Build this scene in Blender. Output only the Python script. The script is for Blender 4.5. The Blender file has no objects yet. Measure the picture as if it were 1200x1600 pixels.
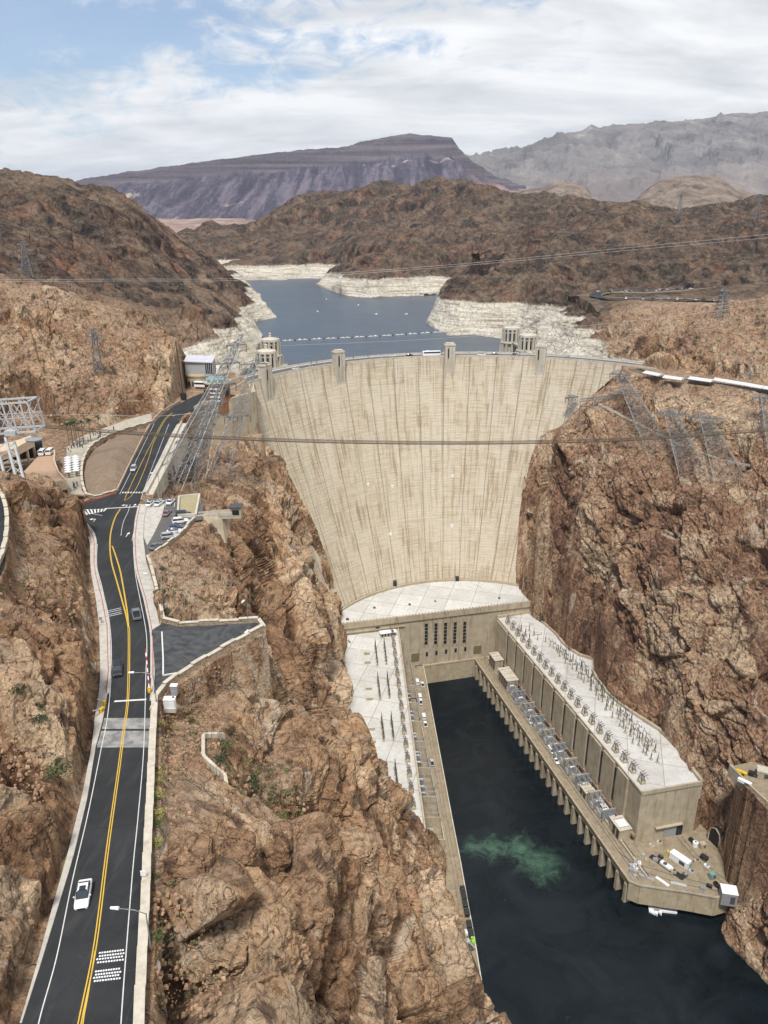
import bpy, math, random
import numpy as np
from mathutils import Vector, Matrix
R = math.radians
random.seed(7)
sc = bpy.context.scene
C = sc.collection
# ---------------------------------------------------------------- camera
PITCH = 20.9; FPX = 1247.0; CAMZ = 271.0
cd = bpy.data.cameras.new('camera'); cam = bpy.data.objects.new('camera', cd); C.objects.link(cam)
cam.location = (0, 0, CAMZ); cam.rotation_euler = (R(90 - PITCH), 0, 0)
cd.sensor_fit = 'VERTICAL'; cd.sensor_height = 36; cd.sensor_width = 27
cd.lens = FPX / 1600 * 36; cd.clip_start = 0.5; cd.clip_end = 60000
sc.camera = cam
# ---------------------------------------------------------------- sky, sun, exposure
SUN_EL, SUN_AZ = 62, 192      # azimuth clockwise from +Y
SKY_STRENGTH = 0.118; SUN_STRENGTH = 2.75
w = bpy.data.worlds.new('World'); sc.world = w; w.use_nodes = True
nt = w.node_tree; nt.nodes.clear()
def wn(t, **k):
    n = nt.nodes.new(t)
    for a, b in k.items(): setattr(n, a, b)
    return n
L = nt.links.new
sky = wn('ShaderNodeTexSky', sky_type='NISHITA', sun_disc=False, sun_elevation=R(SUN_EL), sun_rotation=R(SUN_AZ), altitude=400, air_density=1.0, dust_density=1.2, ozone_density=1.0)
tc = wn('ShaderNodeTexCoord'); sep = wn('ShaderNodeSeparateXYZ'); L(tc.outputs['Generated'], sep.inputs[0])
def wmath(op, a, b=None, c=None, clamp=False):
    n = wn('ShaderNodeMath', operation=op); n.use_clamp = clamp
    for i, v in enumerate((a, b, c)):
        if v is None: continue
        if isinstance(v, (int, float)): n.inputs[i].default_value = v
        else: L(v, n.inputs[i])
    return n.outputs[0]
zc = wmath('MAXIMUM', wmath('ADD', sep.outputs[2], 0.22), 0.02)
cx = wmath('DIVIDE', sep.outputs[0], zc); cy = wmath('DIVIDE', sep.outputs[1], zc)
cmb = wn('ShaderNodeCombineXYZ'); L(cx, cmb.inputs[0]); L(cy, cmb.inputs[1])
def wnoise(loc, scl, rot, scale, detail, rough, dist):
    m = wn('ShaderNodeMapping'); m.inputs['Location'].default_value = loc; m.inputs['Scale'].default_value = scl
    m.inputs['Rotation'].default_value = (0, 0, rot)
    L(cmb.outputs[0], m.inputs[0])
    n = wn('ShaderNodeTexNoise'); n.inputs['Scale'].default_value = scale; n.inputs['Detail'].default_value = detail
    n.inputs['Roughness'].default_value = rough; n.inputs['Distortion'].default_value = dist
    L(m.outputs[0], n.inputs['Vector']); return n.outputs[0]
n1 = wnoise((3.1, 1.7, 0), (1, 0.7, 1), 0.5, 1.7, 10, 0.60, 1.2)
n2 = wnoise((7.4, 2.2, 0), (1, 0.8, 1), 0.4, 6.0, 10, 0.66, 0.8)
# cloud cover: thick to the right and towards the horizon, broken to the left
bias = wmath('MULTIPLY_ADD', sep.outputs[0], 0.52, 0.085)
hb = wmath('MULTIPLY', wmath('SUBTRACT', 0.17, sep.outputs[2], clamp=True), 2.6)
cov = wmath('ADD', wmath('ADD', wmath('MULTIPLY', n1, 0.66), wmath('MULTIPLY', n2, 0.46)), wmath('ADD', bias, hb))
mr = wn('ShaderNodeMapRange', interpolation_type='SMOOTHSTEP'); L(cov, mr.inputs[0])
mr.inputs[1].default_value = 0.555; mr.inputs[2].default_value = 0.73; mr.inputs[3].default_value = 0.14
# shade inside the clouds
n3 = wnoise((1.4, 8.0, 0), (0.7, 1.6, 1), 0.1, 2.2, 8, 0.6, 0.3)
cr = wn('ShaderNodeValToRGB'); L(n3, cr.inputs[0])
cr.color_ramp.elements[0].position = 0.32; cr.color_ramp.elements[0].color = (3.7, 3.9, 4.15, 1)
cr.color_ramp.elements[1].position = 0.62; cr.color_ramp.elements[1].color = (5.7, 5.75, 5.8, 1)
tint = wn('ShaderNodeMix', data_type='RGBA', blend_type='MULTIPLY'); tint.inputs[0].default_value = 1
L(sky.outputs[0], tint.inputs[6]); tint.inputs[7].default_value = (.66, .70, .76, 1)
mx = wn('ShaderNodeMix', data_type='RGBA'); L(mr.outputs[0], mx.inputs[0]); L(tint.outputs[2], mx.inputs[6]); L(cr.outputs[0], mx.inputs[7])
bg = wn('ShaderNodeBackground'); bg.inputs[1].default_value = SKY_STRENGTH; L(mx.outputs[2], bg.inputs[0])
wo = wn('ShaderNodeOutputWorld'); L(bg.outputs[0], wo.inputs[0])
sd = bpy.data.lights.new('sun', 'SUN'); sd.energy = SUN_STRENGTH; sd.angle = R(9); sd.color = (1, 0.96, 0.9)
sun = bpy.data.objects.new('sun', sd); C.objects.link(sun)
_e, _a = R(SUN_EL), R(SUN_AZ)
sun.rotation_euler = Vector((-math.sin(_a) * math.cos(_e), -math.cos(_a) * math.cos(_e), -math.sin(_e))).to_track_quat('-Z', 'Y').to_euler()
vs = sc.view_settings; vs.view_transform = 'Standard'; vs.look = 'None'; vs.exposure = 0.62; vs.gamma = 1; vs.use_curve_mapping = False
sc.cycles.max_bounces = 6; sc.cycles.volume_bounces = 0; sc.cycles.diffuse_bounces = 3; sc.cycles.use_denoising = True
# ---------------------------------------------------------------- measuring helpers
CP, SP = math.cos(R(PITCH)), math.sin(R(PITCH))
def ray(px, py):
    u = (px - 600) / FPX; v = (800 - py) / FPX
    return Vector((u, CP + v * SP, -SP + v * CP))
def P(px, py, z):
    d = ray(px, py); t = (z - CAMZ) / d.z
    return Vector((d.x * t, d.y * t, z))
def D(px, py, dep): return Vector((0, 0, CAMZ)) + ray(px, py) * dep
CT, RT, ZT = (58.0, 382.0), 146.0, 179.0     # crest arc of the dam
CB, RB, ZB = (49.0, 378.0), 88.0, 46.0
def dam_cr(z):
    t = min(max((ZT - z) / (ZT - ZB), -0.02), 1.5); s = (abs(t) ** 1.18) * (1 if t > 0 else -1)
    return CT[0] + (CB[0] - CT[0]) * s, CT[1] + (CB[1] - CT[1]) * s, RT + (RB - RT) * s
def dam_pt(ang, z):                            # ang clockwise from +Y
    x, y, r = dam_cr(z); return Vector((x + r * math.sin(ang), y + r * math.cos(ang), z))
def DAM(px, py):
    d = ray(px, py); lo, hi = 300.0, 620.0
    def f(t):
        z = CAMZ + d.z * t; x, y, r = dam_cr(z); return math.hypot(d.x * t - x, d.y * t - y) - r
    t = lo; inside = False
    while t < hi:
        v = f(t)
        if v < 0: inside = True
        if inside and v >= 0: break
        t += 0.5
    return Vector((d.x * t, d.y * t, CAMZ + d.z * t))
# ---------------------------------------------------------------- materials
MATS = {}
class NT:
    def __init__(s, name):
        s.m = bpy.data.materials.new(name); s.m.use_nodes = True; s.t = s.m.node_tree; s.b = s.t.nodes['Principled BSDF']
        s.tc = None
    def n(s, t, **k):
        n = s.t.nodes.new(t)
        for a, b in k.items(): setattr(n, a, b)
        return n
    def l(s, a, b): s.t.links.new(a, b)
    def pos(s):
        if s.tc is None: s.tc = s.n('ShaderNodeNewGeometry')
        return s.tc.outputs['Position']
    def mapping(s, scale, rot=(0, 0, 0), src=None):
        m = s.n('ShaderNodeMapping'); m.inputs['Scale'].default_value = scale; m.inputs['Rotation'].default_value = rot
        s.l(src or s.pos(), m.inputs[0]); return m.outputs[0]
    def noise(s, scale, detail=4, rough=0.55, vec=None, dist=0.0):
        n = s.n('ShaderNodeTexNoise'); n.inputs['Scale'].default_value = scale; n.inputs['Detail'].default_value = detail
        n.inputs['Roughness'].default_value = rough; n.inputs['Distortion'].default_value = dist
        s.l(vec or s.pos(), n.inputs['Vector']); return n.outputs[0]
    def voro(s, scale, feature='F1', vec=None, out=0):
        n = s.n('ShaderNodeTexVoronoi', feature=feature); n.inputs['Scale'].default_value = scale
        s.l(vec or s.pos(), n.inputs['Vector']); return n.outputs[out]
    def mr(s, v, a, b, c=0.0, d=1.0, smooth=True):
        n = s.n('ShaderNodeMapRange', interpolation_type='SMOOTHSTEP' if smooth else 'LINEAR'); s.l(v, n.inputs[0])
        for i, x in enumerate((a, b, c, d)): n.inputs[i + 1].default_value = x
        return n.outputs[0]
    def math(s, op, a, b=None, clamp=False):
        n = s.n('ShaderNodeMath', operation=op); n.use_clamp = clamp
        for i, v in enumerate((a, b)):
            if v is None: continue
            if isinstance(v, (int, float)): n.inputs[i].default_value = v
            else: s.l(v, n.inputs[i])
        return n.outputs[0]
    def mix(s, f, a, b, blend='MIX'):
        n = s.n('ShaderNodeMix', data_type='RGBA', blend_type=blend)
        for i, v in ((0, f), (6, a), (7, b)):
            if isinstance(v, (int, float)): n.inputs[i].default_value = v
            elif isinstance(v, tuple): n.inputs[i].default_value = (*v[:3], 1)
            else: s.l(v, n.inputs[i])
        return n.outputs[2]
    def ramp(s, f, pts):
        n = s.n('ShaderNodeValToRGB'); s.l(f, n.inputs[0]); e = n.color_ramp.elements
        while len(e) < len(pts): e.new(0.5)
        for i, (p, c) in enumerate(pts): e[i].position = p; e[i].color = (*c, 1)
        return n.outputs[0]
    def attr(s, name, out='Fac'):
        n = s.n('ShaderNodeAttribute'); n.attribute_name = name; return n.outputs[out]
    def bump(s, h, strength=0.5, dist=0.1, prev=None):
        n = s.n('ShaderNodeBump'); n.inputs['Strength'].default_value = strength; n.inputs['Distance'].default_value = dist
        s.l(h, n.inputs['Height'])
        if prev is not None: s.l(prev, n.inputs['Normal'])
        return n.outputs[0]
    def done(s, col=None, rough=0.85, normal=None, metal=0.0, spec=0.35):
        if col is not None:
            if isinstance(col, tuple): s.b.inputs['Base Color'].default_value = (*col[:3], 1)
            else: s.l(col, s.b.inputs['Base Color'])
        if isinstance(rough, (int, float)): s.b.inputs['Roughness'].default_value = rough
        else: s.l(rough, s.b.inputs['Roughness'])
        s.b.inputs['Metallic'].default_value = metal; s.b.inputs['Specular IOR Level'].default_value = spec
        if normal is not None: s.l(normal, s.b.inputs['Normal'])
        return s.m
def simple(name, c, rough=0.7, metal=0.0, var=0.15, scale=1.5, spec=0.4):
    if name in MATS: return MATS[name]
    k = NT(name); f = k.noise(scale, 5, 0.65)
    col = k.mix(k.mr(f, 0.3, 0.7), tuple(x * (1 - var) for x in c), tuple(min(1, x * (1 + var)) for x in c))
    MATS[name] = k.done(col, rough, metal=metal, spec=spec); return MATS[name]
# ---------------------------------------------------------------- object helpers
def tag(o, label=None, cat=None, group=None, kind=None):
    if label: o['label'] = label
    if cat: o['category'] = cat
    if group: o['group'] = group
    if kind: o['kind'] = kind
    return o
def thing(name, label, cat, loc=(0, 0, 0), rz=0.0, group=None):
    o = bpy.data.objects.new(name, None); C.objects.link(o); o.location = loc; o.rotation_euler = (0, 0, rz)
    o.empty_display_size = 1.0
    return tag(o, label, cat, group)
def copy_tree(o, parent=None):
    c = o.copy(); C.objects.link(c)
    if parent is not None: c.parent = parent
    for ch in list(o.children): copy_tree(ch, c)
    return c
def relabel(o, label, loc=None, rz=None):
    o['label'] = label
    if loc is not None: o.location = loc
    if rz is not None: o.rotation_euler = (0, 0, rz)
    return o
class MB:
    def __init__(s): s.v = []; s.f = []; s.mi = []; s.cur = 0
    def m(s, i): s.cur = i; return s
    def add(s, vs, fs):
        b = len(s.v); s.v += [tuple(x) for x in vs]
        for f in fs: s.f.append(tuple(b + i for i in f)); s.mi.append(s.cur)
        return s
    def box(s, c, d, rz=0.0, M=None):
        hx, hy, hz = d[0] / 2, d[1] / 2, d[2] / 2; cs, sn = math.cos(rz), math.sin(rz); vs = []
        for z in (-hz, hz):
            for x, y in ((-hx, -hy), (hx, -hy), (hx, hy), (-hx, hy)):
                p = (c[0] + x * cs - y * sn, c[1] + x * sn + y * cs, c[2] + z)
                vs.append(M @ Vector(p) if M else p)
        return s.add(vs, [(3, 2, 1, 0), (4, 5, 6, 7), (0, 1, 5, 4), (1, 2, 6, 5), (2, 3, 7, 6), (3, 0, 4, 7)])
    def prism(s, poly, z0, z1):
        n = len(poly); z0 = z0 if isinstance(z0, (list, tuple)) else [z0] * n; z1 = z1 if isinstance(z1, (list, tuple)) else [z1] * n
        a = sum(poly[i][0] * poly[(i + 1) % n][1] - poly[(i + 1) % n][0] * poly[i][1] for i in range(n))
        if a < 0: poly = poly[::-1]; z0 = z0[::-1]; z1 = z1[::-1]
        vs = [(p[0], p[1], z0[i]) for i, p in enumerate(poly)] + [(p[0], p[1], z1[i]) for i, p in enumerate(poly)]
        return s.add(vs, [tuple(range(n - 1, -1, -1)), tuple(range(n, 2 * n))] + [(i, (i + 1) % n, n + (i + 1) % n, n + i) for i in range(n)])
    def wallseg(s, a, b, th, z0, z1, side=0.0):   # box between two plan points
        a = Vector((a[0], a[1])); b = Vector((b[0], b[1])); d = (b - a).normalized(); n = Vector((-d.y, d.x))
        o = n * side
        return s.prism([(a + o - n * th / 2)[:], (b + o - n * th / 2)[:], (b + o + n * th / 2)[:], (a + o + n * th / 2)[:]], z0, z1)
    def slope(s, a, b, th, down, up, side=0.0):      # wall following a sloping line
        d = Vector((b[0] - a[0], b[1] - a[1])).normalized(); n = Vector((-d.y, d.x)); A2 = Vector((a[0], a[1])) + n * side; B2 = Vector((b[0], b[1])) + n * side
        pl = [(A2 - n * th / 2)[:], (B2 - n * th / 2)[:], (B2 + n * th / 2)[:], (A2 + n * th / 2)[:]]; z = [a[2], b[2], b[2], a[2]]
        return s.prism(pl, [q - down for q in z], [q + up for q in z])
    def tube(s, a, b, r0, r1=None, n=6, cap=True):
        r1 = r0 if r1 is None else r1; a = Vector(a); b = Vector(b); d = b - a
        if d.length < 1e-6: return s
        d.normalize(); u = d.orthogonal().normalized(); w_ = d.cross(u); vs = []
        for c, r in ((a, r0), (b, r1)):
            for i in range(n):
                t = 2 * math.pi * i / n; vs.append(c + u * (r * math.cos(t)) + w_ * (r * math.sin(t)))
        fs = [(i, (i + 1) % n, n + (i + 1) % n, n + i) for i in range(n)]
        if cap: fs += [tuple(range(n - 1, -1, -1)), tuple(range(n, 2 * n))]
        return s.add(vs, fs)
    def bar(s, a, b, w_): return s.tube(a, b, w_ * 0.707, n=4, cap=False)
    def path(s, pts, r, n=6):
        for i in range(len(pts) - 1): s.tube(pts[i], pts[i + 1], r, n=n, cap=(i in (0, len(pts) - 2)))
        return s
    def lathe(s, c, prof, n=16):
        vs = []; m = len(prof)
        for r, z in prof:
            for i in range(n): t = 2 * math.pi * i / n; vs.append((c[0] + r * math.cos(t), c[1] + r * math.sin(t), c[2] + z))
        fs = [(j * n + i, j * n + (i + 1) % n, (j + 1) * n + (i + 1) % n, (j + 1) * n + i) for j in range(m - 1) for i in range(n)]
        fs += [tuple(range(n - 1, -1, -1)), tuple(range((m - 1) * n, m * n))]
        return s.add(vs, fs)
    def ball(s, c, r, n=8):
        return s.lathe(c, [(max(0.02, math.sin(math.pi * k / 5)) * r, -math.cos(math.pi * k / 5) * r) for k in range(6)], n)
    def strip(s, A, B):
        n = len(A); vs = [tuple(p) for p in A] + [tuple(p) for p in B]
        return s.add(vs, [(i, i + 1, n + i + 1, n + i) for i in range(n - 1)])
    def build(s, name, mat, parent=None, smooth=False, bevel=0.0):
        me = bpy.data.meshes.new(name); off = Vector(parent.location) if (parent is not None and not getattr(s, 'local', False)) else Vector((0, 0, 0))
        if parent is not None and parent.parent is not None and not getattr(s, 'local', False): off = off + Vector(parent.parent.location)
        me.from_pydata([(x - off.x, y - off.y, z - off.z) for x, y, z in s.v], [], s.f)
        for q in (mat if isinstance(mat, (list, tuple)) else [mat]): me.materials.append(q)
        me.polygons.foreach_set('material_index', s.mi)
        if smooth: me.polygons.foreach_set('use_smooth', [True] * len(s.f))
        o = bpy.data.objects.new(name, me); C.objects.link(o)
        if parent is not None: o.parent = parent
        if bevel:
            b = o.modifiers.new('bevel', 'BEVEL'); b.width = bevel; b.segments = 2; b.limit_method = 'ANGLE'
        return o
def LB():
    b = MB(); b.local = True; return b
def catmull(pts, n=6):
    pts = [Vector(p) for p in pts]; out = []
    for i in range(len(pts) - 1):
        p0 = pts[max(i - 1, 0)]; p1 = pts[i]; p2 = pts[i + 1]; p3 = pts[min(i + 2, len(pts) - 1)]
        for k in range(n):
            t = k / n
            out.append(0.5 * ((2 * p1) + (p2 - p0) * t + (2 * p0 - 5 * p1 + 4 * p2 - p3) * t * t + (3 * p1 - p0 - 3 * p2 + p3) * t ** 3))
    out.append(pts[-1]); return out
def resample(pts, step):
    pts = [Vector(p) for p in pts]; s = [0]
    for i in range(1, len(pts)): s.append(s[-1] + (pts[i] - pts[i - 1]).length)
    n = max(2, int(round(s[-1] / step)) + 1); out = []; j = 0
    for k in range(n):
        d = s[-1] * k / (n - 1)
        while j < len(pts) - 2 and s[j + 1] < d: j += 1
        t = (d - s[j]) / max(1e-9, s[j + 1] - s[j]); out.append(pts[j].lerp(pts[j + 1], min(1, t)))
    return out
# ================================================================ terrain
# ---- numpy noise
_rs = np.random.RandomState(11)
_perm = _rs.permutation(256).astype(np.int32); _perm = np.concatenate([_perm, _perm])
_grad = _rs.normal(size=(256, 3)).astype(np.float32); _grad /= np.linalg.norm(_grad, axis=1)[:, None]
def perlin(p):
    p = p.astype(np.float32); i = np.floor(p).astype(np.int32); f = p - i; i &= 255
    u = f * f * f * (f * (f * 6 - 15) + 10)
    def g(dx, dy, dz):
        h = _perm[_perm[_perm[(i[:, 0] + dx) & 255] + ((i[:, 1] + dy) & 255)] + ((i[:, 2] + dz) & 255)]
        gr = _grad[h]; return gr[:, 0] * (f[:, 0] - dx) + gr[:, 1] * (f[:, 1] - dy) + gr[:, 2] * (f[:, 2] - dz)
    a = g(0, 0, 0); b = g(1, 0, 0); x00 = a + u[:, 0] * (b - a)
    a = g(0, 1, 0); b = g(1, 1, 0); x10 = a + u[:, 0] * (b - a)
    a = g(0, 0, 1); b = g(1, 0, 1); x01 = a + u[:, 0] * (b - a)
    a = g(0, 1, 1); b = g(1, 1, 1); x11 = a + u[:, 0] * (b - a)
    y0 = x00 + u[:, 1] * (x10 - x00); y1 = x01 + u[:, 1] * (x11 - x01)
    return (y0 + u[:, 2] * (y1 - y0)) * 1.5
def fbm(p, octs, gain=0.5):
    s = 0; a = 1.0
    for k in range(octs): s = s + a * perlin(p * (2.03 ** k) + 17.3 * k); a *= gain
    return s
def ridged(p, octs, gain=0.5):
    s = 0; a = 1.0
    for k in range(octs): s = s + a * (1 - 2 * np.abs(perlin(p * (2.03 ** k) + 9.7 * k))); a *= gain
    return s
def cells(p, facet=False):
    """angular rock: a random height per cell, the distance to the cell border and a tilted face per cell"""
    i = np.floor(p).astype(np.int32); f = (p - i).astype(np.float32)
    d1 = np.full(len(p), 9, np.float32); d2 = d1.copy(); hv = np.zeros(len(p), np.int32); o = np.zeros((3, len(p)), np.float32)
    for dx in (-1, 0, 1):
        for dy in (-1, 0, 1):
            for dz in (-1, 0, 1):
                h = _perm[_perm[_perm[(i[:, 0] + dx) & 255] + ((i[:, 1] + dy) & 255)] + ((i[:, 2] + dz) & 255)]
                ox = dx + _perm[h] / 256.0 - f[:, 0]; oy = dy + _perm[(h + 57) & 255] / 256.0 - f[:, 1]; oz = dz + _perm[(h + 131) & 255] / 256.0 - f[:, 2]
                d = (ox ** 2 + oy ** 2 + oz ** 2).astype(np.float32); c = d < d1
                d2 = np.where(c, d1, np.minimum(d2, d)); hv = np.where(c, h, hv); d1 = np.where(c, d, d1)
                if facet: o[0] = np.where(c, ox, o[0]); o[1] = np.where(c, oy, o[1]); o[2] = np.where(c, oz, o[2])
    e = np.sqrt(d2) - np.sqrt(d1)
    if not facet: return hv / 255.0, e
    g = _grad[hv]; return hv / 255.0, e, -(o[0] * g[:, 0] + o[1] * g[:, 1] + o[2] * g[:, 2])
def sstep(x, a, b):
    t = np.clip((x - a) / (b - a), 0, 1); return t * t * (3 - 2 * t)
# ---- control points (pixel, level)
ZP = []; DP = []; XP = []
# road line and the ground beside it; near bank between road and river
ZP += [(225,1600,189),(232,1450,187),(300,1600,181),(400,1600,170),(500,1600,151),(600,1600,118),(680,1600,75),(740,1600,30),
 (300,1450,184),(400,1450,178),(500,1450,163),(590,1450,132),(650,1450,92),(690,1450,50),
 (255,1300,184),(300,1300,183),(400,1300,174),(500,1300,158),(580,1290,128),(640,1300,75),(670,1320,45),
 (260,1180,181),(330,1180,179),(420,1190,170),(500,1190,152),(560,1200,118),
 (275,1090,178),(330,1080,175),(400,1050,168),(440,1090,160),(500,1110,136),
 (440,1010,160),(415,1000,163),(420,960,165),(380,950,173),(300,950,180),(300,900,179),(350,880,176),(400,900,166),(440,900,154),
 (262,860,180),(330,850,178),(390,850,170),(430,860,157),(330,790,172),(380,800,166),(430,800,152),(460,850,147),(480,920,128),(500,1000,96),(480,1010,118),
 (460,790,148),(440,760,149),(430,730,148),(400,760,155),(360,720,150),(300,720,152),(270,760,158),(240,790,176),(300,760,156),
 (520,1010,72),(505,1060,90)]
XP += [(-30,330,84),(-29,300,98),(-31,360,76),(-36,294,143),(-20,262,84),(-14,250,80)]
# above / left of the road
ZP += [(0,1600,192.5),(36,1500,191),(0,1450,193.5),(60,1400,190.5),(0,1300,196),(60,1300,191),(105,1300,188.5),(0,1200,199),(70,1200,193.5),(125,1200,187.5),
 (0,1100,200.5),(70,1100,196),(135,1100,188),(0,1000,202),(70,1000,198),(130,1000,191),(20,918,198),(60,905,198),(120,900,192),(34,850,197),(50,885,197),(90,840,197),(130,850,193),
 (45,790,200),(105,790,197),(120,830,191)]
XP += [(-110,260,184),(-130,250,186),(-150,220,200),(-120,215,198),(-150,160,225),(-110,120,220),(-90,70,212),(-70,20,212),(-98,190,207),(-92,213,194)]
XP += [(-40,30,191),(-48,20,195),(-20,20,185),(10,60,120),(30,60,40),(25,100,80),(-5,30,155),(-30,-40,185),(0,-40,140),(-60,-60,215)]
# plaza side and the cliffs behind it
ZP += [(0,700,186),(60,700,183),(110,690,182),(160,680,182),(200,665,182),(240,650,182),(150,700,176),(170,730,174),(160,760,178),(200,700,176),
 (285,625,181),(250,625,184),(0,640,192)]
DP += [(0,580,368),(100,600,368),(100,580,382),(200,620,372),(200,580,388),(270,600,402),(275,560,408),(0,520,388),(60,500,398),(110,470,420),(150,500,412),(150,540,396),(200,510,420),(250,515,422),(272,530,420),(285,570,415),(0,460,420),(80,452,428)]
DP += [(0,440,600),(100,460,610),(200,480,600),(300,480,650),(350,492,700),(0,350,750),(100,380,750),(200,400,800),(300,430,850),(375,462,955),
 (0,274,900),(60,284,900),(110,296,900),(160,313,940),(200,330,1000),(240,353,1030),(270,376,1050),(300,385,1075),(330,402,1100),(360,425,1130),(380,440,1150)]
XP += [(150,640,162),(188,600,171),(168,700,158),(205,700,170),(172,560,172),(182,525,177),(150,580,160)]
XP += [(-600,1000,300),(-420,1150,230),(-330,1300,180),(-500,1300,230),(-800,900,340),(-300,1250,150)]
ZP += [(330,505,166),(300,560,150),(350,560,148),(390,530,150),(300,590,175),(340,600,176),(280,545,172)]
# bench, slopes and cliffs on the right
def CL(px, py, k, A=(86.6, 424.0, 39.0), B=(137.0, 293.0, 39.0)):
    d = ray(px, py); ax = Vector((B[0] - A[0], B[1] - A[1])).normalized(); n = Vector((-ax.y, ax.x))
    if n.x < 0: n = -n
    den = d.x * n.x + d.y * n.y - k * d.z
    t = (A[0] * n.x + A[1] * n.y + k * (CAMZ - 39.0)) / den
    return (d.x * t, d.y * t, CAMZ + d.z * t)
for px, py, k in [(830,900,.05),(850,840,.08),(850,760,.12),(870,700,.16),(880,950,.10),(900,880,.14),(900,800,.17),(900,720,.20),(930,980,.13),(950,900,.18),(950,820,.20),(950,740,.24),(950,690,.26),
    (1000,1040,.18),(1000,960,.2),(1000,880,.24),(1000,800,.27),(1000,720,.31),(1050,1080,.2),(1050,1000,.25),(1050,900,.3),(1050,820,.34),(1050,750,.38),
    (1110,1140,.22),(1110,1050,.3),(1110,950,.36),(1110,860,.42),(1110,780,.46),(1160,1130,.3),(1160,1050,.36),(1160,950,.42),(1160,850,.5),(1160,780,.54)]:
    XP.append(CL(px, py, k))
XP += [(152,243,46),(150,225,30),(158,262,62),(166,285,66),(176,300,80),(166,270,62),(172,312,100),(182,322,120),(186,345,142),(196,300,150),(150,205,22),(158,190,34),(175,240,110),(190,250,150),(200,200,150),(175,150,90),(165,120,40),(175,60,60),(230,260,175),(260,330,185)]
ZP += [(950,650,163),(1000,660,161),(1050,680,158),(1100,700,156),(1150,720,154),(1200,740,152),(900,650,158),(970,600,174),(1050,625,174),(1150,650,171.5),(1200,650,173),(1100,640,172.5),(990,580,178),
 (1030,592,179),(1100,600,179),(1200,612,180),(925,630,160)]
DP += [(960,550,525),(1000,560,500),(1000,520,560),(1050,570,470),(1050,530,500),(1050,500,620),(1100,570,465),(1100,520,500),(1130,500,560),(1200,570,450),(1200,520,500),(1200,490,600),(1000,500,640),(1100,485,660),
 (800,470,900),(860,480,800),(870,470,800),(900,455,880),(950,452,840),(960,485,720),(1000,462,780),(1100,470,750),(1200,475,720),(1100,455,830),(1200,448,850),(1000,440,900),
 (830,500,790),(900,515,700),(950,540,600),(900,500,740),(720,472,905),(760,472,895),
 (800,430,960),(900,430,930),(1100,425,950),(1200,425,930),(740,440,960),(700,440,980),(720,400,1150),(690,455,960),
 (800,390,1060),(900,385,1080),(1000,390,1080),(1100,385,1060),(1200,385,1040),
 (760,375,1230),(810,346,1300),(870,344,1300),(960,338,1320),(1060,344,1300),(1130,332,1320),(1200,318,1320),(740,385,1200)]
XP += [(900,1200,310),(700,1450,255),(420,1500,240),(1100,1500,280),(250,1500,200),(600,500,250),(450,400,215)]
# hills beyond the lake
DP += [(390,417,1520),(440,418,1530),(490,420,1525),(520,425,1400),(550,434,1270),(600,435,1265),(650,435,1262),(695,434,1262),
 (500,370,1750),(600,380,1600),(700,380,1450),(560,410,1400),(450,390,1750),(400,395,1800),(650,340,1800),(550,330,1950),(740,340,1600),
 (322,378,2250),(340,366,2250),(370,356,2200),(400,346,2150),(430,322,2120),(450,311,2100),(480,303,2080),(500,300,2060),(530,294,2050),(560,290,2040),(600,294,2020),(640,290,2000),(680,287,1950),(720,292,1900),(760,298,1850),(800,308,1800),(830,318,1750)]
XP += [(0,2450,200),(-400,2500,150),(400,2450,220),(800,2200,220),(-700,1900,200),(1300,1300,300),(-900,1500,300),(1200,2300,200),(-1200,2200,180)]
# ---- outline where cliffs meet the river, the powerhouses and the dam
OUT = [P(x, y, z) for x, y, z in [(800,1640,0),(780,1600,0),(760,1575,2),(744,1545,6),(738,1520,11),(722,1475,12),(700,1400,12),(697,1340,12),(690,1318,22),(668,1290,39),(650,1268,39),(612,1250,39),(585,1200,39),(560,1150,39),(535,1105,39),(540,1060,39),(534,1030,39),(548,1000,39),(541,985,39),(536,962,46),(537,950,46)]]
OUT += [DAM(x, y) for x, y in [(527,928),(513,882),(499,840),(484,803),(466,768),(441,722),(425,706),(408,690)]]
OUT += [Vector((-74, 447, 150)), Vector((-80, 456, 150)), Vector((-86, 470, 150)), Vector((-70, 500, 140)),Vector((-30,560,140)),Vector((60,585,140)),Vector((140,560,140)),Vector((172,520,150)),Vector((163,503,170))]
OUT += [DAM(x, y) for x, y in [(962,576),(945,590),(925,611),(905,630),(880,648),(852,670),(836,692),(824,725),(816,760),(810,800),(805,850),(803,905)]]
OUT += [P(x, y, z) for x, y, z in [(809,918,46),(829,942,46),(826,958,39),(850,975,39),(870,992,39),(890,1015,39),(928,1031,39),(926,1050,39),(950,1085,39),(985,1112,39),(1030,1140,39),(1060,1175,39),(1080,1205,39),(1096,1222,39),(1094,1288,12),(1112,1310,12),(1130,1345,12),(1134,1375,12),(1150,1400,10),(1140,1425,3),(1128,1458,0),(1150,1490,0),(1200,1540,0),(1280,1620,0)]]
OUT += [Vector((168, 100, 0)), Vector((175, -100, 0)), Vector((60, -100, 0)), Vector((56, 60, 0)), Vector((50, 140, 0))]
for p in OUT: XP.append(tuple(p))
LAKE_Z = 142.0
LK = [P(x, y, LAKE_Z) for x, y in [(432,496),(428,489),(414,473),(398,455),(383,441),(360,436),(360,434),(385,438),(440,438),(492,439),(494,446),(516,453),(544,463),(580,466),(620,463),(660,466),(692,464),(740,466),(730,474),(692,481),(677,494),(668,505),(680,514),(700,525),(740,523),(779,529),(790,545),(840,560)]]
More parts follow.
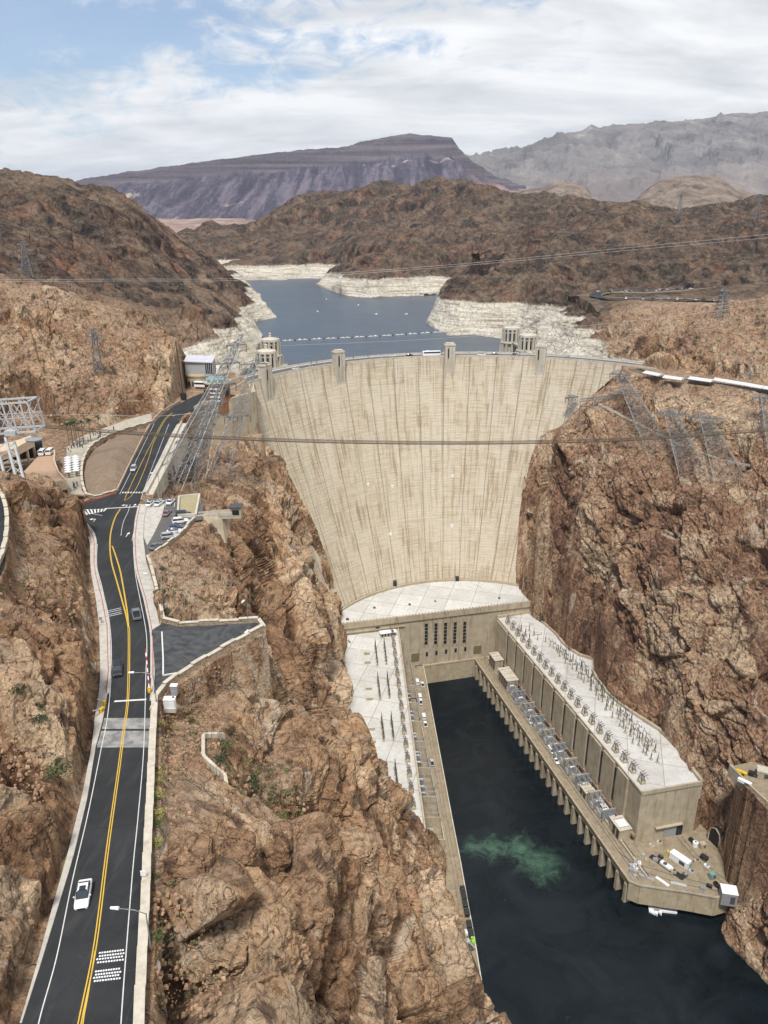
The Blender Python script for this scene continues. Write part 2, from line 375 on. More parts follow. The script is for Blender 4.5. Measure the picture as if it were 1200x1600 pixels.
LK += [Vector((120, 640, LAKE_Z)), Vector((122, 560, LAKE_Z)), Vector((140, 520, LAKE_Z)), Vector((150, 490, LAKE_Z)), Vector((60, 500, LAKE_Z)), Vector((-85, 460, LAKE_Z)), Vector((-112, 560, LAKE_Z)), Vector((-118, 640, LAKE_Z))]
LK += [P(x, y, LAKE_Z) for x, y in [(398,570),(413,545),(404,517),(396,503)]]
for i, p in enumerate(LK):
    if not (28 <= i <= 33): XP.append(tuple(p))
for q in [(0, 700), (50, 800), (-50, 900), (50, 1000), (-100, 1150), (0, 1200), (-170, 1400)]: XP.append((*q, 118))
pts = [tuple(P(*q)) for q in ZP] + [tuple(D(*q)) for q in DP] + [tuple(q) for q in XP]
A = np.array(pts, dtype=np.float64)
_, ui = np.unique(np.round(A[:, :2] / 3.0).astype(int), axis=0, return_index=True); A = A[np.sort(ui)]
# the metric is stretched so that distances scale with range
def rbf_fit(A):
    X = A[:, :2]; n = len(X); d = np.sqrt(((X[:, None] - X[None]) ** 2).sum(-1) + 4.0)
    M = np.zeros((n + 3, n + 3)); M[:n, :n] = -d + np.eye(n) * 0.4; Q = np.column_stack([np.ones(n), X / 1000]); M[:n, n:] = Q; M[n:, :n] = Q.T
    rhs = np.concatenate([A[:, 2], np.zeros(3)]); return X, np.linalg.solve(M, rhs)
RX, RW = rbf_fit(A)
def rbf_eval(x, y):
    out = np.zeros(len(x)); n = len(RX)
    for s in range(0, len(x), 20000):
        q = np.column_stack([x[s:s + 20000], y[s:s + 20000]])
        d = np.sqrt((q[:, :1] - RX[None, :, 0]) ** 2 + (q[:, 1:] - RX[None, :, 1]) ** 2 + 4.0)
        out[s:s + 20000] = -d @ RW[:n] + RW[n] + q[:, 0] / 1000 * RW[n + 1] + q[:, 1] / 1000 * RW[n + 2]
    return out
def inpoly(x, y, poly):
    c = np.zeros(len(x), bool); n = len(poly)
    for i in range(n):
        x1, y1 = poly[i][0], poly[i][1]; x2, y2 = poly[(i + 1) % n][0], poly[(i + 1) % n][1]
        if y1 == y2: continue
        m = ((y1 > y) != (y2 > y)) & (x < (x2 - x1) * (y - y1) / (y2 - y1) + x1); c ^= m
    return c
def dpoly(x, y, poly, closed=True):
    n = len(poly); best = np.full(len(x), 1e18); m = n if closed else n - 1
    for i in range(m):
        x1, y1 = poly[i][0], poly[i][1]; x2, y2 = poly[(i + 1) % n][0], poly[(i + 1) % n][1]
        dx, dy = x2 - x1, y2 - y1; t = np.clip(((x - x1) * dx + (y - y1) * dy) / (dx * dx + dy * dy + 1e-9), 0, 1)
        best = np.minimum(best, (x - x1 - t * dx) ** 2 + (y - y1 - t * dy) ** 2)
    return np.sqrt(best)
# ---- the road: (row, left x, right x, level)
ROAD = [(1700,2,206,191),(1600,34,213,190),(1497,67,219,189.2),(1411,93,223,188),(1342,114,227,187),(1246,137,231,185.5),(1170,149,235,184.2),(1129,160,236,183.6),(1084,168,237,183),(1050,172,237,182.5),(980,170,234,182),(937,162,225,181.7),(900,152,214,181.5),(880,149,210,181.4),(843,150,208,181.2),(813,155,211,181.1),(787,171,217,181),(770,182,222,180.8),(720,208,248,180.6),(700,219,257,180.5),(680,229,267,180.4),(663,239,277,180.3),(650,251,284,180.2),(641,266,294,180.1)]
def road_at(y):
    ys = [r[0] for r in ROAD]; y = min(max(y, ys[-1]), ys[0])
    for i in range(len(ROAD) - 1):
        a, b = ROAD[i], ROAD[i + 1]
        if b[0] <= y <= a[0]:
            t = (y - a[0]) / (b[0] - a[0])
            p0 = ROAD[max(i - 1, 0)]; p3 = ROAD[min(i + 2, len(ROAD) - 1)]; out = []
            for k in (1, 2, 3):
                m1 = (b[k] - p0[k]) / max(1e-6, abs(b[0] - p0[0])) * abs(b[0] - a[0]); m2 = (p3[k] - a[k]) / max(1e-6, abs(p3[0] - a[0])) * abs(b[0] - a[0])
                out.append((2*t**3-3*t*t+1)*a[k] + (t**3-2*t*t+t)*m1 + (-2*t**3+3*t*t)*b[k] + (t**3-t*t)*m2)
            return out
    return list(ROAD[-1][1:])
def road_pt(y, f, dz=0.0):                     # f=0 left edge, 1 right edge
    l, r, z = road_at(y); return P(l + (r - l) * f, y, z) + Vector((0, 0, dz))
ROWS = []
yy = 1700.0
while yy > 641: ROWS.append(yy); yy -= 6 if yy > 1000 else 3
ROWS.append(641)
RC = [road_pt(y, 0.5) for y in ROWS[::4]] + [road_pt(641, 0.5)]
RHW = [(road_pt(y, 0) - road_pt(y, 1)).length / 2 for y in ROWS[::4]] + [(road_pt(641, 0) - road_pt(641, 1)).length / 2]
# level pads: polygon, level, blend width
def PZ(lst, z): return [P(a, b, z) for a, b in lst]
PADS = [
 (PZ([(222,790),(232,779),(300,778),(318,790),(318,812),(300,822),(268,850),(236,876),(224,870),(212,850),(212,820)], 180.6), 180.6, 1.2),
 (PZ([(232,982),(258,972),(285,978),(345,974),(408,972),(416,988),(360,1016),(300,1052),(262,1078),(244,1094),(234,1092)], 182.2), 182.2, 0.8),
 (PZ([(112,808),(108,792),(170,770),(182,778),(176,800),(160,830),(146,840),(128,815)], 181.1), 181.1, 1.5),
 (PZ([(60,640),(0,650),(0,760),(60,745),(110,785),(140,775),(128,742),(130,720),(145,692),(190,670),(240,655),(238,642),(200,650),(120,685)], 181.0), 180.8, 2.0),
 (PZ([(258,643),(294,634),(361,624),(398,613),(400,585),(360,580),(300,590),(285,612)], 179.6), 179.6, 1.0),
 (PZ([(184,764),(168,773),(143,776),(134,762),(131,741),(135,720),(149,700),(182,682),(216,671),(234,666),(224,683),(204,722)], 181), 180.4, 1.0),
 ([(-97, 386), (-70, 418), (-64, 410), (-86, 378), (-96, 380)], 158.5, 2.5),
 (PZ([(975,575),(1010,590),(1080,600),(1200,616),(1260,622),(1260,604),(1200,597),(1090,583),(1020,574),(975,562)], 179.4), 179.4, 3.0),
 (PZ([(1140,1202),(1165,1230),(1200,1264),(1240,1288),(1240,1212),(1200,1196),(1165,1192)], 60), 60, 0.8),
 (PZ([(-70,765),(2,772),(13,800),(15,845),(8,885),(-6,915),(-70,930)], 203), 203, 0.8),
]
FARROAD = [D(1210,477,760), D(1130,471,770), D(1060,468,775), D(1000,467,790), D(950,466,800), D(930,462,815), D(945,456,840), D(1000,456,850), D(1080,451,860), D(1150,444,870), D(1210,437,880)]
TOPZ = {}
def modify(x, y, z):
    """cut roads and pads, drop everything inside the canyon and lake outlines. returns z, calm mask"""
    calm = np.ones(len(x))
    m = np.nonzero((x > -48) & (x < 62) & (y > 15) & (y < 330) & (z > 20) & (z < 190))[0]
    if len(m):          # broad ledges and cliffs of the near spur
        q = np.column_stack([x[m], y[m], z[m] * .4]); wv_ = perlin(q / 26 + 3) * 15 + perlin(q / 60 + 13) * 12; P_ = 19.0
        f_ = (z[m] + wv_) / P_; fl = np.floor(f_); fr_ = f_ - fl; zt = (fl + sstep(fr_, .50, 1.0) * .82 + fr_ * .18) * P_ - wv_
        mk = sstep(x[m], -46, -30) * (1 - sstep(x[m], 38, 60)) * (1 - sstep(y[m], 250, 320)) * sstep(188 - z[m], 0, 12) * sstep(z[m], 70, 100)
        sf_ = np.exp(-(((x[m] + 35) / 12) ** 2 + ((y[m] - 116) / 28) ** 2)); z[m] = z[m] + (zt - z[m]) * mk * (1 - .9 * sf_) * .9
    # road corridor
    bx = (x > -140) & (x < 10) & (y > 20) & (y < 430); idx = np.nonzero(bx)[0]
    if len(idx):
        X, Y = x[idx], y[idx]; best = np.full(len(X), 1e9); zz = np.zeros(len(X)); hw = np.zeros(len(X)); sd = np.zeros(len(X))
        for i in range(len(RC) - 1):
            a, b = RC[i], RC[i + 1]; dx, dy = b.x - a.x, b.y - a.y
            t = np.clip(((X - a.x) * dx + (Y - a.y) * dy) / (dx * dx + dy * dy), 0, 1)
            ex = X - a.x - t * dx; ey = Y - a.y - t * dy; d = np.hypot(ex, ey); c = d < best
            best = np.where(c, d, best); zz = np.where(c, a.z + t * (b.z - a.z), zz); hw = np.where(c, RHW[i] + t * (RHW[i + 1] - RHW[i]), hw)
            sd = np.where(c, np.sign(dx * ey - dy * ex), sd)       # + is left of travel up the road
        left = sd > 0
        ext = np.where(left, 0.9 + 0.5 * (Y < 190) + 1.1 * ((Y > 120) & (Y < 215)), 1.4 + 2.2 * ((Y > 175) & (Y < 300)))
        e = best - hw - ext; rise = np.where(left, 2.2, 1.2)
        wgt = 1 - sstep(e, 0.0, rise); z[idx] = z[idx] * (1 - wgt) + (zz - 0.35) * wgt
        calm[idx] = np.minimum(calm[idx], sstep(e, 0.0, 3.5))
    for poly, pz, bl in PADS:
        xs = [p[0] for p in poly]; ys = [p[1] for p in poly]; mg = 14
        m = np.nonzero((x > min(xs) - mg) & (x < max(xs) + mg) & (y > min(ys) - mg) & (y < max(ys) + mg))[0]
        if not len(m): continue
        ins = inpoly(x[m], y[m], poly); d = dpoly(x[m], y[m], poly); d = np.where(ins, 0, d)
        wgt = 1 - sstep(d, 0, bl); z[m] = z[m] * (1 - wgt) + (pz - 0.35) * wgt
        calm[m] = np.minimum(calm[m], sstep(d, 0.2, 4))
    m = np.nonzero((x > 200) & (y > 600) & (y < 900))[0]
    if len(m):
        best = np.full(len(m), 1e9); zz = np.zeros(len(m))
        for i in range(len(FARROAD) - 1):
            a, b = FARROAD[i], FARROAD[i + 1]; dx, dy = b.x - a.x, b.y - a.y
            t = np.clip(((x[m] - a.x) * dx + (y[m] - a.y) * dy) / (dx * dx + dy * dy), 0, 1)
            d = np.hypot(x[m] - a.x - t * dx, y[m] - a.y - t * dy); c = d < best
            best = np.where(c, d, best); zz = np.where(c, a.z + t * (b.z - a.z), zz)
        wgt = 1 - sstep(best, 8, 40); z[m] = z[m] * (1 - wgt) + (zz - 0.6) * wgt; calm[m] = np.minimum(calm[m], .1 + .9 * sstep(best, 15, 120))
    # canyon outline
    m = np.nonzero((y < 640) & (x > -120) & (x < 210))[0]
    if len(m):
        ins = inpoly(x[m], y[m], OUT); d = dpoly(x[m], y[m], OUT); z[m] = np.where(ins, -9.0, z[m]); calm[m] = np.where(ins, 0, np.minimum(calm[m], 0.25 + 0.75 * sstep(d, 0, 9)))
    m = np.nonzero((y > 440) & (y < 2000))[0]
    if len(m):
        ins = inpoly(x[m], y[m], LK); d = dpoly(x[m], y[m], LK)
        z[m] = np.where(ins, np.minimum(z[m], LAKE_Z - 2 - np.minimum(d, 20) * 0.8), np.maximum(z[m], np.where(y[m] > 560, LAKE_Z + np.minimum(d, 30) * 0.5, z[m])))
        calm[m] = np.where(ins, 0.15, np.minimum(calm[m], 0.3 + 0.7 * sstep(d, 0, 25)))
    return z, calm
NA, NR = (1150, 1500)
AZ = np.linspace(R(-37), R(37), NA)
ca, cr_ = 260, 420
azc = np.linspace(AZ[0], AZ[-1], ca); lrc = np.linspace(math.log(22), math.log(2650), cr_)
G1, G2 = np.meshgrid(azc, np.exp(lrc), indexing='ij')
HC = rbf_eval((G2 * np.sin(G1)).ravel(), (G2 * np.cos(G1)).ravel()).reshape(ca, cr_)
def base_h(ai, r):          # ai fractional coarse azimuth index array, r array
    rj = (np.log(r) - lrc[0]) / (lrc[1] - lrc[0]); rj = np.clip(rj, 0, cr_ - 1.001); ai = np.clip(ai, 0, ca - 1.001)
    i = ai.astype(int); j = rj.astype(int); u = ai - i; v = rj - j
    return (HC[i, j] * (1 - u) + HC[i + 1, j] * u) * (1 - v) + (HC[i, j + 1] * (1 - u) + HC[i + 1, j + 1] * u) * v
NF = 2200
rf = np.exp(np.linspace(math.log(24), math.log(2600), NF))
RR = np.zeros((NA, NR))
for s in range(0, NA, 115):
    a = AZ[s:s + 115]; AA, FF = np.meshgrid(a, rf, indexing='ij'); ai = (AA - azc[0]) / (azc[1] - azc[0])
    x = (FF * np.sin(AA)).ravel(); y = (FF * np.cos(AA)).ravel(); z = base_h(ai.ravel(), FF.ravel())
    z, _c = modify(x, y, z); z = z.reshape(AA.shape)
    dr = np.diff(FF, axis=1); dz = np.diff(z, axis=1); zm = (z[:, 1:] + z[:, :-1]) / 2; dist = np.sqrt(FF[:, 1:] ** 2 + (zm - CAMZ) ** 2)
    wgt = np.where((zm < -5) , 0.06, 1.0)
    # length seen from above the canyon, flatter weight for slopes that face away
    ds = np.sqrt((dr * 0.55) ** 2 + dz ** 2) / dist * wgt
    ds = np.minimum(ds, 0.03)
    ss = np.concatenate([np.zeros((len(a), 1)), np.cumsum(ds, axis=1)], axis=1)
    for k in range(len(a)):
        RR[s + k] = np.interp(np.linspace(0, ss[k, -1], NR), ss[k], rf)
for _ in range(3):
    pd = np.pad(RR, ((7, 7), (0, 0)), mode='edge'); cs_ = np.cumsum(pd, axis=0); cs_ = np.vstack([np.zeros((1, NR)), cs_]); RR = (cs_[15:] - cs_[:-15]) / 15
AA = np.repeat(AZ[:, None], NR, 1); ai = (AA - azc[0]) / (azc[1] - azc[0])
x = (RR * np.sin(AA)).ravel(); y = (RR * np.cos(AA)).ravel(); z = base_h(ai.ravel(), RR.ravel())
z, calm = modify(x, y, z)
Z = z.reshape(NA, NR); Xg = x.reshape(NA, NR); Yg = y.reshape(NA, NR)
def nrm(Xg, Yg, Zg):
    P3 = np.stack([Xg, Yg, Zg], -1)
    da = np.zeros_like(P3); db = np.zeros_like(P3)
    da[1:-1] = P3[2:] - P3[:-2]; da[0] = P3[1] - P3[0]; da[-1] = P3[-1] - P3[-2]
    db[:, 1:-1] = P3[:, 2:] - P3[:, :-2]; db[:, 0] = P3[:, 1] - P3[:, 0]; db[:, -1] = P3[:, -1] - P3[:, -2]
    n = np.cross(da, db); n /= (np.linalg.norm(n, axis=-1, keepdims=True) + 1e-9); n *= np.sign(n[..., 2:3] + 1e-9); return n
N = nrm(Xg, Yg, Z).reshape(-1, 3)
P3 = np.column_stack([x, y, z]); rng = np.hypot(x, y)
steep = sstep(1 - N[:, 2], 0.08, 0.45)
far = sstep(rng, 430, 700)
warp = np.column_stack([perlin(P3 / 45 + 3), perlin(P3 / 45 + 31), perlin(P3 / 45 + 57)]) * 8 + np.column_stack([perlin(P3 / 9 + 13), perlin(P3 / 9 + 41), perlin(P3 / 9 + 67)]) * 1.5
Q = P3 + warp
big = fbm(Q / 60.0, 3)
J = np.column_stack([Q[:, 0] * 1.0 + Q[:, 2] * 0.30, Q[:, 1] * 0.9 - Q[:, 2] * 0.22, Q[:, 2] * 0.62 + Q[:, 0] * 0.15])
hA, eA, fA = cells(J / 24.0 + 3.3, True)
hB, eB, fB = cells(J / 9.5, True)
hC, eC, fC = cells(J / 3.6 + 5.1, True)
hD, eD, fD = cells(J / 1.45 + 2.7, True)
rd = ridged(Q / 15.0, 5, .55)
fine = fbm(Q / 2.4, 3, 0.65)
def soften(v, n):
    v = v.reshape(NA, NR).astype(np.float32)
    for _ in range(n):
        p_ = np.pad(v, ((1, 1), (0, 0)), mode='edge'); v = (p_[:-2] + 2 * p_[1:-1] + p_[2:]) / 4
        p_ = np.pad(v, ((0, 0), (1, 1)), mode='edge'); v = (p_[:, :-2] + 2 * p_[:, 1:-1] + p_[:, 2:]) / 4
    return v.reshape(-1)
rd = rd - rd.mean()
nr_ = 1 + 0.75 * (1 - sstep(rng, 190, 300)) * (x > -45)
dn = soften(big * 3.0 + ((hA - .5) * 5.0 + fA * 9.0) * nr_ + (hB - .5) * 2.6 + fB * 3.4, 3) - np.exp(-(eA / 0.025) ** 2) * 1.8 * nr_ - np.exp(-(eB / 0.035) ** 2) * .7 + (hC - .5) * 1.15 + fC * 1.35 + (hD - .5) * .5 + fD * .55 + rd * 1.0 + fine * 0.38 - np.exp(-(eB / 0.08) ** 2) * 0.7 - np.exp(-(eC / 0.09) ** 2) * 0.35
# smooth gravel slopes beside the near road and on the right bench
soft = np.exp(-(((x + 35) / 16) ** 2 + ((y - 112) / 34) ** 2)) + 0.8 * np.exp(-(((x - 150) / 60) ** 2 + ((y - 415) / 26) ** 2)) * (x > 60)
dn = dn * (0.62 + 0.38 * steep) * (1 - 0.8 * np.clip(soft, 0, 1))
# far hills: spurs, gullies and crags
GQ = P3 + np.column_stack([perlin(P3 / 130 + 5), perlin(P3 / 130 + 25), perlin(P3 / 130 + 45)]) * 35
g1 = ridged(np.column_stack([GQ[:, 0] / 240, GQ[:, 1] / 240, GQ[:, 2] / 900]), 5, 0.48)
g2 = ridged(np.column_stack([GQ[:, 0] / 42, GQ[:, 1] / 42, GQ[:, 2] / 170]) + 7, 4, 0.55)
JF = np.column_stack([GQ[:, 0], GQ[:, 1], GQ[:, 2] * .38])
hF, eF, fF = cells(JF / 22.0 + 8.1, True)
sF = 0.35 + 0.65 * sstep(rng, 600, 1300)
g1 -= g1.mean(); g2 -= g2.mean()
dnf = soften(g1 * 28.0 * sF + g2 * 4.0 + (hF - .5) * 1.0 + fF * 1.2 + (hB - .5) * 1.2 + fB * 1.8, 1) - np.exp(-(eF / 0.03) ** 2) * 1.5 + (hC - .5) * 1.0 + fC * .8 - 1.0
amp = (dn * (1 - far) + dnf * far) * calm
ringfar = (z < 174) & (rng > 520)
amp = np.where(ringfar, amp * 0.75, amp)
amp = np.where(far > 0.5, amp, np.clip(amp, -11, 9))
lat = np.clip(N[:, :2], -1, 1)
P3[:, 0] += N[:, 0] * amp; P3[:, 1] += N[:, 1] * amp; P3[:, 2] += N[:, 2] * amp
lakein = inpoly(x, y, LK) & (y > 500)
P3[:, 2] = np.where(lakein, np.minimum(P3[:, 2], LAKE_Z - 0.8), P3[:, 2])
canin = inpoly(x, y, OUT) & (y < 640)
P3[:, 2] = np.where(canin, np.minimum(P3[:, 2], -6.0), P3[:, 2])
# zones for the material: ring, far-dark, dirt
ringz = 171.5 - 8 * np.clip((rng - 860) / 640, 0, 1) + 1.2 * perlin(P3 / 23) - 9.0 * (x < -80) * sstep(rng, 760, 860) * (1 - sstep(rng, 1250, 1400))
ring = (1 - sstep(P3[:, 2], ringz - 0.4, ringz + 0.7)) * (y > 540) * ((x < 175) | (rng > 520))
ring = ring * (~((x < -95) & (y < 560) & (z > 168)))
ring = np.where((x < -60) & (rng < 560), ring * 0, ring)
dark = sstep(rng + 40 * perlin(P3 / 120) - 190 * sstep(x, 150, 260), 590, 720)
N2 = nrm(*[P3[:, k].reshape(NA, NR) for k in range(3)]).reshape(-1, 3)
dirt = sstep(N2[:, 2] * 0.4 + N[:, 2] * 0.6, 0.72, 0.9)
rightc = sstep(x + 20 * perlin(P3 / 50), 60, 95) * (1 - sstep(rng, 520, 620)) * (1 - sstep(z, 148, 168))
col = np.column_stack([ring, dark, dirt, rightc]).astype(np.float32)
me = bpy.data.meshes.new('terrain')
nv = NA * NR; idx = np.arange(nv, dtype=np.int32).reshape(NA, NR)
quads = np.stack([idx[:-1, :-1], idx[:-1, 1:], idx[1:, 1:], idx[1:, :-1]], -1).reshape(-1, 4)
# drop the hidden canyon bottom
qc = canin[quads].all(axis=1) & (z[quads] < -5).all(axis=1); quads = quads[~qc]
me.vertices.add(nv); me.vertices.foreach_set('co', P3.astype(np.float32).ravel())
me.loops.add(quads.size); me.loops.foreach_set('vertex_index', quads[:, ::-1].ravel())
me.polygons.add(len(quads)); me.polygons.foreach_set('loop_start', np.arange(len(quads), dtype=np.int32) * 4)
me.polygons.foreach_set('loop_total', np.full(len(quads), 4, np.int32))
me.update(calc_edges=True)
ca_ = me.color_attributes.new('zone', 'FLOAT_COLOR', 'POINT'); ca_.data.foreach_set('color', col.ravel())
cb_ = me.color_attributes.new('cell', 'FLOAT_COLOR', 'POINT'); cb_.data.foreach_set('color', np.column_stack([hA, hB, hC, hF]).astype(np.float32).ravel())
me.polygons.foreach_set('use_smooth', np.zeros(len(quads), bool))
terrain = bpy.data.objects.new('terrain', me); C.objects.link(terrain); tag(terrain, kind='structure')
PT = P3.reshape(NA, NR, 3)
def ground(X, Y):
    """terrain height under a plan point"""
    a = math.atan2(X, Y); i = (a - AZ[0]) / (AZ[1] - AZ[0]); i = int(round(min(max(i, 0), NA - 1)))
    r = math.hypot(X, Y); row = RR[i]; j = int(np.searchsorted(row, r)); j = min(max(j, 1), NR - 1)
    return float(PT[i, j, 2])
def G(px, py, t0=40.0, t1=2500.0):
    """first point of the terrain on a sight line"""
    d = ray(px, py); t = t0; prev = t0
    while t < t1:
        p = Vector((0, 0, CAMZ)) + d * t
        if p.z < ground(p.x, p.y):
            lo, hi = prev, t
            for _ in range(14):
                m_ = (lo + hi) / 2; q = Vector((0, 0, CAMZ)) + d * m_
                if q.z < ground(q.x, q.y): hi = m_
                else: lo = m_
            return Vector((0, 0, CAMZ)) + d * hi
        prev = t; t *= 1.006
    return Vector((0, 0, CAMZ)) + d * t1
# ---- rock material
k = NT('rock'); p = k.pos(); zn = k.n('ShaderNodeAttribute'); zn.attribute_name = 'zone'
sx = k.n('ShaderNodeSeparateColor'); k.l(zn.outputs['Color'], sx.inputs[0]); ringA, darkA, dirtA = sx.outputs[0], sx.outputs[1], sx.outputs[2]; rightA = zn.outputs['Alpha']
cn_ = k.n('ShaderNodeAttribute'); cn_.attribute_name = 'cell'; cs = k.n('ShaderNodeSeparateColor'); k.l(cn_.outputs['Color'], cs.inputs[0]); cA, cB, cC = cs.outputs[0], cs.outputs[1], cs.outputs[2]; cF = cn_.outputs['Alpha']
nA = k.noise(0.022, 6, 0.6, dist=0.8); nB = k.noise(0.11, 8, 0.66, dist=0.8); nC = k.noise(0.8, 7, 0.66, dist=.4); nD = k.noise(3.5, 4, 0.6)
mixv = k.math('ADD', k.math('MULTIPLY', nA, .45), k.math('ADD', k.math('MULTIPLY', cA, .18), k.math('ADD', k.math('MULTIPLY', cB, .16), k.math('MULTIPLY', nB, .35))))
near_c = k.ramp(mixv, [(0.39, (.125,.070,.041)), (0.49, (.245,.145,.083)), (0.58, (.335,.218,.130)), (0.68, (.43,.32,.215))])
near_c = k.mix(k.mr(k.math('ADD', k.math('MULTIPLY', nC, .75), k.math('MULTIPLY', cC, .25)), .42, .62), near_c, k.mix(1.0, near_c, (1.42,1.40,1.36), 'MULTIPLY'))
near_c = k.mix(k.mr(nC, .50, .34), near_c, k.mix(1.0, near_c, (.58,.52,.50), 'MULTIPLY'))
right_c = k.ramp(mixv, [(0.38, (.115,.066,.046)), (0.48, (.215,.125,.080)), (0.58, (.305,.192,.120)), (0.70, (.41,.305,.205))])
right_c = k.mix(k.mr(nC, .45, .62), right_c, k.mix(1.0, right_c, (1.5,1.48,1.42), 'MULTIPLY')); right_c = k.mix(k.mr(nC, .48, .34), right_c, k.mix(1.0, right_c, (.5,.46,.46), 'MULTIPLY'))
c = k.mix(k.math('MULTIPLY', rightA, 0.9), near_c, right_c)
# desert varnish in down-running streaks
st = k.noise(1.0, 8, 0.66, vec=k.mapping((.10, .10, .030)), dist=1.2)
c = k.mix(k.math('MULTIPLY', k.mr(st, .545, .62), 0.72), c, (.060,.037,.030))
lt = k.noise(1.0, 8, 0.68, vec=k.mapping((.05, .05, .045)), dist=1.6)
c = k.mix(k.math('MULTIPLY', k.mr(lt, .585, .63), 0.62), c, (.56,.47,.36))
vein = k.noise(.16, 9, .7, dist=2.2)
c = k.mix(k.math('MULTIPLY', k.mr(vein, .64, .68), 0.6), c, (.62,.55,.46))
# far dark hills
sf = k.noise(1.0, 8, 0.68, vec=k.mapping((.045, .045, .011)), dist=0.7)
fv = k.math('ADD', k.math('MULTIPLY', sf, .62), k.math('ADD', k.math('MULTIPLY', cF, .12), k.math('MULTIPLY', nB, .28)))
dk = k.ramp(fv, [(0.44, (.022,.018,.018)), (0.50, (.062,.042,.034)), (0.56, (.130,.082,.058)), (0.64, (.25,.18,.125))])
dk = k.mix(k.math('MULTIPLY', k.mr(k.noise(.009, 8, .68, dist=1.5), .54, .62), .7), dk, k.mix(k.mr(nB, .35, .65), (.15,.105,.07), (.30,.225,.155)))
dk = k.mix(k.mr(nA, .48, .62), dk, k.mix(1.0, dk, (1.15,.85,.78), 'MULTIPLY'))
c = k.mix(darkA, c, dk)
dirtc = k.mix(k.mr(nC, .35, .65), (.25,.160,.105), (.38,.265,.18))
dfar = k.mix(k.mr(nB, .35, .65), (.085,.066,.046), (.165,.125,.085))
c = k.mix(k.math('MULTIPLY', k.math('MULTIPLY', dirtA, k.mr(nB, .35, .6, .3, 1)), k.mr(darkA, 0, 1, .85, .6)), c, k.mix(darkA, dirtc, dfar))
rc = k.ramp(k.noise(1.0, 7, 0.65, vec=k.mapping((.02, .02, .55))), [(0.36, (.30,.25,.19)), (0.46, (.50,.45,.36)), (0.60, (.66,.61,.52))])
rc = k.mix(k.math('MULTIPLY', k.mr(nC, .60, .70), .6), rc, (.28,.23,.17))
c = k.mix(ringA, c, rc)
c = k.mix(k.mr(nD, .2, .8), k.mix(1.0, c, (.80,.80,.80), 'MULTIPLY'), k.mix(1.0, c, (1.18,1.18,1.18), 'MULTIPLY'))
dn_ = k.n('ShaderNodeTexNoise'); dn_.inputs['Scale'].default_value = .25; dn_.inputs['Detail'].default_value = 4; k.l(k.pos(), dn_.inputs['Vector'])
va = k.n('ShaderNodeVectorMath', operation='SCALE'); va.inputs['Scale'].default_value = 4.0; k.l(dn_.outputs['Color'], va.inputs[0])
vb = k.n('ShaderNodeVectorMath', operation='ADD'); k.l(k.pos(), vb.inputs[0]); k.l(va.outputs[0], vb.inputs[1])
wp = vb.outputs[0]
v0 = k.voro(0.13, 'DISTANCE_TO_EDGE', vec=k.mapping((1, 1, .45), (0.3, 0.2, 0.4), wp)); v1 = k.voro(0.42, 'DISTANCE_TO_EDGE', vec=k.mapping((1, 1, .55), (0.1, 0.4, 0.9), wp)); vf = k.voro(0.42, 'F1', vec=k.mapping((1, 1, .55), (0.1, 0.4, 0.9), wp))
b1 = k.bump(k.noise(0.55, 10, 0.70, dist=0.8), 1.0, 1.2)
b1 = k.bump(k.mr(v0, 0, .035), 1.0, .9, b1)
b2 = k.bump(k.mr(v1, 0, .06), .9, .35, b1)
b2 = k.bump(vf, .8, .5, b2)
b3 = k.bump(nD, 0.5, 0.18, b2)
MATS['rock'] = k.done(c, 0.92, b3, spec=0.2)
me.materials.append(MATS['rock'])
# ================================================================ water, far ground, mesa and ranges
def sheet(name, poly, z, mat, kind='structure', sub=None):
    b = MB(); b.add([(p[0], p[1], z) for p in poly], [tuple(range(len(poly)))]); o = b.build(name, mat)
    me = o.data
    if me.polygons[0].normal.z < 0: me.flip_normals()
    return tag(o, kind=kind)
k = NT('river_water'); n1 = k.noise(.05, 8, .6, dist=1.2); nf = k.noise(.5, 8, .65, dist=.6)
base = k.mix(k.mr(n1, .35, .7), (.0035,.0065,.0085), (.009,.0135,.017))
# the pale green plume of churned water
pc = P(822, 1340, 0); g = k.n('ShaderNodeVectorMath', operation='DISTANCE'); k.l(k.mapping((1, 1, 1)), g.inputs[0]); g.inputs[1].default_value = (pc.x, pc.y, 0)
def blob(px, py, r0, r1):
    c0 = P(px, py, 0); g = k.n('ShaderNodeVectorMath', operation='DISTANCE'); k.l(k.pos(), g.inputs[0]); g.inputs[1].default_value = c0
    dd = k.math('ADD', g.outputs['Value'], k.math('MULTIPLY', k.math('SUBTRACT', k.noise(.16, 8, .66, dist=1.2), .5), 26.0))
    return k.mr(dd, r0 - 1, r1 + 1, 1.0, 0.0)
pl = k.math('MAXIMUM', k.math('MAXIMUM', blob(842, 1350, -3, 13), blob(812, 1326, -3, 11)), k.math('MAXIMUM', blob(770, 1325, -3, 9), blob(740, 1322, -5, 8)))
pl = k.math('MULTIPLY', pl, k.mr(nf, .25, .65, .5, .95))
base = k.mix(k.math('MULTIPLY', pl, .75), base, (.095,.20,.13))
foam = k.math('MULTIPLY', k.mr(k.noise(.12, 10, .75, dist=2.5), .63, .70), .22)
base = k.mix(foam, base, (.15,.2,.2))
wv = k.bump(k.noise(.35, 6, .6, dist=1.0), .35, .35); wv = k.bump(k.noise(2.2, 3, .5), .12, .06, wv)
MATS['river'] = k.done(base, .16, wv, spec=.35); k.b.inputs['IOR'].default_value = 1.33
k = NT('lake_water'); n1 = k.noise(.02, 6, .6, dist=1.0)
base = k.mix(k.mr(n1, .35, .65), (.052,.070,.092), (.062,.084,.108))
wv = k.bump(k.noise(1.0, 6, .65, vec=k.mapping((.06, .16, .1))), .9, .8)
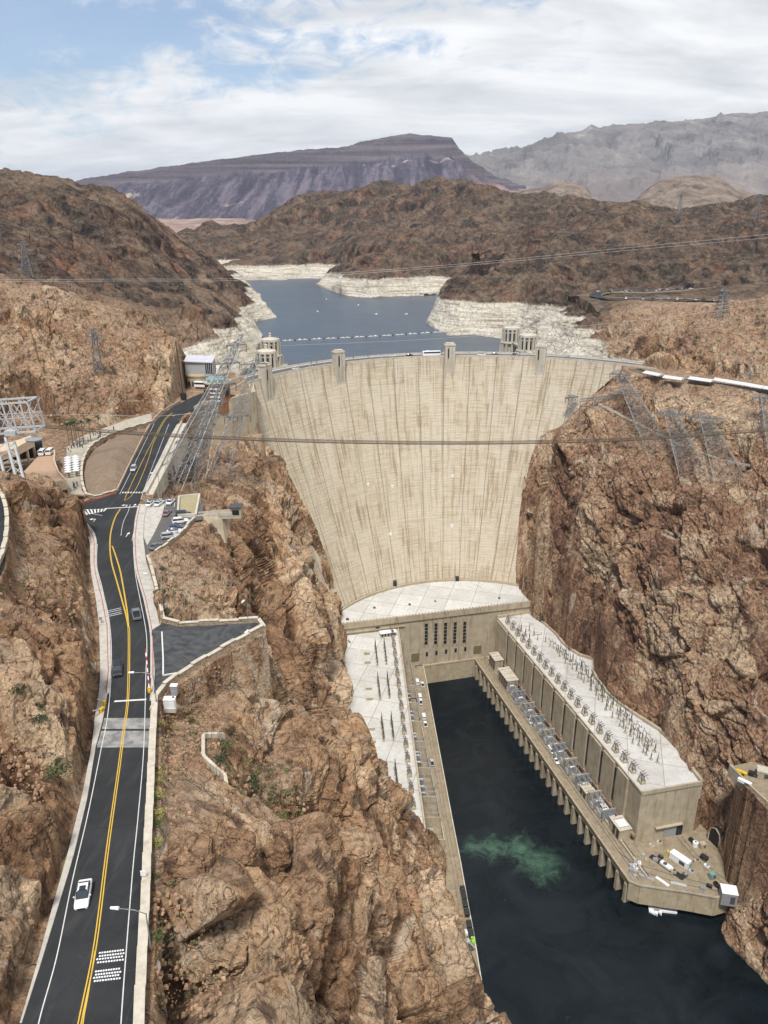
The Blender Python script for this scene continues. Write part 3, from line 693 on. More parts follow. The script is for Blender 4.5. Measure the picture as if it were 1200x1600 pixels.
MATS['lake'] = k.done(base, .3, wv, spec=.4); k.b.inputs['IOR'].default_value = 1.33
sheet('river', [(-60, -300), (240, -300), (240, 480), (-60, 480)], 0.0, MATS['river'])
sheet('lake', [(-420, 450), (-95, 450)] + [(CT[0] + 159.3 * math.sin(R(t)), CT[1] + 159.3 * math.cos(R(t))) for t in range(-64, 48, 4)] + [(190, 500), (260, 900), (400, 1500), (200, 2400), (-700, 2400)], LAKE_Z, MATS['lake'])
k = NT('far_ground'); n1 = k.noise(.0012, 8, .65, dist=1.0); n2 = k.noise(.008, 8, .65)
cc = k.mix(k.mr(n1, .4, .6), (.30,.19,.155), (.20,.135,.105)); cc = k.mix(k.mr(n2, .45, .6), cc, (.36,.27,.21))
MATS['far_ground'] = k.done(cc, .95)
# far ground: an undulating sheet out to the horizon
def gridmesh(name, V, mat, attrname=None, vals=None, smooth=True):
    a, b_ = V.shape[:2]; i = np.arange(a * b_, dtype=np.int32).reshape(a, b_)
    q = np.stack([i[:-1, :-1], i[1:, :-1], i[1:, 1:], i[:-1, 1:]], -1).reshape(-1, 4)
    me = bpy.data.meshes.new(name); me.vertices.add(a * b_); me.vertices.foreach_set('co', V.astype(np.float32).ravel())
    me.loops.add(q.size); me.loops.foreach_set('vertex_index', q.ravel()); me.polygons.add(len(q))
    me.polygons.foreach_set('loop_start', np.arange(len(q), dtype=np.int32) * 4); me.polygons.foreach_set('loop_total', np.full(len(q), 4, np.int32))
    if attrname:
        at = me.attributes.new(attrname, 'FLOAT', 'POINT'); at.data.foreach_set('value', vals.astype(np.float32).ravel())
    me.update(calc_edges=True); me.polygons.foreach_set('use_smooth', np.full(len(q), smooth)); me.materials.append(mat)
    o = bpy.data.objects.new(name, me); C.objects.link(o); return o
aa = np.linspace(R(-42), R(42), 180); rr_ = np.exp(np.linspace(math.log(2300), math.log(28000), 160)); GA, GR = np.meshgrid(aa, rr_, indexing='ij')
gx, gy = GR * np.sin(GA), GR * np.cos(GA); pp = np.column_stack([gx.ravel(), gy.ravel(), np.zeros(gx.size)])
gz = 118 + 45 * sstep(GR.ravel(), 2600, 5200) + (ridged(pp / 900, 4) * 22 + fbm(pp / 300, 3) * 8) * sstep(GR.ravel(), 2400, 3500)
gz = gz - 30 * (GR.ravel() < 2350)
go = gridmesh('far_ground', np.stack([gx, gy, gz.reshape(gx.shape)], -1), MATS['far_ground']); tag(go, kind='structure')
b = MB(); b.add([(-29000, -900, -12), (29000, -900, -12), (29000, 30500, -12), (-29000, 30500, -12)], [(0, 1, 2, 3)]); tag(b.build('ground', MATS['far_ground']), kind='structure')
def far_hill(name, ridge, foot, mat, back=1500, nx=420, ny=150, gsc=260, gamp=60, cliff=None, kind='structure', seed=0, prof=1.0, endz=100):
    """ridge / foot: lists (px, py, depth) along the skyline and the foot line"""
    def line(l, n):
        P_ = [D(*q) for q in l]; s = np.cumsum([0] + [(P_[i + 1] - P_[i]).length for i in range(len(P_) - 1)]); t = np.linspace(0, s[-1], n)
        return np.stack([np.interp(t, s, [q[j] for q in P_]) for j in range(3)], -1)
    # same number of stations with matching horizontal pixel
    xs = np.linspace(ridge[0][0], ridge[-1][0], nx)
    def by_px(l):
        py = np.interp(xs, [q[0] for q in l], [q[1] for q in l]); de = np.interp(xs, [q[0] for q in l], [q[2] for q in l])
        u = (xs - 600) / FPX; v = (800 - py) / FPX
        return np.stack([u * de, (CP + v * SP) * de, CAMZ + (-SP + v * CP) * de], -1)
    Rg, Ft = by_px(ridge), by_px(foot); nb = ny // 5
    t = np.linspace(0, 1, ny); V = np.zeros((nx, ny + nb, 3))
    zc_ = t ** prof
    if cliff: zc_ = np.interp(t, cliff[0], cliff[1])
    V[:, :ny, :2] = Ft[:, None, :2] + (Rg - Ft)[:, None, :2] * t[None, :, None]
    V[:, :ny, 2] = Ft[:, None, 2] + (Rg - Ft)[:, None, 2] * zc_[None]
    tb = np.linspace(0, 1, nb + 1)[1:]; dirn = Rg[:, :2] / np.linalg.norm(Rg[:, :2], axis=1)[:, None]
    V[:, ny:, :2] = Rg[:, None, :2] + dirn[:, None] * (back * tb)[None, :, None]
    V[:, ny:, 2] = Rg[:, None, 2] - (Rg[:, None, 2] - endz) * (tb ** 1.3)[None]
    F = V.reshape(-1, 3); Q_ = F + seed * 100.0
    lat = (Q_[:, 0] * dirn.mean(0)[1] - Q_[:, 1] * dirn.mean(0)[0])
    fl = np.column_stack([lat / gsc, F[:, 1] / (gsc * 6) + seed, F[:, 2] / (gsc * 3)]) + 0.35 * np.column_stack([perlin(F / (gsc * 2)), perlin(F / (gsc * 2) + 9), perlin(F / (gsc * 2) + 19)])
    gl = ridged(fl, 5, 0.5); ge = ridged(F / (gsc * 1.6) + 40, 5, 0.55)
    T = np.concatenate([t, 1 - 0 * tb]); env = np.sin(np.pi * np.clip(np.concatenate([t * 0.96, 0.5 + 0.5 * tb]), 0.03, 1)) ** 0.6
    env = np.broadcast_to(env[None], (nx, ny + nb)).ravel()
    topd = np.broadcast_to(np.concatenate([1 - t, 0.0 * tb])[None], (nx, ny + nb)).ravel()
    F2 = F.copy(); F2[:, 2] += (gl * 0.55 + ge * 0.45) * gamp * env * (0.12 + 0.88 * np.clip(topd * 5, 0, 1)) + fbm(F / (gsc * .25), 3) * gamp * 0.10
    F2[:, 1] += (gl) * gamp * 0.8 * env
    hrel = np.broadcast_to(np.concatenate([zc_, np.ones(nb)])[None], (nx, ny + nb)).ravel()
    o = gridmesh(name, F2.reshape(nx, ny + nb, 3)[:, ::1], mat, 'rel', hrel); return tag(o, kind=kind)
k = NT('mesa_rock'); rel = k.attr('rel'); nn = k.noise(.004, 8, .65, dist=.5)
relw = k.math('ADD', rel, k.math('MULTIPLY', k.math('SUBTRACT', nn, .5), .18))
str_ = k.noise(1.0, 6, .7, vec=k.mapping((.0006, .0006, .03)))
cap = k.ramp(str_, [(.38, (.036,.030,.040)), (.5, (.075,.060,.072)), (.62, (.125,.10,.105))])
sl = k.math('ADD', k.math('MULTIPLY', k.noise(1.0, 8, .7, vec=k.mapping((.011, .0009, .0016)), dist=.8), .8), k.math('MULTIPLY', k.noise(.006, 8, .7, dist=1.0), .2))
slope = k.ramp(sl, [(.41, (.022,.018,.032)), (.5, (.055,.045,.070)), (.60, (.14,.115,.135))])
c = k.mix(k.mr(relw, .60, .66), slope, cap)
pale = k.math('MULTIPLY', k.mr(k.noise(1.0, 6, .6, vec=k.mapping((.0022, .0022, .0010)), dist=.8), .63, .69), k.mr(rel, .75, .55))
c = k.mix(pale, c, (.36,.29,.23))
gx_ = k.n('ShaderNodeSeparateXYZ'); k.l(k.pos(), gx_.inputs[0])
pk = k.math('MULTIPLY', k.mr(gx_.outputs[0], 600, 1000), k.mr(relw, .62, .50))
c = k.mix(k.math('MULTIPLY', pk, .8), c, k.ramp(nn, [(.35, (.20,.085,.075)), (.5, (.33,.19,.155)), (.65, (.42,.32,.26))]))
MATS['mesa'] = k.done(c, .95, k.bump(k.noise(.02, 8, .7), .6, 14))
k = NT('range_rock'); nn = k.noise(.0016, 10, .68, dist=.8); n2 = k.noise(.008, 8, .7); rel = k.attr('rel')
c = k.ramp(nn, [(.33, (.085,.080,.082)), (.47, (.150,.140,.138)), (.6, (.225,.205,.19)), (.7, (.36,.315,.28))])
c = k.mix(k.math('MULTIPLY', k.mr(rel, .30, .05), .4), c, (.24,.185,.16)); c = k.mix(k.math('MULTIPLY', k.mr(n2, .55, .65), .35), c, (.07,.064,.064))
MATS['range'] = k.done(c, .95, k.bump(n2, .8, 25))
k = NT('mid_hill_rock'); nn = k.noise(.012, 8, .65, dist=.6); n2 = k.noise(.06, 7, .7)
c = k.ramp(nn, [(.35, (.070,.050,.040)), (.5, (.19,.145,.11)), (.65, (.27,.215,.165))]); c = k.mix(k.math('MULTIPLY', k.mr(n2, .5, .62), .5), c, (.07,.052,.045))
MATS['midhill'] = k.done(c, .95, k.bump(n2, .8, 5))
far_hill('mesa', [(60,330,7600),(112,288,7600),(128,283,7650),(200,271,7700),(300,258,7800),(400,245,7900),(470,238,7950),(545,232,8000),(560,226,8000),(600,218,8000),(640,213,8000),(695,217,7900),(706,219,7850),(718,236,7700),(740,257,7500),(780,282,7200),(830,300,7000),(900,322,6900)],
    [(60,352,5600),(240,357,5600),(420,357,5500),(600,345,5400),(760,335,5300),(900,338,5200)], MATS['mesa'], back=900, nx=760, ny=230, gsc=120, gamp=46,
    cliff=([0, .30, .62, .72, .76, .88, .91, 1], [0, .22, .55, .68, .84, .90, .985, 1]), seed=1)
far_hill('mountains', [(680,262,9300),(745,252,9300),(770,247,9300),(800,241,9300),(845,221,9400),(870,213,9400),(900,207,9500),(960,197,9500),(1010,195,9500),(1060,190,9500),(1110,185,9500),(1140,178,9500),(1200,176,9500),(1300,170,9500)],
    [(680,330,6800),(800,330,6200),(1000,335,5600),(1300,335,5600)], MATS['range'], back=2500, nx=640, ny=240, gsc=420, gamp=150, seed=4, prof=1.15)
far_hill('pale_hill', [(730,318,2700),(780,304,2700),(820,297,2700),(850,293,2700),(868,284,2700),(885,284,2700),(905,289,2700),(918,293,2700),(925,306,2650),(945,322,2600)],
    [(730,345,2250),(850,345,2200),(945,345,2200)], MATS['midhill'], back=500, nx=240, ny=90, gsc=60, gamp=14, seed=7)
far_hill('striped_hill', [(960,330,3000),(990,315,3000),(1015,292,3000),(1040,279,3000),(1070,275,3000),(1105,274,3000),(1130,280,3000),(1150,293,3000),(1180,305,2950),(1230,318,2900)],
    [(960,350,2500),(1100,350,2400),(1230,350,2400)], MATS['midhill'], back=600, nx=280, ny=90, gsc=70, gamp=16, seed=9)
# ================================================================ dam
k = NT('dam_concrete'); uvn = k.n('ShaderNodeUVMap'); uv = uvn.outputs[0]
br = k.n('ShaderNodeTexBrick'); k.l(uv, br.inputs['Vector']); br.offset = 0.0; br.squash = 1
for nme, v in (('Color1', (0, 0, 0, 1)), ('Color2', (1, 1, 1, 1)), ('Mortar', (.5, .5, .5, 1)), ('Scale', 1.0), ('Mortar Size', .012), ('Brick Width', .5), ('Row Height', .0625 * 2)): br.inputs[nme].default_value = v
br.inputs['Scale'].default_value = 0.12
sc1 = k.noise(1.0, 7, .65, vec=k.mapping((.5, .035, 1), src=uv), dist=.2)
sc2 = k.noise(1.0, 6, .7, vec=k.mapping((.04, .9, 1), src=uv))
sc3 = k.noise(1.0, 5, .6, vec=k.mapping((.035, .035, 1), src=uv))
col = k.mix(k.mr(br.outputs[0], 0, 1), (.465,.40,.295), (.53,.46,.345))
col = k.mix(k.math('MULTIPLY', k.mr(sc2, .45, .62), .5), col, (.335,.275,.195))
col = k.mix(k.math('MULTIPLY', k.mr(sc1, .50, .59), .75), col, (.285,.22,.14))
blk = k.n('ShaderNodeTexBrick'); k.l(uv, blk.inputs['Vector']); blk.offset = 0.37
for nme, v in (('Color1', (0, 0, 0, 1)), ('Color2', (1, 1, 1, 1)), ('Mortar', (.5, .5, .5, 1)), ('Mortar Size', .0), ('Brick Width', .42), ('Row Height', .75)): blk.inputs[nme].default_value = v
blk.inputs['Scale'].default_value = .055
drip = k.noise(1.0, 7, .7, vec=k.mapping((1.6, .05, 1), src=uv), dist=.1)
dm = k.math('MULTIPLY', k.mr(drip, .56, .66), k.mr(k.noise(1.0, 3, .5, vec=k.mapping((.10, .05, 1), src=uv)), .50, .56))
col = k.mix(k.math('MULTIPLY', dm, .75), col, (.16,.105,.06))
lt = k.math('MULTIPLY', k.mr(k.noise(1.0, 5, .6, vec=k.mapping((.75, .02, 1), src=uv)), .58, .66), .6)
col = k.mix(lt, col, (.58,.54,.45)); col = k.mix(k.math('MULTIPLY', k.mr(blk.outputs[0], .2, .9), .34), col, (.58,.53,.43))
vj = k.n('ShaderNodeSeparateXYZ'); k.l(uv, vj.inputs[0])
jm = k.math('PINGPONG', k.math('ADD', vj.outputs[0], k.math('MULTIPLY', k.noise(1.0, 2, .5, vec=k.mapping((.06, .02, 1), src=uv)), 2.0)), 7.6); col = k.mix(k.math('MULTIPLY', k.mr(jm, .0, .55, 1, 0), .7), col, (.20,.155,.105))
hj = k.math('PINGPONG', vj.outputs[1], .76); col = k.mix(k.math('MULTIPLY', k.mr(hj, .0, .16, 1, 0), k.mr(sc3, .3, .7, .15, .5)), col, (.22,.17,.115))
MATS['dam'] = k.done(col, .9, k.bump(k.math('ADD', br.outputs[0], k.math('MULTIPLY', k.mr(jm, 0, .5), 1.5)), .5, .3), spec=.25)
def concrete(name, c1, c2, st, scale=.25, rough=.88):
    k = NT(name); a = k.noise(scale, 8, .65); v = k.noise(1.0, 7, .68, vec=k.mapping((.6, .6, .06)))
    c = k.mix(k.mr(a, .35, .65), c1, c2); c = k.mix(k.math('MULTIPLY', k.mr(v, .5, .66), .6), c, st)
    c = k.mix(k.math('MULTIPLY', k.mr(k.noise(2.5, 5, .7), .55, .7), .3), c, st)
    MATS[name] = k.done(c, rough, k.bump(k.noise(1.5, 6, .6), .3, .08), spec=.25); return MATS[name]
concrete('conc', (.38,.32,.225), (.46,.40,.30), (.23,.165,.095))
concrete('conc_pale', (.46,.42,.34), (.55,.51,.43), (.33,.28,.21))
concrete('conc_deck', (.25,.20,.135), (.31,.255,.175), (.15,.115,.075))
concrete('roof_white', (.53,.515,.48), (.61,.60,.57), (.42,.385,.335), .12)
def add_seams(name, sx, sy, rot, f=.5):
    m_ = MATS[name]; t_ = m_.node_tree; bs = t_.nodes['Principled BSDF']; src = bs.inputs['Base Color'].links[0].from_socket
    k = NT.__new__(NT); k.m = m_; k.t = t_; k.b = bs; k.tc = None
    br_ = k.n('ShaderNodeTexBrick'); br_.offset = 0; k.l(k.mapping((1 / sx, 1 / sy, 1), (0, 0, rot)), br_.inputs['Vector'])
    for a_, v_ in (('Scale', 1.0), ('Mortar Size', .012), ('Brick Width', 1.0), ('Row Height', 1.0), ('Color1', (1, 1, 1, 1)), ('Color2', (.86, .86, .85, 1)), ('Mortar', (.55, .53, .5, 1))): br_.inputs[a_].default_value = v_
    sp = k.mr(k.noise(.9, 6, .75), .66, .72); c_ = k.mix(1.0, src, br_.outputs[0], 'MULTIPLY'); c_ = k.mix(k.math('MULTIPLY', sp, .55), c_, (.16,.15,.13))
    rs = k.mr(k.noise(.06, 5, .7, dist=1.0), .60, .68); c_ = k.mix(k.math('MULTIPLY', rs, .35), c_, (.26,.21,.165)); k.l(c_, bs.inputs['Base Color'])
add_seams('roof_white', 15, 15, .26)
concrete('walk', (.42,.39,.34), (.50,.47,.42), (.30,.27,.23), .6)
simple('dark_glass', (.02,.024,.028), .25, var=.2); simple('steel', (.34,.35,.36), .45, metal=.3); simple('dark_steel', (.07,.07,.07), .6)
simple('white_paint', (.78,.78,.78), .45, var=.04); simple('rubber', (.02,.02,.02), .8)
dam = thing('dam', 'huge pale concrete arch dam wall between the red canyon cliffs', 'dam', (CT[0], CT[1], 0))
NAa, NZ = 220, 70; angs = np.linspace(R(-74), R(52), NAa); zs = np.linspace(179.0, 20.0, NZ)
verts = []; uvl = []
for a in angs:
    for z in zs:
        v = dam_pt(a, z); verts.append((v.x - CT[0], v.y - CT[1], v.z)); uvl.append((a * 128.0, z))
me = bpy.data.meshes.new('downstream_face'); fs = [(i * NZ + j, i * NZ + j + 1, (i + 1) * NZ + j + 1, (i + 1) * NZ + j) for i in range(NAa - 1) for j in range(NZ - 1)]
me.from_pydata(verts, [], fs); ul = me.uv_layers.new(name='UVMap')
for lp in me.loops: ul.data[lp.index].uv = uvl[lp.vertex_index]
me.polygons.foreach_set('use_smooth', [True] * len(fs)); me.materials.append(MATS['dam'])
fo = bpy.data.objects.new('downstream_face', me); C.objects.link(fo); fo.parent = dam
def arcp(ang, r, z): return Vector((CT[0] + r * math.sin(ang), CT[1] + r * math.cos(ang), z))
def arcstrip(mb, r0, r1, z, a0=-67.5, a1=47, n=90):
    A_ = [arcp(R(a0 + (a1 - a0) * i / n), r1, z) for i in range(n + 1)]; B_ = [arcp(R(a0 + (a1 - a0) * i / n), r0, z) for i in range(n + 1)]; mb.strip(B_, A_)
def arcwall(mb, r0, r1, z0, z1, a0=-67.5, a1=47, n=90):
    for rA, rB, zA, zB in ((r0, r0, z0, z1), (r0, r1, z1, z1), (r1, r1, z1, z0)):
        A_ = [arcp(R(a0 + (a1 - a0) * i / n), rA, zA) for i in range(n + 1)]; B_ = [arcp(R(a0 + (a1 - a0) * i / n), rB, zB) for i in range(n + 1)]; mb.strip(A_, B_)
b = MB(); arcwall(b, 146.0, 146.6, 178.0, 180.1); b.build('parapet', MATS['conc_pale'], dam)
b = MB(); arcwall(b, 158.8, 159.4, 178.0, 180.1); arcstrip(b, 146.6, 148.6, 179.15); arcstrip(b, 156.8, 158.8, 179.15); b.build('walkway', MATS['walk'], dam)
k = NT('asphalt'); c = k.mix(k.mr(k.noise(.15, 6, .6), .35, .65), (.022,.023,.024), (.032,.033,.034)); tr = k.noise(1.0, 5, .6, vec=k.mapping((.9, .05, 1)))
c = k.mix(k.math('MULTIPLY', k.mr(tr, .5, .7), .6), c, (.050,.050,.049)); c = k.mix(k.math('MULTIPLY', k.mr(k.noise(.9, 8, .75, dist=1.5), .60, .66), .35), c, (.075,.072,.068)); c = k.mix(k.math('MULTIPLY', k.mr(k.voro(.11, 'DISTANCE_TO_EDGE', vec=k.mapping((1, .6, 1))), .0, .006, 1, 0), .7), c, (.010,.010,.010)); MATS['asphalt'] = k.done(c, .8, k.bump(k.noise(12, 3, .6), .25, .02), spec=.3)
k = NT('asphalt_old'); c = k.mix(k.mr(k.noise(.25, 8, .7, dist=1.5), .35, .65), (.035,.037,.040), (.085,.086,.086)); MATS['asphalt_old'] = k.done(c, .85)
simple('asphalt_grey', (.105,.10,.092), .85, var=.12)
b = MB(); arcstrip(b, 148.6, 156.8, 179.02); b.build('roadway', MATS['asphalt_grey'], dam)
b = MB()
for i in range(90):                          # upstream face
    pass
A_ = [arcp(R(-67.5 + 114.5 * i / 60), 159.4, 178) for i in range(61)]; B_ = [arcp(R(-67.5 + 114.5 * i / 60), 159.4, 120) for i in range(61)]; b.strip(A_, B_); b.build('upstream_face', MATS['conc_pale'], dam)
def ang_of(px, py=570):
    v = DAM(px, py); return math.atan2(v.x - CT[0], v.y - CT[1])
for px in (411, 527, 702, 845):
    a = ang_of(px, 572 if px < 500 else 562 if px < 600 else 560); rz = -a; cc_ = arcp(a, 145.6, 0)
    b = MB(); b.box((cc_.x, cc_.y, 172.0), (6.6, 4.6, 29.0), rz)
    for sx_ in (-2.5, 0, 2.5):
        q = arcp(a, 143.1, 0); q = q + Vector((math.cos(rz), math.sin(rz), 0)) * sx_; b.box((q.x, q.y, 170.0), (1.3, .7, 32.0), rz)
    q = arcp(a, 145.6, 0); b.box((q.x, q.y, 187.0), (7.2, 5.2, .9), rz); b.box((q.x, q.y, 187.9), (5.4, 3.6, .9), rz)
    t_ = b.build('crest_tower', MATS['conc_pale'], dam)
    q = arcp(a, 142.9, 0) + Vector((math.cos(rz), math.sin(rz), 0)) * -1.25
    w_ = MB(); w_.box((q.x, q.y, 182.0), (.7, .3, 6.0), rz); wo_ = w_.build('slit_window', MATS['dark_glass'], t_)
    wo_.data.transform(Matrix.Translation((0, 0, 0)))
# small drain adits and fittings on the face
for px, py in [(575,757),(613,760),(707,744),(706,822),(610,835)]:
    b = MB(); v = DAM(px, py); b.box(v, (1.8, 1.2, 1.8), 0); b.build('access_port', MATS['white_paint'], dam)
for px, py in [(617,912),(714,905)]:
    b = MB(); v = DAM(px, py); b.box((v.x, v.y - .6, v.z), (2.2, 3, 4.0), 0); b.build('face_doorway', MATS['dark_glass'], dam)
# abutment wall to the left of the arch
aw = thing('abutment_wall', 'tall smooth concrete wing wall at the left end of the dam', 'wall', P(330, 612, 150))
b = MB(); q = [P(258, 644, 179.4), P(294, 634, 179.4), P(361, 624, 179.4), P(399, 613, 179.4)]
dx = Vector((0, 3.0, 0))
for i in range(3): b.prism([q[i][:2], q[i + 1][:2], (q[i + 1] + dx)[:2], (q[i] + dx)[:2]], 130, 179.9 + .004 * i)
b.prism([q[3][:2], (q[3] + Vector((-5, 26, 0)))[:2], (q[3] + Vector((-8, 26, 0)))[:2], (q[3] + Vector((-3, 2, 0)))[:2]], 120, 179.3)
b.build('wall', MATS['conc'], aw)
# ================================================================ intake towers
def make_intake():
    t = thing('intake_tower', 'x', 'tower', (0, 0, 0), 0, 'intake towers rising from the lake behind the dam')
    b = LB(); b.lathe((0, 0, 0), [(6.3, -60), (6.3, -.6), (7.6, -.6), (7.6, 0), (5.5, .01), (5.5, 9.0), (6.2, 9.0), (6.2, 9.8), (5.9, 9.8), (5.9, 10.4), (3.2, 11.1), (.8, 11.5)], 24)
    for i in range(12):
        a = 2 * math.pi * i / 12; b.box((5.9 * math.cos(a), 5.9 * math.sin(a), 4.2), (1.5, 1.1, 9.4), a)
        b.box((6.9 * math.cos(a), 6.9 * math.sin(a), -30), (2.4, 1.3, 58), a)
    b.build('shaft', MATS['conc_pale'], t)
    for i in range(12):
        a = 2 * math.pi * (i + .5) / 12; c_ = LB(); c_.box((5.45 * math.cos(a), 5.45 * math.sin(a), 3.9), (.35, 1.15, 5.8), a); c_.box((5.45 * math.cos(a), 5.45 * math.sin(a), 8), (.3, .8, .9), a)
        c_.build('window', MATS['dark_glass'], t)
    c_ = LB(); c_.lathe((0, 0, 11.4), [(.9, 0), (.9, 1.3), (.5, 1.5), (.5, 2.0), (.9, 2.3), (.6, 2.9), (.1, 3.1)], 12); c_.build('finial', MATS['conc_pale'], t)
    return t
it0 = make_intake()
itl = [((-72, 491, 178.8), 'pale round intake tower nearest the dam on the left shore'), ((-74.5, 528, 180.2), 'pale intake tower behind the nearer one on the left shore'),
       ((99, 556, 178.8), 'pale round intake tower nearest the dam at the right end'), ((93, 592, 178.8), 'pale intake tower on open stilts farthest out at the right end')]
for i, (l, s) in enumerate(itl):
    o = it0 if i == 0 else copy_tree(it0); relabel(o, s, l); o['category'] = 'tower'
def footbridge(a, b_, label, w_=4.0, z=178.6, piers=True):
    t = thing('access_bridge', label, 'bridge', ((a[0] + b_[0]) / 2, (a[1] + b_[1]) / 2, z - 3))
    m = MB(); m.wallseg(a, b_, w_, z - 1.0, z); m.wallseg(a, b_, .4, z, z + 1.1, w_ / 2); m.wallseg(a, b_, .4, z + .004, z + 1.104, -w_ / 2); m.build('deck', MATS['conc_pale'], t)
    if piers:
        m = MB(); q = Vector(a).lerp(Vector(b_), .5); m.box((q.x, q.y, z - 22), (1.6, w_ * .8, 41.5)); m.build('pier', MATS['conc_pale'], t)
footbridge((-68, 484), (-58, 497), 'short pale concrete bridge from crest to the left intake tower', 6)
footbridge((-72.8, 497), (-74, 521), 'concrete bridge linking the two left intake towers')
footbridge((99, 538), (99, 550), 'short concrete bridge from crest to the right intake tower', 5)
footbridge((98, 562), (95, 586), 'concrete bridge linking the two right intake towers')
# ================================================================ powerhouses
def V2(p): return (p[0], p[1])
def on_wall(px, py, A_, B_, off=0.0):          # sight line meets the vertical plane A-B, pushed off towards the river side
    d = ray(px, py); ax = Vector((B_[0] - A_[0], B_[1] - A_[1])).normalized(); n = Vector((ax.y, -ax.x))
    t = (A_[0] * n.x + A_[1] * n.y + off) / (d.x * n.x + d.y * n.y); return Vector((d.x * t, d.y * t, CAMZ + d.z * t))
FL, FR = P(537, 976, 46), P(829, 941, 46)
ax = Vector((FR.x - FL.x, FR.y - FL.y)).normalized(); fn = Vector((ax.y, -ax.x)); frz = math.atan2(ax.y, ax.x)   # fn points downstream
cp = thing('central_powerhouse', 'flat white roofed concrete powerhouse block at the foot of the dam', 'powerhouse', (30, 430, 0))
arc = [dam_pt(R(t), 46.0) for t in np.linspace(-62, 38, 24)]
arc = [V2(a - Vector((math.sin(t_) * 0, 0, 0))) for a, t_ in zip(arc, np.linspace(-62, 38, 24))]
# roof slab reaches 4 m under the dam face
arcu = [V2(dam_pt(R(t), 44.0) + Vector((math.sin(R(t)), math.cos(R(t)), 0)) * 4) for t in np.linspace(-66, 44, 28)]
b = MB(); b.prism([V2(FL)] + arcu + [V2(FR)], -5, 45.6); b.build('wall', MATS['conc'], cp)
b = MB(); ins = 1.6
b.prism([V2(FL.to_2d() - fn * ins + ax * .5)] + arcu + [V2(FR.to_2d() - fn * ins - ax * .5)], 45.62, 45.8); rfc = b.build('roof', MATS['roof_white'], cp)
b = MB(); b.wallseg(FL - Vector((fn.x, fn.y, 0)) * -.25, FR + Vector((fn.x, fn.y, 0)) * .25, .9, 43.2, 47.0)
q = FL.to_2d() + fn * .1
for i in range(60):
    s = i / 59; c_ = FL.lerp(FR, s); b.box((c_.x + fn.x * .2, c_.y + fn.y * .2, 47.3), (.5, .5, .7), frz)
b.build('parapet', MATS['conc'], cp)
b = MB()                                         # curb against the dam
pts_ = [dam_pt(R(t), 46.5) - Vector((math.sin(R(t)), math.cos(R(t)), 0)) * 1.0 for t in np.linspace(-62, 38, 40)]
for i in range(39): b.wallseg(pts_[i], pts_[i + 1], .9, 45.8, 47.2 + .003 * (i % 2))
b.build('curb', MATS['conc'], cp)
tan = fn
def wallbox(mb, px, py, w_, h, d_, off): # box on the front wall centred at pixel
    c_ = on_wall(px, py, FL, FR, off); mb.box(c_, (w_, d_, h), frz)
for px in (666, 681, 696, 711, 726):
    b = MB(); dy = (696 - px) * .05
    top = on_wall(px, 973 + dy, FL, FR); bot = on_wall(px, 1005 + dy, FL, FR); m_ = (top.z + bot.z) / 2; h = top.z - bot.z
    q = Vector((top.x, top.y)) + fn * .12; b.box((q.x, q.y, m_), (2.0, .3, h), frz); wd = b.build('window', MATS['dark_glass'], cp)
    f = MB()
    for sx_ in (-1.25, 1.25):
        q2 = q + ax * sx_; f.box((q2.x, q2.y, m_ + 1.5), (.5, .9, h + 5), frz)
    for kz in range(1, 6): f.box((q.x + fn.x * .16, q.y + fn.y * .16, bot.z + h * kz / 6), (2.0, .12, .18), frz)
    f.build('frame', MATS['conc'], cp)
for px, py in [(667, 1022), (682, 1020), (697, 1018), (712, 1016), (727, 1014)]:
    b = MB(); wallbox(b, px, py, 1.3, 2.6, .3, .12); b.build('window', MATS['dark_glass'], cp)
b = MB(); wallbox(b, 649, 1027, 5.0, 5.2, .3, .14); b.build('door', simple('bronze', (.16,.14,.08), .6), cp)
b = MB(); wallbox(b, 746, 1015, 5.0, 5.2, .3, .14); b.build('door', MATS['bronze'], cp)
for px, py, w_ in [(575, 978, 2.2), (590, 981, 2.4)]:
    b = MB(); wallbox(b, px, py, w_, .9, .3, .14); b.build('vent', MATS['dark_glass'], cp)
b = MB(); wallbox(b, 575, 985, 44, .7, .8, .3); wallbox(b, 700, 962, 66, .9, .7, .3); b.build('cornice', MATS['conc'], cp)
for px, py, sx_, sy_ in [(585,950,1.2,1.2),(640,945,1.2,1.2),(680,940,.8,.8),(600,968,3,1),(543,968,1.6,1.6),(780,935,1,1)]:
    b = MB(); c_ = P(px, py, 45.9); b.box((c_.x, c_.y, 46.2), (sx_, sy_, .8), frz); b.build('roof_hatch', MATS['dark_steel'], rfc)
# tailrace quay below the front wall
tq = thing('tailrace_wall', 'stained concrete ledge across the head of the river basin', 'quay wall', P(700, 1040, 12))
b = MB(); a1, a2 = P(650, 1044, 12), P(760, 1028, 12); b.prism([V2(a1), V2(a2), V2(a2 - Vector((fn.x, fn.y, 0)) * 12), V2(a1 - Vector((fn.x, fn.y, 0)) * 12)], -5, 12.0); b.build('ledge', MATS['conc'], tq)
b = MB(); b.wallseg(a1, a2, .35, 12.0, 13.0); b.build('parapet', MATS['conc'], tq)
concrete('conc_stain', (.36,.29,.19), (.44,.38,.27), (.20,.13,.06)); tq.children[0].data.materials[0] = MATS['conc_stain']
nth = 'first second third fourth fifth sixth seventh eighth ninth tenth eleventh twelfth thirteenth fourteenth fifteenth sixteenth seventeenth eighteenth nineteenth twentieth twenty-first twenty-second twenty-third twenty-fourth'.split()
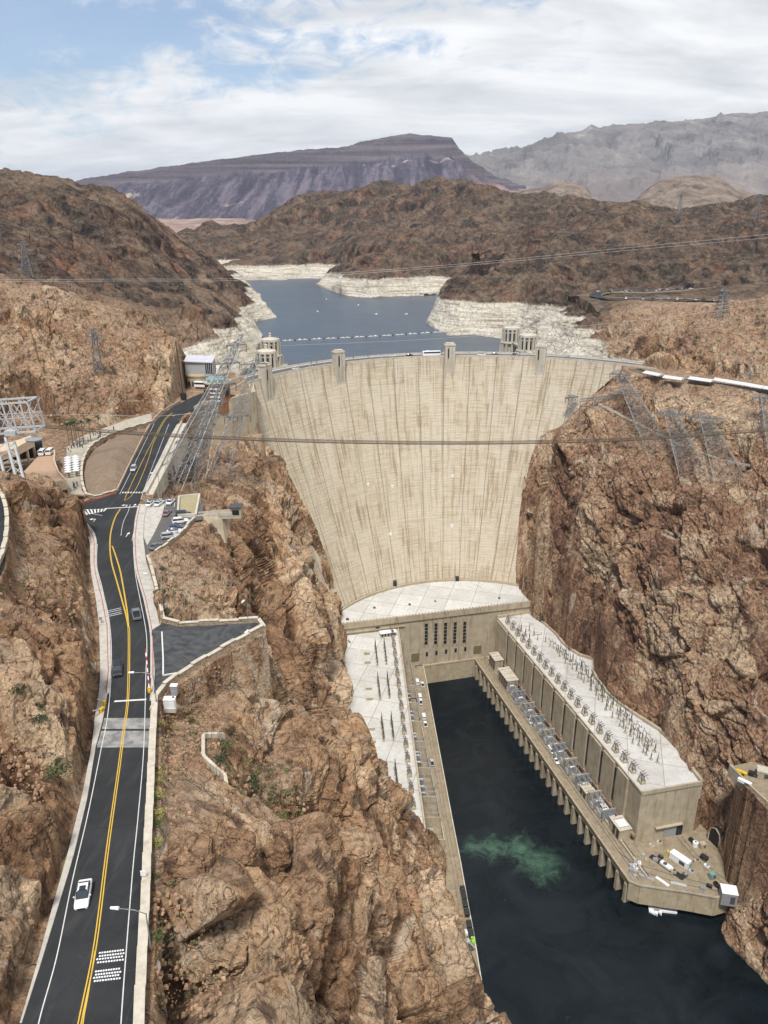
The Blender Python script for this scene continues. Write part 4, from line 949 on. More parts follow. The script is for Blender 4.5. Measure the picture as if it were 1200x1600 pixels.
# ---- right wing
WA, WB = P(777, 965, 39), P(1003, 1238, 39); wx = Vector((WB.x - WA.x, WB.y - WA.y)); WL = wx.length; wx.normalize(); wnv = Vector((wx.y, -wx.x)); wrz = math.atan2(wx.y, wx.x)
if wnv.x > 0: wnv = -wnv                       # towards the river
back = [(1096,1222),(1082,1203),(1064,1176),(1050,1160),(1030,1141),(985,1112),(966,1098),(950,1084),(934,1064),(926,1048),(929,1031),(905,1024),(890,1014),(878,1004),(870,992),(850,974),(826,957)]
rp = thing('right_powerhouse', 'long white roofed powerhouse along the right bank below the brown cliff', 'powerhouse', (95, 360, 0))
poly = [V2(WA), V2(WB)] + [V2(P(x, y, 39)) for x, y in back]
big_ = [V2(WA), V2(WB)] + [(P(x, y, 39).x, P(x, y, 39).y) for x, y in back]
b = MB(); b.prism(poly, -4, 38.4); b.build('wall', MATS['conc'], rp)
cen = Vector((sum(p[0] for p in poly) / len(poly), sum(p[1] for p in poly) / len(poly)))
b = MB(); b.prism([(p[0] + (cen.x - p[0]) * .004 + (0), p[1] + (cen.y - p[1]) * .004) for p in poly], 38.42, 38.7); rfr = b.build('roof', MATS['roof_white'], rp)
b = MB()
for i in range(len(poly)):
    p_, q_ = poly[i], poly[(i + 1) % len(poly)]
    if i == 0: b.wallseg(p_, q_, .5, 38.3, 39.2)
    elif i == 1: b.wallseg(p_, q_, .8, 37.6, 39.6)
    else: b.wallseg(p_, q_, 1.3, 30.0, 40.2 + .004 * (i % 2))
b.build('parapet', MATS['conc'], rp)
slots = [794, 807, 820, 834, 849, 865, 882, 900, 919, 940, 961]
def s_of(px):
    d = ray(px, 1000); n = wnv; t = (WA.x * n.x + WA.y * n.y) / (d.x * n.x + d.y * n.y); return Vector((d.x * t - WA.x, d.y * t - WA.y)).dot(wx)
# pixel columns are read at two thirds of the wall height, so refine with the true row
def s_at(px, z):
    lo, hi = 0.0, WL
    for _ in range(40):
        m_ = (lo + hi) / 2; X = WA.x + wx.x * m_; Y = WA.y + wx.y * m_; dep = Y * CP + (CAMZ - z) * SP
        if 600 + X / dep * FPX < px: lo = m_
        else: hi = m_
    return lo
S = [s_at(px, 28) for px in slots]
for i, s in enumerate(S):
    c_ = WA.to_2d() + wx * s + wnv * .18; b = MB(); b.box((c_.x, c_.y, 27.5), (1.9, .5, 17), wrz); b.build('window', MATS['dark_glass'], rp)
ed = [1.2] + [v for s in S for v in (s - 1.35, s + 1.35)] + [S[-1] + 10]
for i in range(0, len(ed) - 1, 2):
    if ed[i + 1] - ed[i] < 1: continue
    m_ = (ed[i] + ed[i + 1]) / 2; c_ = WA.to_2d() + wx * m_ + wnv * .45; b = MB(); b.box((c_.x, c_.y, 27.4), (ed[i + 1] - ed[i], .9, 21.4), wrz); b.build('wall_panel', MATS['conc'], rp)
c_ = WA.to_2d() + wx * (WL / 2) + wnv * .5; b = MB(); b.box((c_.x, c_.y, 15.5), (WL - .5, 1.5, 1.2), wrz); b.build('plinth', simple('rust_beige', (.30,.20,.13), .85), rp)
EB = P(1096, 1222, 39); ex = Vector((EB.x - WB.x, EB.y - WB.y)).normalized(); erz = math.atan2(ex.y, ex.x); en = Vector((ex.y, -ex.x))
d1 = on_wall(1047, 1297, WB, EB, .2); b = MB(); b.box((d1.x, d1.y, 15.0), (5.8, .4, 6.0), erz); b.build('door', simple('door_grey', (.30,.30,.30), .6), rp)
d1 = on_wall(1062, 1294, WB, EB, .2); b = MB(); b.box((d1.x, d1.y, 15.0), (2.8, .4, 6.0), erz); b.build('door', MATS['dark_glass'], rp)  # open doorway, its shaded inside painted as a flat dark panel
d1 = on_wall(1046, 1288, WB, EB, .8); b = MB(); b.box((d1.x, d1.y, 18.6), (13, 1.4, .35), erz); b.build('door_canopy', MATS['conc'], rp)
# deck along the river with its piers
dk_ = thing('river_deck', 'tan concrete service deck on piers in front of the right powerhouse', 'deck', (80, 330, 0))
E0, E1 = P(742, 1031, 12), P(983, 1379, 12)
plat = [(1000,1386),(1040,1392),(1075,1397),(1118,1405),(1150,1396),(1160,1385),(1160,1340),(1150,1310),(1110,1280)]
poly = [V2(E0), V2(E1)] + [V2(P(x, y, 12)) for x, y in plat] + [V2(P(1090, 1290, 12)), V2(WB), V2(WA + Vector((0, 4, 0)))]
b = MB(); b.prism(poly, 9.6, 12.0); b.build('slab', MATS['conc_deck'], dk_)
b = MB(); ew = Vector((E1.x - E0.x, E1.y - E0.y)); EL_ = ew.length; ew.normalize(); erz2 = math.atan2(ew.y, ew.x); eo = Vector((ew.y, -ew.x))
if eo.x > 0: eo = -eo
b.wallseg(E0, E1, .5, 12.0, 12.9); b.build('parapet', MATS['conc'], dk_)
n = 27
for i in range(n):
    c_ = E0.to_2d() + ew * (3 + (EL_ - 5) * i / (n - 1)) - eo * 1.3; b = MB(); b.box((c_.x, c_.y, 3.2), (1.7, 3.4, 12.8), erz2); b.build('pier', MATS['conc'], dk_)
# rear wall under the deck
b = MB(); c0 = E0.to_2d() - eo * 5; c1 = E1.to_2d() - eo * 5; b.wallseg(c0, c1, 1, -3, 9.59); b.build('back_wall', MATS['conc_stain'], dk_)
b = MB(); pl2 = [(983,1379)] + plat[:5]
for i in range(len(pl2) - 1): b.wallseg(P(*pl2[i], 12), P(*pl2[i + 1], 12), .8, 3.5, 13.0 + .004 * i)
b.build('end_wall', MATS['conc_stain'], dk_)
b = MB(); b.prism([V2(P(x, y, 3.5)) for x, y in [(992, 1378), (1125, 1402), (1150, 1388), (1100, 1350), (1010, 1345)]], -4, 9.5); b.build('footing', MATS['conc_stain'], dk_)
for off, nm in ((-4.6, 'rail_track'), (-6.0, 'rail_track'), (-9.5, 'cable_trench')):
    b = MB(); a_ = E0.to_2d() - eo * -off * 1.0; z_ = E1.to_2d() - eo * -off
    b.wallseg(a_, z_, .25 if 'rail' in nm else .9, 12.0, 12.06 if 'rail' in nm else 12.03); b.build(nm, MATS['dark_steel'], dk_)
c0 = E0.to_2d() - eo * 8.2; c1 = E1.to_2d() - eo * 8.2; b = MB(); b.wallseg(c0, c1, .8, 12.0, 13.2); b.build('dividing_wall', MATS['conc'], dk_)
def plat_line(pts, w_, name, z=12.03, h=.06, m='dark_steel'):
    b = MB(); q = [P(x, y, 12) for x, y in pts]
    for i in range(len(q) - 1): b.wallseg(q[i], q[i + 1], w_, z, z + h + .003 * (i % 2))
    b.build(name, MATS[m], dk_)
plat_line([(1058,1308),(1080,1335),(1108,1362),(1140,1388)], .2, 'rail_track'); plat_line([(1065,1307),(1086,1333),(1114,1360),(1146,1384)], .2, 'rail_track')
plat_line([(972,1336),(1000,1352),(1060,1370),(1130,1388)], .2, 'rail_track'); plat_line([(966,1330),(1000,1360),(1060,1380),(1130,1394)], .2, 'rail_track')
# ---- left wing
lp = thing('left_powerhouse', 'white roofed powerhouse on the left bank partly hidden behind red rock', 'powerhouse', (0, 350, 0))
LA, LBp = P(621, 974, 39), P(664, 1296, 39)
poly = [V2(LA), V2(LBp), V2(P(640, 1300, 39)), (-16, 262), (-34, 290), (-34, 350), V2(P(524, 1030, 39)), V2(P(540, 985, 39) + Vector((-3, 8, 0))), V2(LA + Vector((0, 4, 0)))]
b = MB(); b.prism(poly, -4, 38.4); b.build('wall', MATS['conc'], lp)
b = MB(); b.prism([(p[0] + (0 - p[0]) * .01, p[1] + (340 - p[1]) * .004) for p in poly], 38.42, 38.7); rfl = b.build('roof', MATS['roof_white'], lp)
b = MB(); b.wallseg(LA, LBp, .7, 38.3, 39.9); b.build('parapet', MATS['conc'], lp)
lx = Vector((LBp.x - LA.x, LBp.y - LA.y)); LLn = lx.length; lx.normalize(); lrz = math.atan2(lx.y, lx.x); ln = Vector((-lx.y, lx.x))
if ln.x < 0: ln = -ln
for i in range(9):
    s = 6 + i * (LLn - 12) / 8; c_ = LA.to_2d() + lx * s + ln * .3; b = MB(); b.box((c_.x, c_.y, 27), (9, .6, 20), lrz); b.build('wall_panel', MATS['conc'], lp)
# left quay
qk = thing('left_quay', 'narrow tan concrete quay road along the left river wall', 'quay', (20, 330, 0))
edge = [(661,1040),(665,1060),(678,1130),(692,1205),(706,1280),(720,1352),(731,1415),(740,1462),(752,1535)]
q = [P(x, y, 12) for x, y in edge]; inner = [Vector((-8, p.y, 12)) for p in q][::-1]
b = MB(); b.prism([V2(p) for p in q] + [(-4, q[-1].y), (-6, 300), V2(P(624, 1035, 12)), V2(P(640, 1030, 12) + Vector((0, 6, 0)))], -4, 12.0); b.build('slab', MATS['conc_deck'], qk)
b = MB()
for i in range(len(q) - 1): b.wallseg(q[i], q[i + 1], .45, 12.0, 13.0 + .004 * (i % 2))
b.build('parapet', MATS['conc_pale'], qk)
for off in (2.2, 3.7):
    b = MB()
    for i in range(1, len(q) - 2): b.wallseg(q[i] - Vector((off, 0, 0)), q[i + 1] - Vector((off, 0, 0)), .12, 12.01, 12.06 + .003 * (i % 2))
    b.build('rail_track', MATS['dark_steel'], qk)
# gallery walls between the transformer bays
gi = [(641,1036),(655,1120),(670,1200),(684,1262),(694,1318)]      # outer low wall of the gallery, inner side of the road
gq = [P(x, y, 12) for x, y in gi]
b = MB()
for i in range(len(gq) - 1): b.wallseg(gq[i], gq[i + 1], .5, 12.0, 14.4 + .004 * (i % 2))
b.build('gallery_wall', MATS['conc'], qk)
def gal(s, t, z=12.0):       # s along the left wing wall (0..1), t from building to low wall
    a_ = LA.lerp(LBp, s); ys = a_.y; xo = np.interp(ys, [p.y for p in gq][::-1], [p.x for p in gq][::-1]); return Vector((a_.x + (xo - a_.x) * t, ys, z))
for s in (.20, .30, .40, .50, .62, .74, .82, .90, .97):
    b = MB(); a_, c_ = gal(s, 0.02), gal(s, .98); b.wallseg(a_, c_, .45, 12.0, 18.0); b.build('bay_wall', MATS['conc'], qk)
# ================================================================ electrical gear
def make_transformer():
    t = thing('transformer', 'x', 'transformer', (0, 0, 0), 0, 'transformers in the bays of the right powerhouse')
    b = LB(); b.box((0, 0, 1.9), (3.6, 2.4, 3.2)); b.box((0, 0, 3.62), (3.8, 2.6, .22)); b.build('tank', MATS['steel'], t)
    for sx_ in (-1, 1):
        b = LB()
        for i in range(7): b.box((sx_ * 2.25, -1.05 + i * .35, 1.9), (.7, .16, 2.6))
        b.build('radiator', simple('gear_grey', (.42,.43,.43), .55), t)
    for i in range(3):
        b = LB(); x_ = -1.1 + i * 1.1; b.lathe((x_, 0, 3.7), [(.2, 0), (.2, .3), (.12, .35), (.22, .6), (.12, .7), (.2, .95), (.1, 1.1), (.05, 1.8)], 8); b.build('bushing', simple('porcelain', (.17,.11,.09), .35), t)
    b = LB(); b.tube((-1.2, -.6, 4.3), (1.2, -.6, 4.3), .38, n=10); b.build('conservator', MATS['white_paint'], t)
    b = LB()
    for sy_ in (-.9, .9): b.box((0, sy_, .16), (4.2, .3, .3))
    b.build('base_rail', MATS['dark_steel'], t); return t
tr0 = make_transformer(); rpos = []
for i in range(24):
    s = 38 + i * 6.1
    if i in (21,): continue
    rpos.append(s)
rpos = [s for s in rpos if s < WL - 14]
for i, s in enumerate(rpos):
    c_ = WA.to_2d() + wx * s + wnv * (5.2 if i % 2 else 5.8); o = tr0 if i == 0 else copy_tree(tr0)
    relabel(o, 'x', (c_.x, c_.y, 12.02), wrz + math.pi / 2)
    o['label'] = f'grey finned transformer beside the right powerhouse, {nth[i]} counted from the dam'
for i, s in enumerate((.225, .25, .275, .325, .345, .375, .44, .455, .53, .545, .575, .65, .68, .705, .845, .865, .885, .915, .93, .955)):
    o = copy_tree(tr0); o.location = gal(s, .42, 12.02); o.rotation_euler = (0, 0, lrz + math.pi / 2); o['group'] = 'transformers in the walled bays of the left quay'
    o['label'] = f'grey transformer in a walled bay of the left quay, {nth[i]} counted from the dam'; 
    sc_ = .82; o.scale = (sc_, sc_, sc_)
# blast walls between transformers on the right
k_ = 0
for i, s in enumerate([s + 3.0 for s in rpos[1::2]]):
    c_ = WA.to_2d() + wx * s + wnv * 4.6; t = thing('blast_wall', f'grey fluted blast wall between transformers, {nth[i]} from the dam', 'wall', (c_.x, c_.y, 12), wrz, 'blast walls between the right transformers')
    b = LB(); b.box((0, 0, 3.2), (.5, 6.5, 6.4)); b.build('panel', MATS['conc'] if i % 2 else MATS['steel'], t)
    b = LB()
    for kk in range(7): b.box((.42, -3 + kk, 3.2), (.35, .3, 6.3))
    b.build('rib', MATS['steel'], t)
def make_kiosk(L_, W_, H_, label, loc, rz):
    t = thing('service_building', label, 'building', loc, rz)
    b = LB(); b.box((0, 0, H_ / 2), (L_, W_, H_)); b.build('wall', MATS['conc'], t)
    b = LB(); b.box((0, 0, H_ + .2), (L_ + .7, W_ + .7, .4)); r_ = b.build('roof', MATS['conc_pale'], t)
    for i in range(3):
        c = LB(); c.box((-L_ / 3 + i * L_ / 3, 0, H_ + .52), (.25, W_ * .9, .2)); c.build('roof_seam', MATS['conc'], r_)
    for i in range(int(L_ / 3)):
        c = LB(); c.box((-L_ / 2 + 1.6 + i * 3, W_ / 2 + .05, H_ * .5), (1.6, .2, H_ * .7)); c.build('window', MATS['dark_glass'], t)
    return t
def wing(s, o_, z=12.0): c_ = WA.to_2d() + wx * s + wnv * o_; return (c_.x, c_.y, z)
# local +y must face the river
rzk = math.atan2(-wnv.x, wnv.y)
make_kiosk(9, 5, 7.5, 'small flat roofed concrete block in the corner below the central powerhouse', wing(12, 4.5), rzk)
make_kiosk(14, 6.5, 7.0, 'larger flat roofed concrete block ahead of the first transformers', wing(31, 5), rzk)
make_kiosk(6, 4.5, 4.2, 'little square control hut among the last transformers', wing(WL - 32, 6), rzk)
kb = make_kiosk(8, 5.5, 6.0, 'concrete block with white ducts at the near corner of the right powerhouse', wing(WL - 6, 4), rzk)
for i in range(4):
    b = LB(); b.tube((-2 + i * 1.1, -2.2, 6.6), (-2 + i * 1.1, 2.2, 6.6), .42, n=10); b.build('duct', MATS['white_paint'], kb)
for i in range(11):
    s0 = 36 + i * 12.4
    if s0 > WL - 24: continue
    l = wing(s0, 5.6); t = thing('bus_frame', 'steel bus frame above the right transformers, ' + nth[i] + ' from the dam', 'steel frame', l, wrz, 'bus frames over the right transformers'); b = LB()
    for sx_ in (-3, 3):
        for sy_ in (-2.4, 2.4): b.bar((sx_, sy_, 0), (sx_, sy_, 6.5), .22)
    b.build('post', MATS['steel'], t); b = LB()
    for sy_ in (-2.4, 0, 2.4): b.bar((-3.4, sy_, 6.5), (3.4, sy_, 6.5), .2)
    for sx_ in (-3, 3): b.bar((sx_, -2.8, 6.5), (sx_, 2.8, 6.5), .22)
    b.bar((-3, -2.4, 6.5), (3, 2.4, 6.5), .1); b.build('beam', MATS['steel'], t)
    for sx_ in (-1.5, 0, 1.5): b = LB(); b.tube((sx_, 0, 6.4), (sx_, 0, 5.0), .14, n=6); b.build('insulator', MATS['porcelain'], t)
t = thing('pipe_rack', 'parallel white pipes running to the near corner of the right powerhouse', 'pipes', wing(WL - 20, 3))
b = MB()
for i in range(4):
    a_ = Vector(wing(WL - 34, 2.0 + i * .7, 14.5)); c_ = Vector(wing(WL - 6, 2.0 + i * .7, 14.5)); b.tube(a_, c_, .22, n=8)
b.build('pipe', MATS['white_paint'], t)
b = MB()
for i in range(6): b.box(wing(WL - 33 + i * 5, 3, 13.1), (.3, 2.6, 2.4), wrz)
b.build('support', MATS['steel'], t)
# roof gear: take-off frames along the river edge, bushing poles inland
def make_takeoff():
    t = thing('takeoff_frame', 'x', 'power gear', (0, 0, 0), 0, 'x')
    b = LB(); b.box((0, 0, .55), (3.2, 2.2, 1.1)); b.build('plinth', MATS['conc'], t)
    b = LB()
    for sx_ in (-1.3, 1.3):
        for sy_ in (-.9, .9): b.bar((sx_, sy_, 1.1), (sx_ * .6, sy_ * .6, 4.0), .18)
        b.bar((sx_, -.9, 1.1), (sx_ * .6, .54, 4.0), .1); b.bar((sx_, .9, 1.1), (sx_ * .6, -.54, 4.0), .1)
    b.bar((-1.8, 0, 4.0), (1.8, 0, 4.0), .3); b.bar((-.8, -.54, 4), (.8, -.54, 4), .15); b.bar((-.8, .54, 4), (.8, .54, 4), .15); b.build('frame', MATS['dark_steel'], t)
    for i in range(3):
        b = LB(); x_ = -1.4 + i * 1.4; b.tube((x_, 0, 4.1), (x_ + .5, 1.6, 5.3), .16, n=6); b.build('insulator', MATS['porcelain'], t)
    b = LB(); b.path([(-4, .2, 4.9), (-1.4, .9, 4.6), (0, .9, 4.9), (1.4, .9, 4.6), (4, .2, 4.9)], .07, 4); b.build('conductor', MATS['dark_steel'], t); return t
tk0 = make_takeoff(); cnt = 0
for i in range(21):
    s = 8 + i * (WL - 14) / 20; o = tk0 if i == 0 else copy_tree(tk0); l = WA.to_2d() + wx * s - wnv * 3.4
    relabel(o, f'dark lattice take-off frame on the right roof edge, number {i + 1} from the dam', (l.x, l.y, 38.7), wrz); o['group'] = 'take-off frames on the edge of the right powerhouse roof'
    o['label'] = f'dark take-off frame on the river edge of the right roof, {nth[i]} from the dam'
for i in range(17):
    s = 5 + i * (LLn - 8) / 16; o = copy_tree(tk0); l = LA.to_2d() + lx * s - ln * 3.6; o.location = (l.x, l.y, 38.7); o.rotation_euler = (0, 0, lrz + math.pi); o['group'] = 'take-off frames on the edge of the left powerhouse roof'
    o['label'] = 'dark take-off frame on the river edge of the left roof, ' + nth[i] + ' from the dam'
def make_pole(kind):
    if kind == 0:
        t = thing('bushing_pole', 'x', 'power gear'); b = LB(); b.box((0, 0, .2), (1.3, 1.3, .4)); b.build('base', MATS['conc'], t)
        b = LB(); b.lathe((0, 0, .4), [(.16, 0), (.16, 1.6), (.3, 1.7), (.18, 1.9), (.3, 2.1), (.16, 2.3), (.26, 2.6), (.12, 2.9), (.08, 5.2)], 8); b.build('post', MATS['dark_steel'], t)
    elif kind == 1:
        t = thing('switch_pole', 'x', 'power gear'); b = LB(); b.box((0, 0, .2), (1.2, 1.2, .4)); b.build('base', MATS['conc'], t)
        b = LB(); b.tube((0, 0, .4), (0, 0, 3.6), .16, n=6); b.build('post', MATS['dark_steel'], t)
        b = LB(); b.bar((-2, 0, 3.6), (2, 0, 3.6), .18); b.tube((-2, 0, 3.6), (-2, 0, 4.9), .12, n=6); b.tube((2, 0, 3.6), (2, 0, 4.9), .12, n=6); b.build('crossarm', MATS['dark_steel'], t)
    else:
        t = thing('lightning_arrester', 'x', 'power gear'); b = LB(); b.box((0, 0, .2), (1.3, 1.3, .4)); b.build('base', MATS['conc'], t)
        b = LB()
        for a_ in (0, 2.1, 4.2): b.bar((.7 * math.cos(a_), .7 * math.sin(a_), .4), (0, 0, 2.6), .14)
        b.lathe((0, 0, 2.4), [(.35, 0), (.35, .4), (.2, .5), (.35, .9), (.2, 1.1), (.3, 1.6), (.1, 2.1), (.06, 4.2)], 8); b.build('stack', MATS['dark_steel'], t)
    return t
poles = [make_pole(i) for i in range(3)]; used_ = [False] * 3
def put_pole(kind, loc, label, group, rz=0.0):
    o = poles[kind] if not used_[kind] else copy_tree(poles[kind]); used_[kind] = True; o.location = loc; o.rotation_euler = (0, 0, rz); o['label'] = label; o['group'] = group; o['category'] = 'power gear'
def roofpt(px, py, z=38.7): return P(px, py, z)
rows = [(858,1014,5),(868,1024,5),(880,1033,6),(889,1044,6),(898,1054,6),(907,1066,6),(918,1078,6),(929,1090,6),(940,1103,6),(951,1116,6),(962,1129,6),(972,1142,6),(983,1154,6),(995,1168,5),(1008,1184,4)]
for ri, (px, py, n_) in enumerate(rows):
    for j in range(n_):
        x_ = px + j * 8.0 - 5 + random.uniform(-2, 2); y_ = py + (j - 2) * 4.5 + random.uniform(-3, 3)
        put_pole(random.choice([0, 1, 1, 0, 2]), roofpt(x_, y_), 'thin dark switchyard pole on the right powerhouse roof, ' + nth[ri] + ' row from the dam', 'pole rows on the right powerhouse roof', wrz)
for px, py, kd in [(814,987,2),(821,993,2),(827,985,0),(834,993,0),(827,1001,2),(840,1000,1)]:
    put_pole(kd, roofpt(px, py), 'dark insulator stack on the bare far end of the right powerhouse roof', 'stacks at the dam end of the right roof')
for ri, (px, py) in enumerate([(586,1022),(600,1020),(590,1075),(605,1073),(596,1140),(611,1138),(603,1215),(617,1213)]):
    for j in range(7): put_pole(2 if j % 3 else 0, roofpt(px + j * .6, py - 12 + j * 5), 'dark stack on the left powerhouse roof, ' + nth[ri // 2] + ' pair from the dam, ' + ['left row', 'right row'][ri % 2], 'paired rows of stacks on the left powerhouse roof')
for i, (px, py) in enumerate([(573,1022),(574,1036),(576,1077),(577,1093),(580,1140),(581,1160)]):
    t = thing('roof_vent_box', 'tan vent box on the left powerhouse roof, ' + nth[i] + ' from the dam', 'vent', roofpt(px, py), lrz + 1.57, 'tan boxes on the left powerhouse roof')
    b = LB(); b.box((0, 0, .7), (3.0, 1.8, 1.4)); b.build('housing', MATS['conc'], t); b = LB(); b.box((0, 0, 1.5), (3.3, 2.1, .2)); b.build('lid', MATS['conc_pale'], t)
t = thing('roof_shed', 'small flat structure at the dam end of the left powerhouse roof', 'shed', roofpt(606, 993), frz); b = LB(); b.box((0, 0, 1.2), (9, 3.2, 2.4)); b.build('wall', MATS['conc'], t)
b = LB()
for i in range(5): b.box((-3.6 + i * 1.8, -1.65, 1.3), (1.1, .15, 1.3))
b.build('louvre', MATS['dark_glass'], t); b = LB(); b.box((0, 0, 2.55), (9.6, 3.8, .3)); b.build('roof', MATS['white_paint'], t)
# open steel frames over the left gallery
for i, (s0, s1) in enumerate([(.02, .18), (.20, .30), (.30, .40), (.50, .60), (.62, .72), (.74, .82)]):
    t = thing('gallery_frame', 'light steel frame over the left gallery, ' + nth[i] + ' from the dam', 'steel frame', gal((s0 + s1) / 2, .5), 0, 'steel frames over the left gallery')
    b = MB(); cs_ = [gal(s0, .12), gal(s0, .9), gal(s1, .9), gal(s1, .12)]; up = Vector((0, 0, 8.5))
    for q_ in cs_: b.bar(q_, q_ + up, .28)
    b.build('post', MATS['steel'], t); b = MB()
    for j in range(4): b.bar(cs_[j] + up, cs_[(j + 1) % 4] + up, .28)
    for j in range(1, 4): b.bar(cs_[0].lerp(cs_[3], j / 4) + up, cs_[1].lerp(cs_[2], j / 4) + up, .16)
    b.bar(cs_[0] + up, cs_[2] + up, .14); b.build('beam', MATS['steel'], t)
# ================================================================ road
concrete('stone_cap', (.47,.42,.33), (.56,.51,.42), (.36,.31,.24), .8)
k = NT('masonry'); v = k.voro(1.1, 'F1', out=1); e = k.voro(1.1, 'DISTANCE_TO_EDGE'); c = k.mix(.5, k.ramp(k.noise(2.5, 4), [(.35, (.20,.14,.09)), (.6, (.40,.31,.21))]), k.ramp(v, [(.2, (.28,.28,.28)), (.8, (.72,.72,.72))]), 'SOFT_LIGHT')
c = k.mix(k.mr(e, .0, .09, .9, 0), c, (.40,.34,.26)); MATS['masonry'] = k.done(c, .92, k.bump(k.mr(e, 0, .1), .6, .08))
simple('red_paint', (.34,.05,.04), .6); simple('yellow_paint', (.62,.40,.05), .6, var=.08); simple('line_white', (.62,.61,.58), .65, var=.1)
b = MB(); b.strip([road_pt(y, 1.0) for y in ROWS], [road_pt(y, 0.0) for y in ROWS]); rd_ = b.build('road', MATS['asphalt'], smooth=False); tag(rd_, kind='structure')
def line_on(mb, pts, w_, dz=0.02, step=6, y_dash=None):
    """pts: (row, px) along the line, laid on the road level"""
    ys = [q[0] for q in pts]; xs = [q[1] for q in pts]; n = max(2, int(abs(ys[0] - ys[-1]) / step)); A_, B_ = [], []
    o = np.argsort(ys)
    cen_ = []
    from_y = ys[0]; sm = catmull([(q[0], q[1], 0) for q in pts], max(2, n // max(1, len(pts) - 1)))
    for q in sm:
        z = road_at(q[0])[2]; cen_.append(P(q[1], q[0], z + dz))
    for i, c_ in enumerate(cen_):
        d = (cen_[min(i + 1, len(cen_) - 1)] - cen_[max(i - 1, 0)]).to_2d().normalized(); nn_ = Vector((-d.y, d.x, 0)) * w_ / 2; A_.append(c_ - nn_); B_.append(c_ + nn_)
    mb.strip(A_, B_)
def marking(name, lines, w_, mat, dz=.02):
    b = MB()
    for l in lines: line_on(b, l, w_, dz)
    o = b.build(name, mat); o['kind'] = 'structure'
    me = o.data
    bm_flip = [p for p in me.polygons if p.normal.z < 0]
    return o
Y = [(1700,107),(1600,124),(1480,148),(1325,168),(1205,185),(1150,192),(1100,199),(1050,201),(1000,201.5),(980,201)]
def shift(l, d): return [(y, x + d * (1.0 if y < 1100 else 1 + (y - 1100) / 500)) for y, x in l]
YL = [(980,200.5),(960,196.5),(930,188.5),(900,180),(880,174.5),(860,171.8),(840,172),(825,174.5),(808,180),(795,188)]
YR = [(980,200.5),(960,199),(940,196),(910,191),(890,187),(870,181),(853,175)]
yb = [shift(Y , -1.1) , shift(Y, 1.3), shift(YL, -.5), shift(YL, .7), shift(YR, -.3), shift(YR, .9),
      [(782,194.2),(770,199),(740,213),(705,230),(690,238),(662,252.5),(652,260),(645,268)], [(782,195.2),(775,205),(757,216),(720,231),(700,237),(690,240.5),(662,254.5),(652,262),(645,270)],
      [(1600,133),(1560,139),(1500,146.5),(1480,149.4)], [(1700,122),(1650,127),(1600,131),(1560,137)]]
marking('centre_line', yb[:8], .15, MATS['yellow_paint']); marking('centre_line', [[(1700,119),(1600,129.5),(1560,136.5),(1520,143),(1485,148.5)]], .13, MATS['yellow_paint'], .022)
marking('edge_line', [[(1700,42),(1600,60),(1497,88),(1376,113),(1273,137),(1170,158),(1119,168),(1050,173.8),(980,172),(920,160),(885,151.5),(850,152)],
    [(1700,187),(1600,189),(1376,206),(1273,216),(1170,224.5),(1050,228),(1020,229.5),(985,228),(937,219),(900,212),(860,208.5),(830,209.5),(800,214)],
    [(845,206),(815,212.5),(800,216)], [(780,220),(740,234),(700,249.5),(662,264)], [(772,187),(740,203),(700,222),(662,241)]], .13, MATS['line_white'], .024)
marking('lane_line', [[(837,189),(825,190.5),(812,194),(800,200),(788,203.5)]], .12, MATS['line_white'], .02)
b = MB()
for py, x0, x1, w_ in [(1097,178,228,.5),(770.5,190,224,.9),(795,163,216,.55)]:
    z = road_at(py)[2] + .03
    if w_ == .9:
        for i in range(8):
            xa = x0 + (x1 - x0) * i / 8; a_, c_ = P(xa, py, z), P(xa + (x1 - x0) / 8 * .55, py, z); b.add([a_, c_, c_ + Vector((0, 1.3, 0)), a_ + Vector((0, 1.3, 0))], [(0, 1, 2, 3)])
    else:
        a_, c_ = P(x0, py, z), P(x1, py - 3, z); b.add([a_, c_, c_ + Vector((0, w_, 0)), a_ + Vector((0, w_, 0))], [(0, 1, 2, 3)])
b.build('stop_line', MATS['line_white'])['kind'] = 'structure'
k = NT('worn_slab'); c = k.mix(k.mr(k.noise(.5, 7, .7), .35, .65), (.16,.16,.155), (.33,.325,.31)); MATS['worn'] = k.done(c, .85)
b = MB()
for y0, y1 in ((1168, 1142), (1139, 1122)):
    rr = [y0 + (y1 - y0) * i / 6 for i in range(7)]; b.strip([road_pt(y, .985, .012) for y in rr], [road_pt(y, .02, .012) for y in rr])
b.build('bridge_joint_slab', MATS['worn'])['kind'] = 'structure'
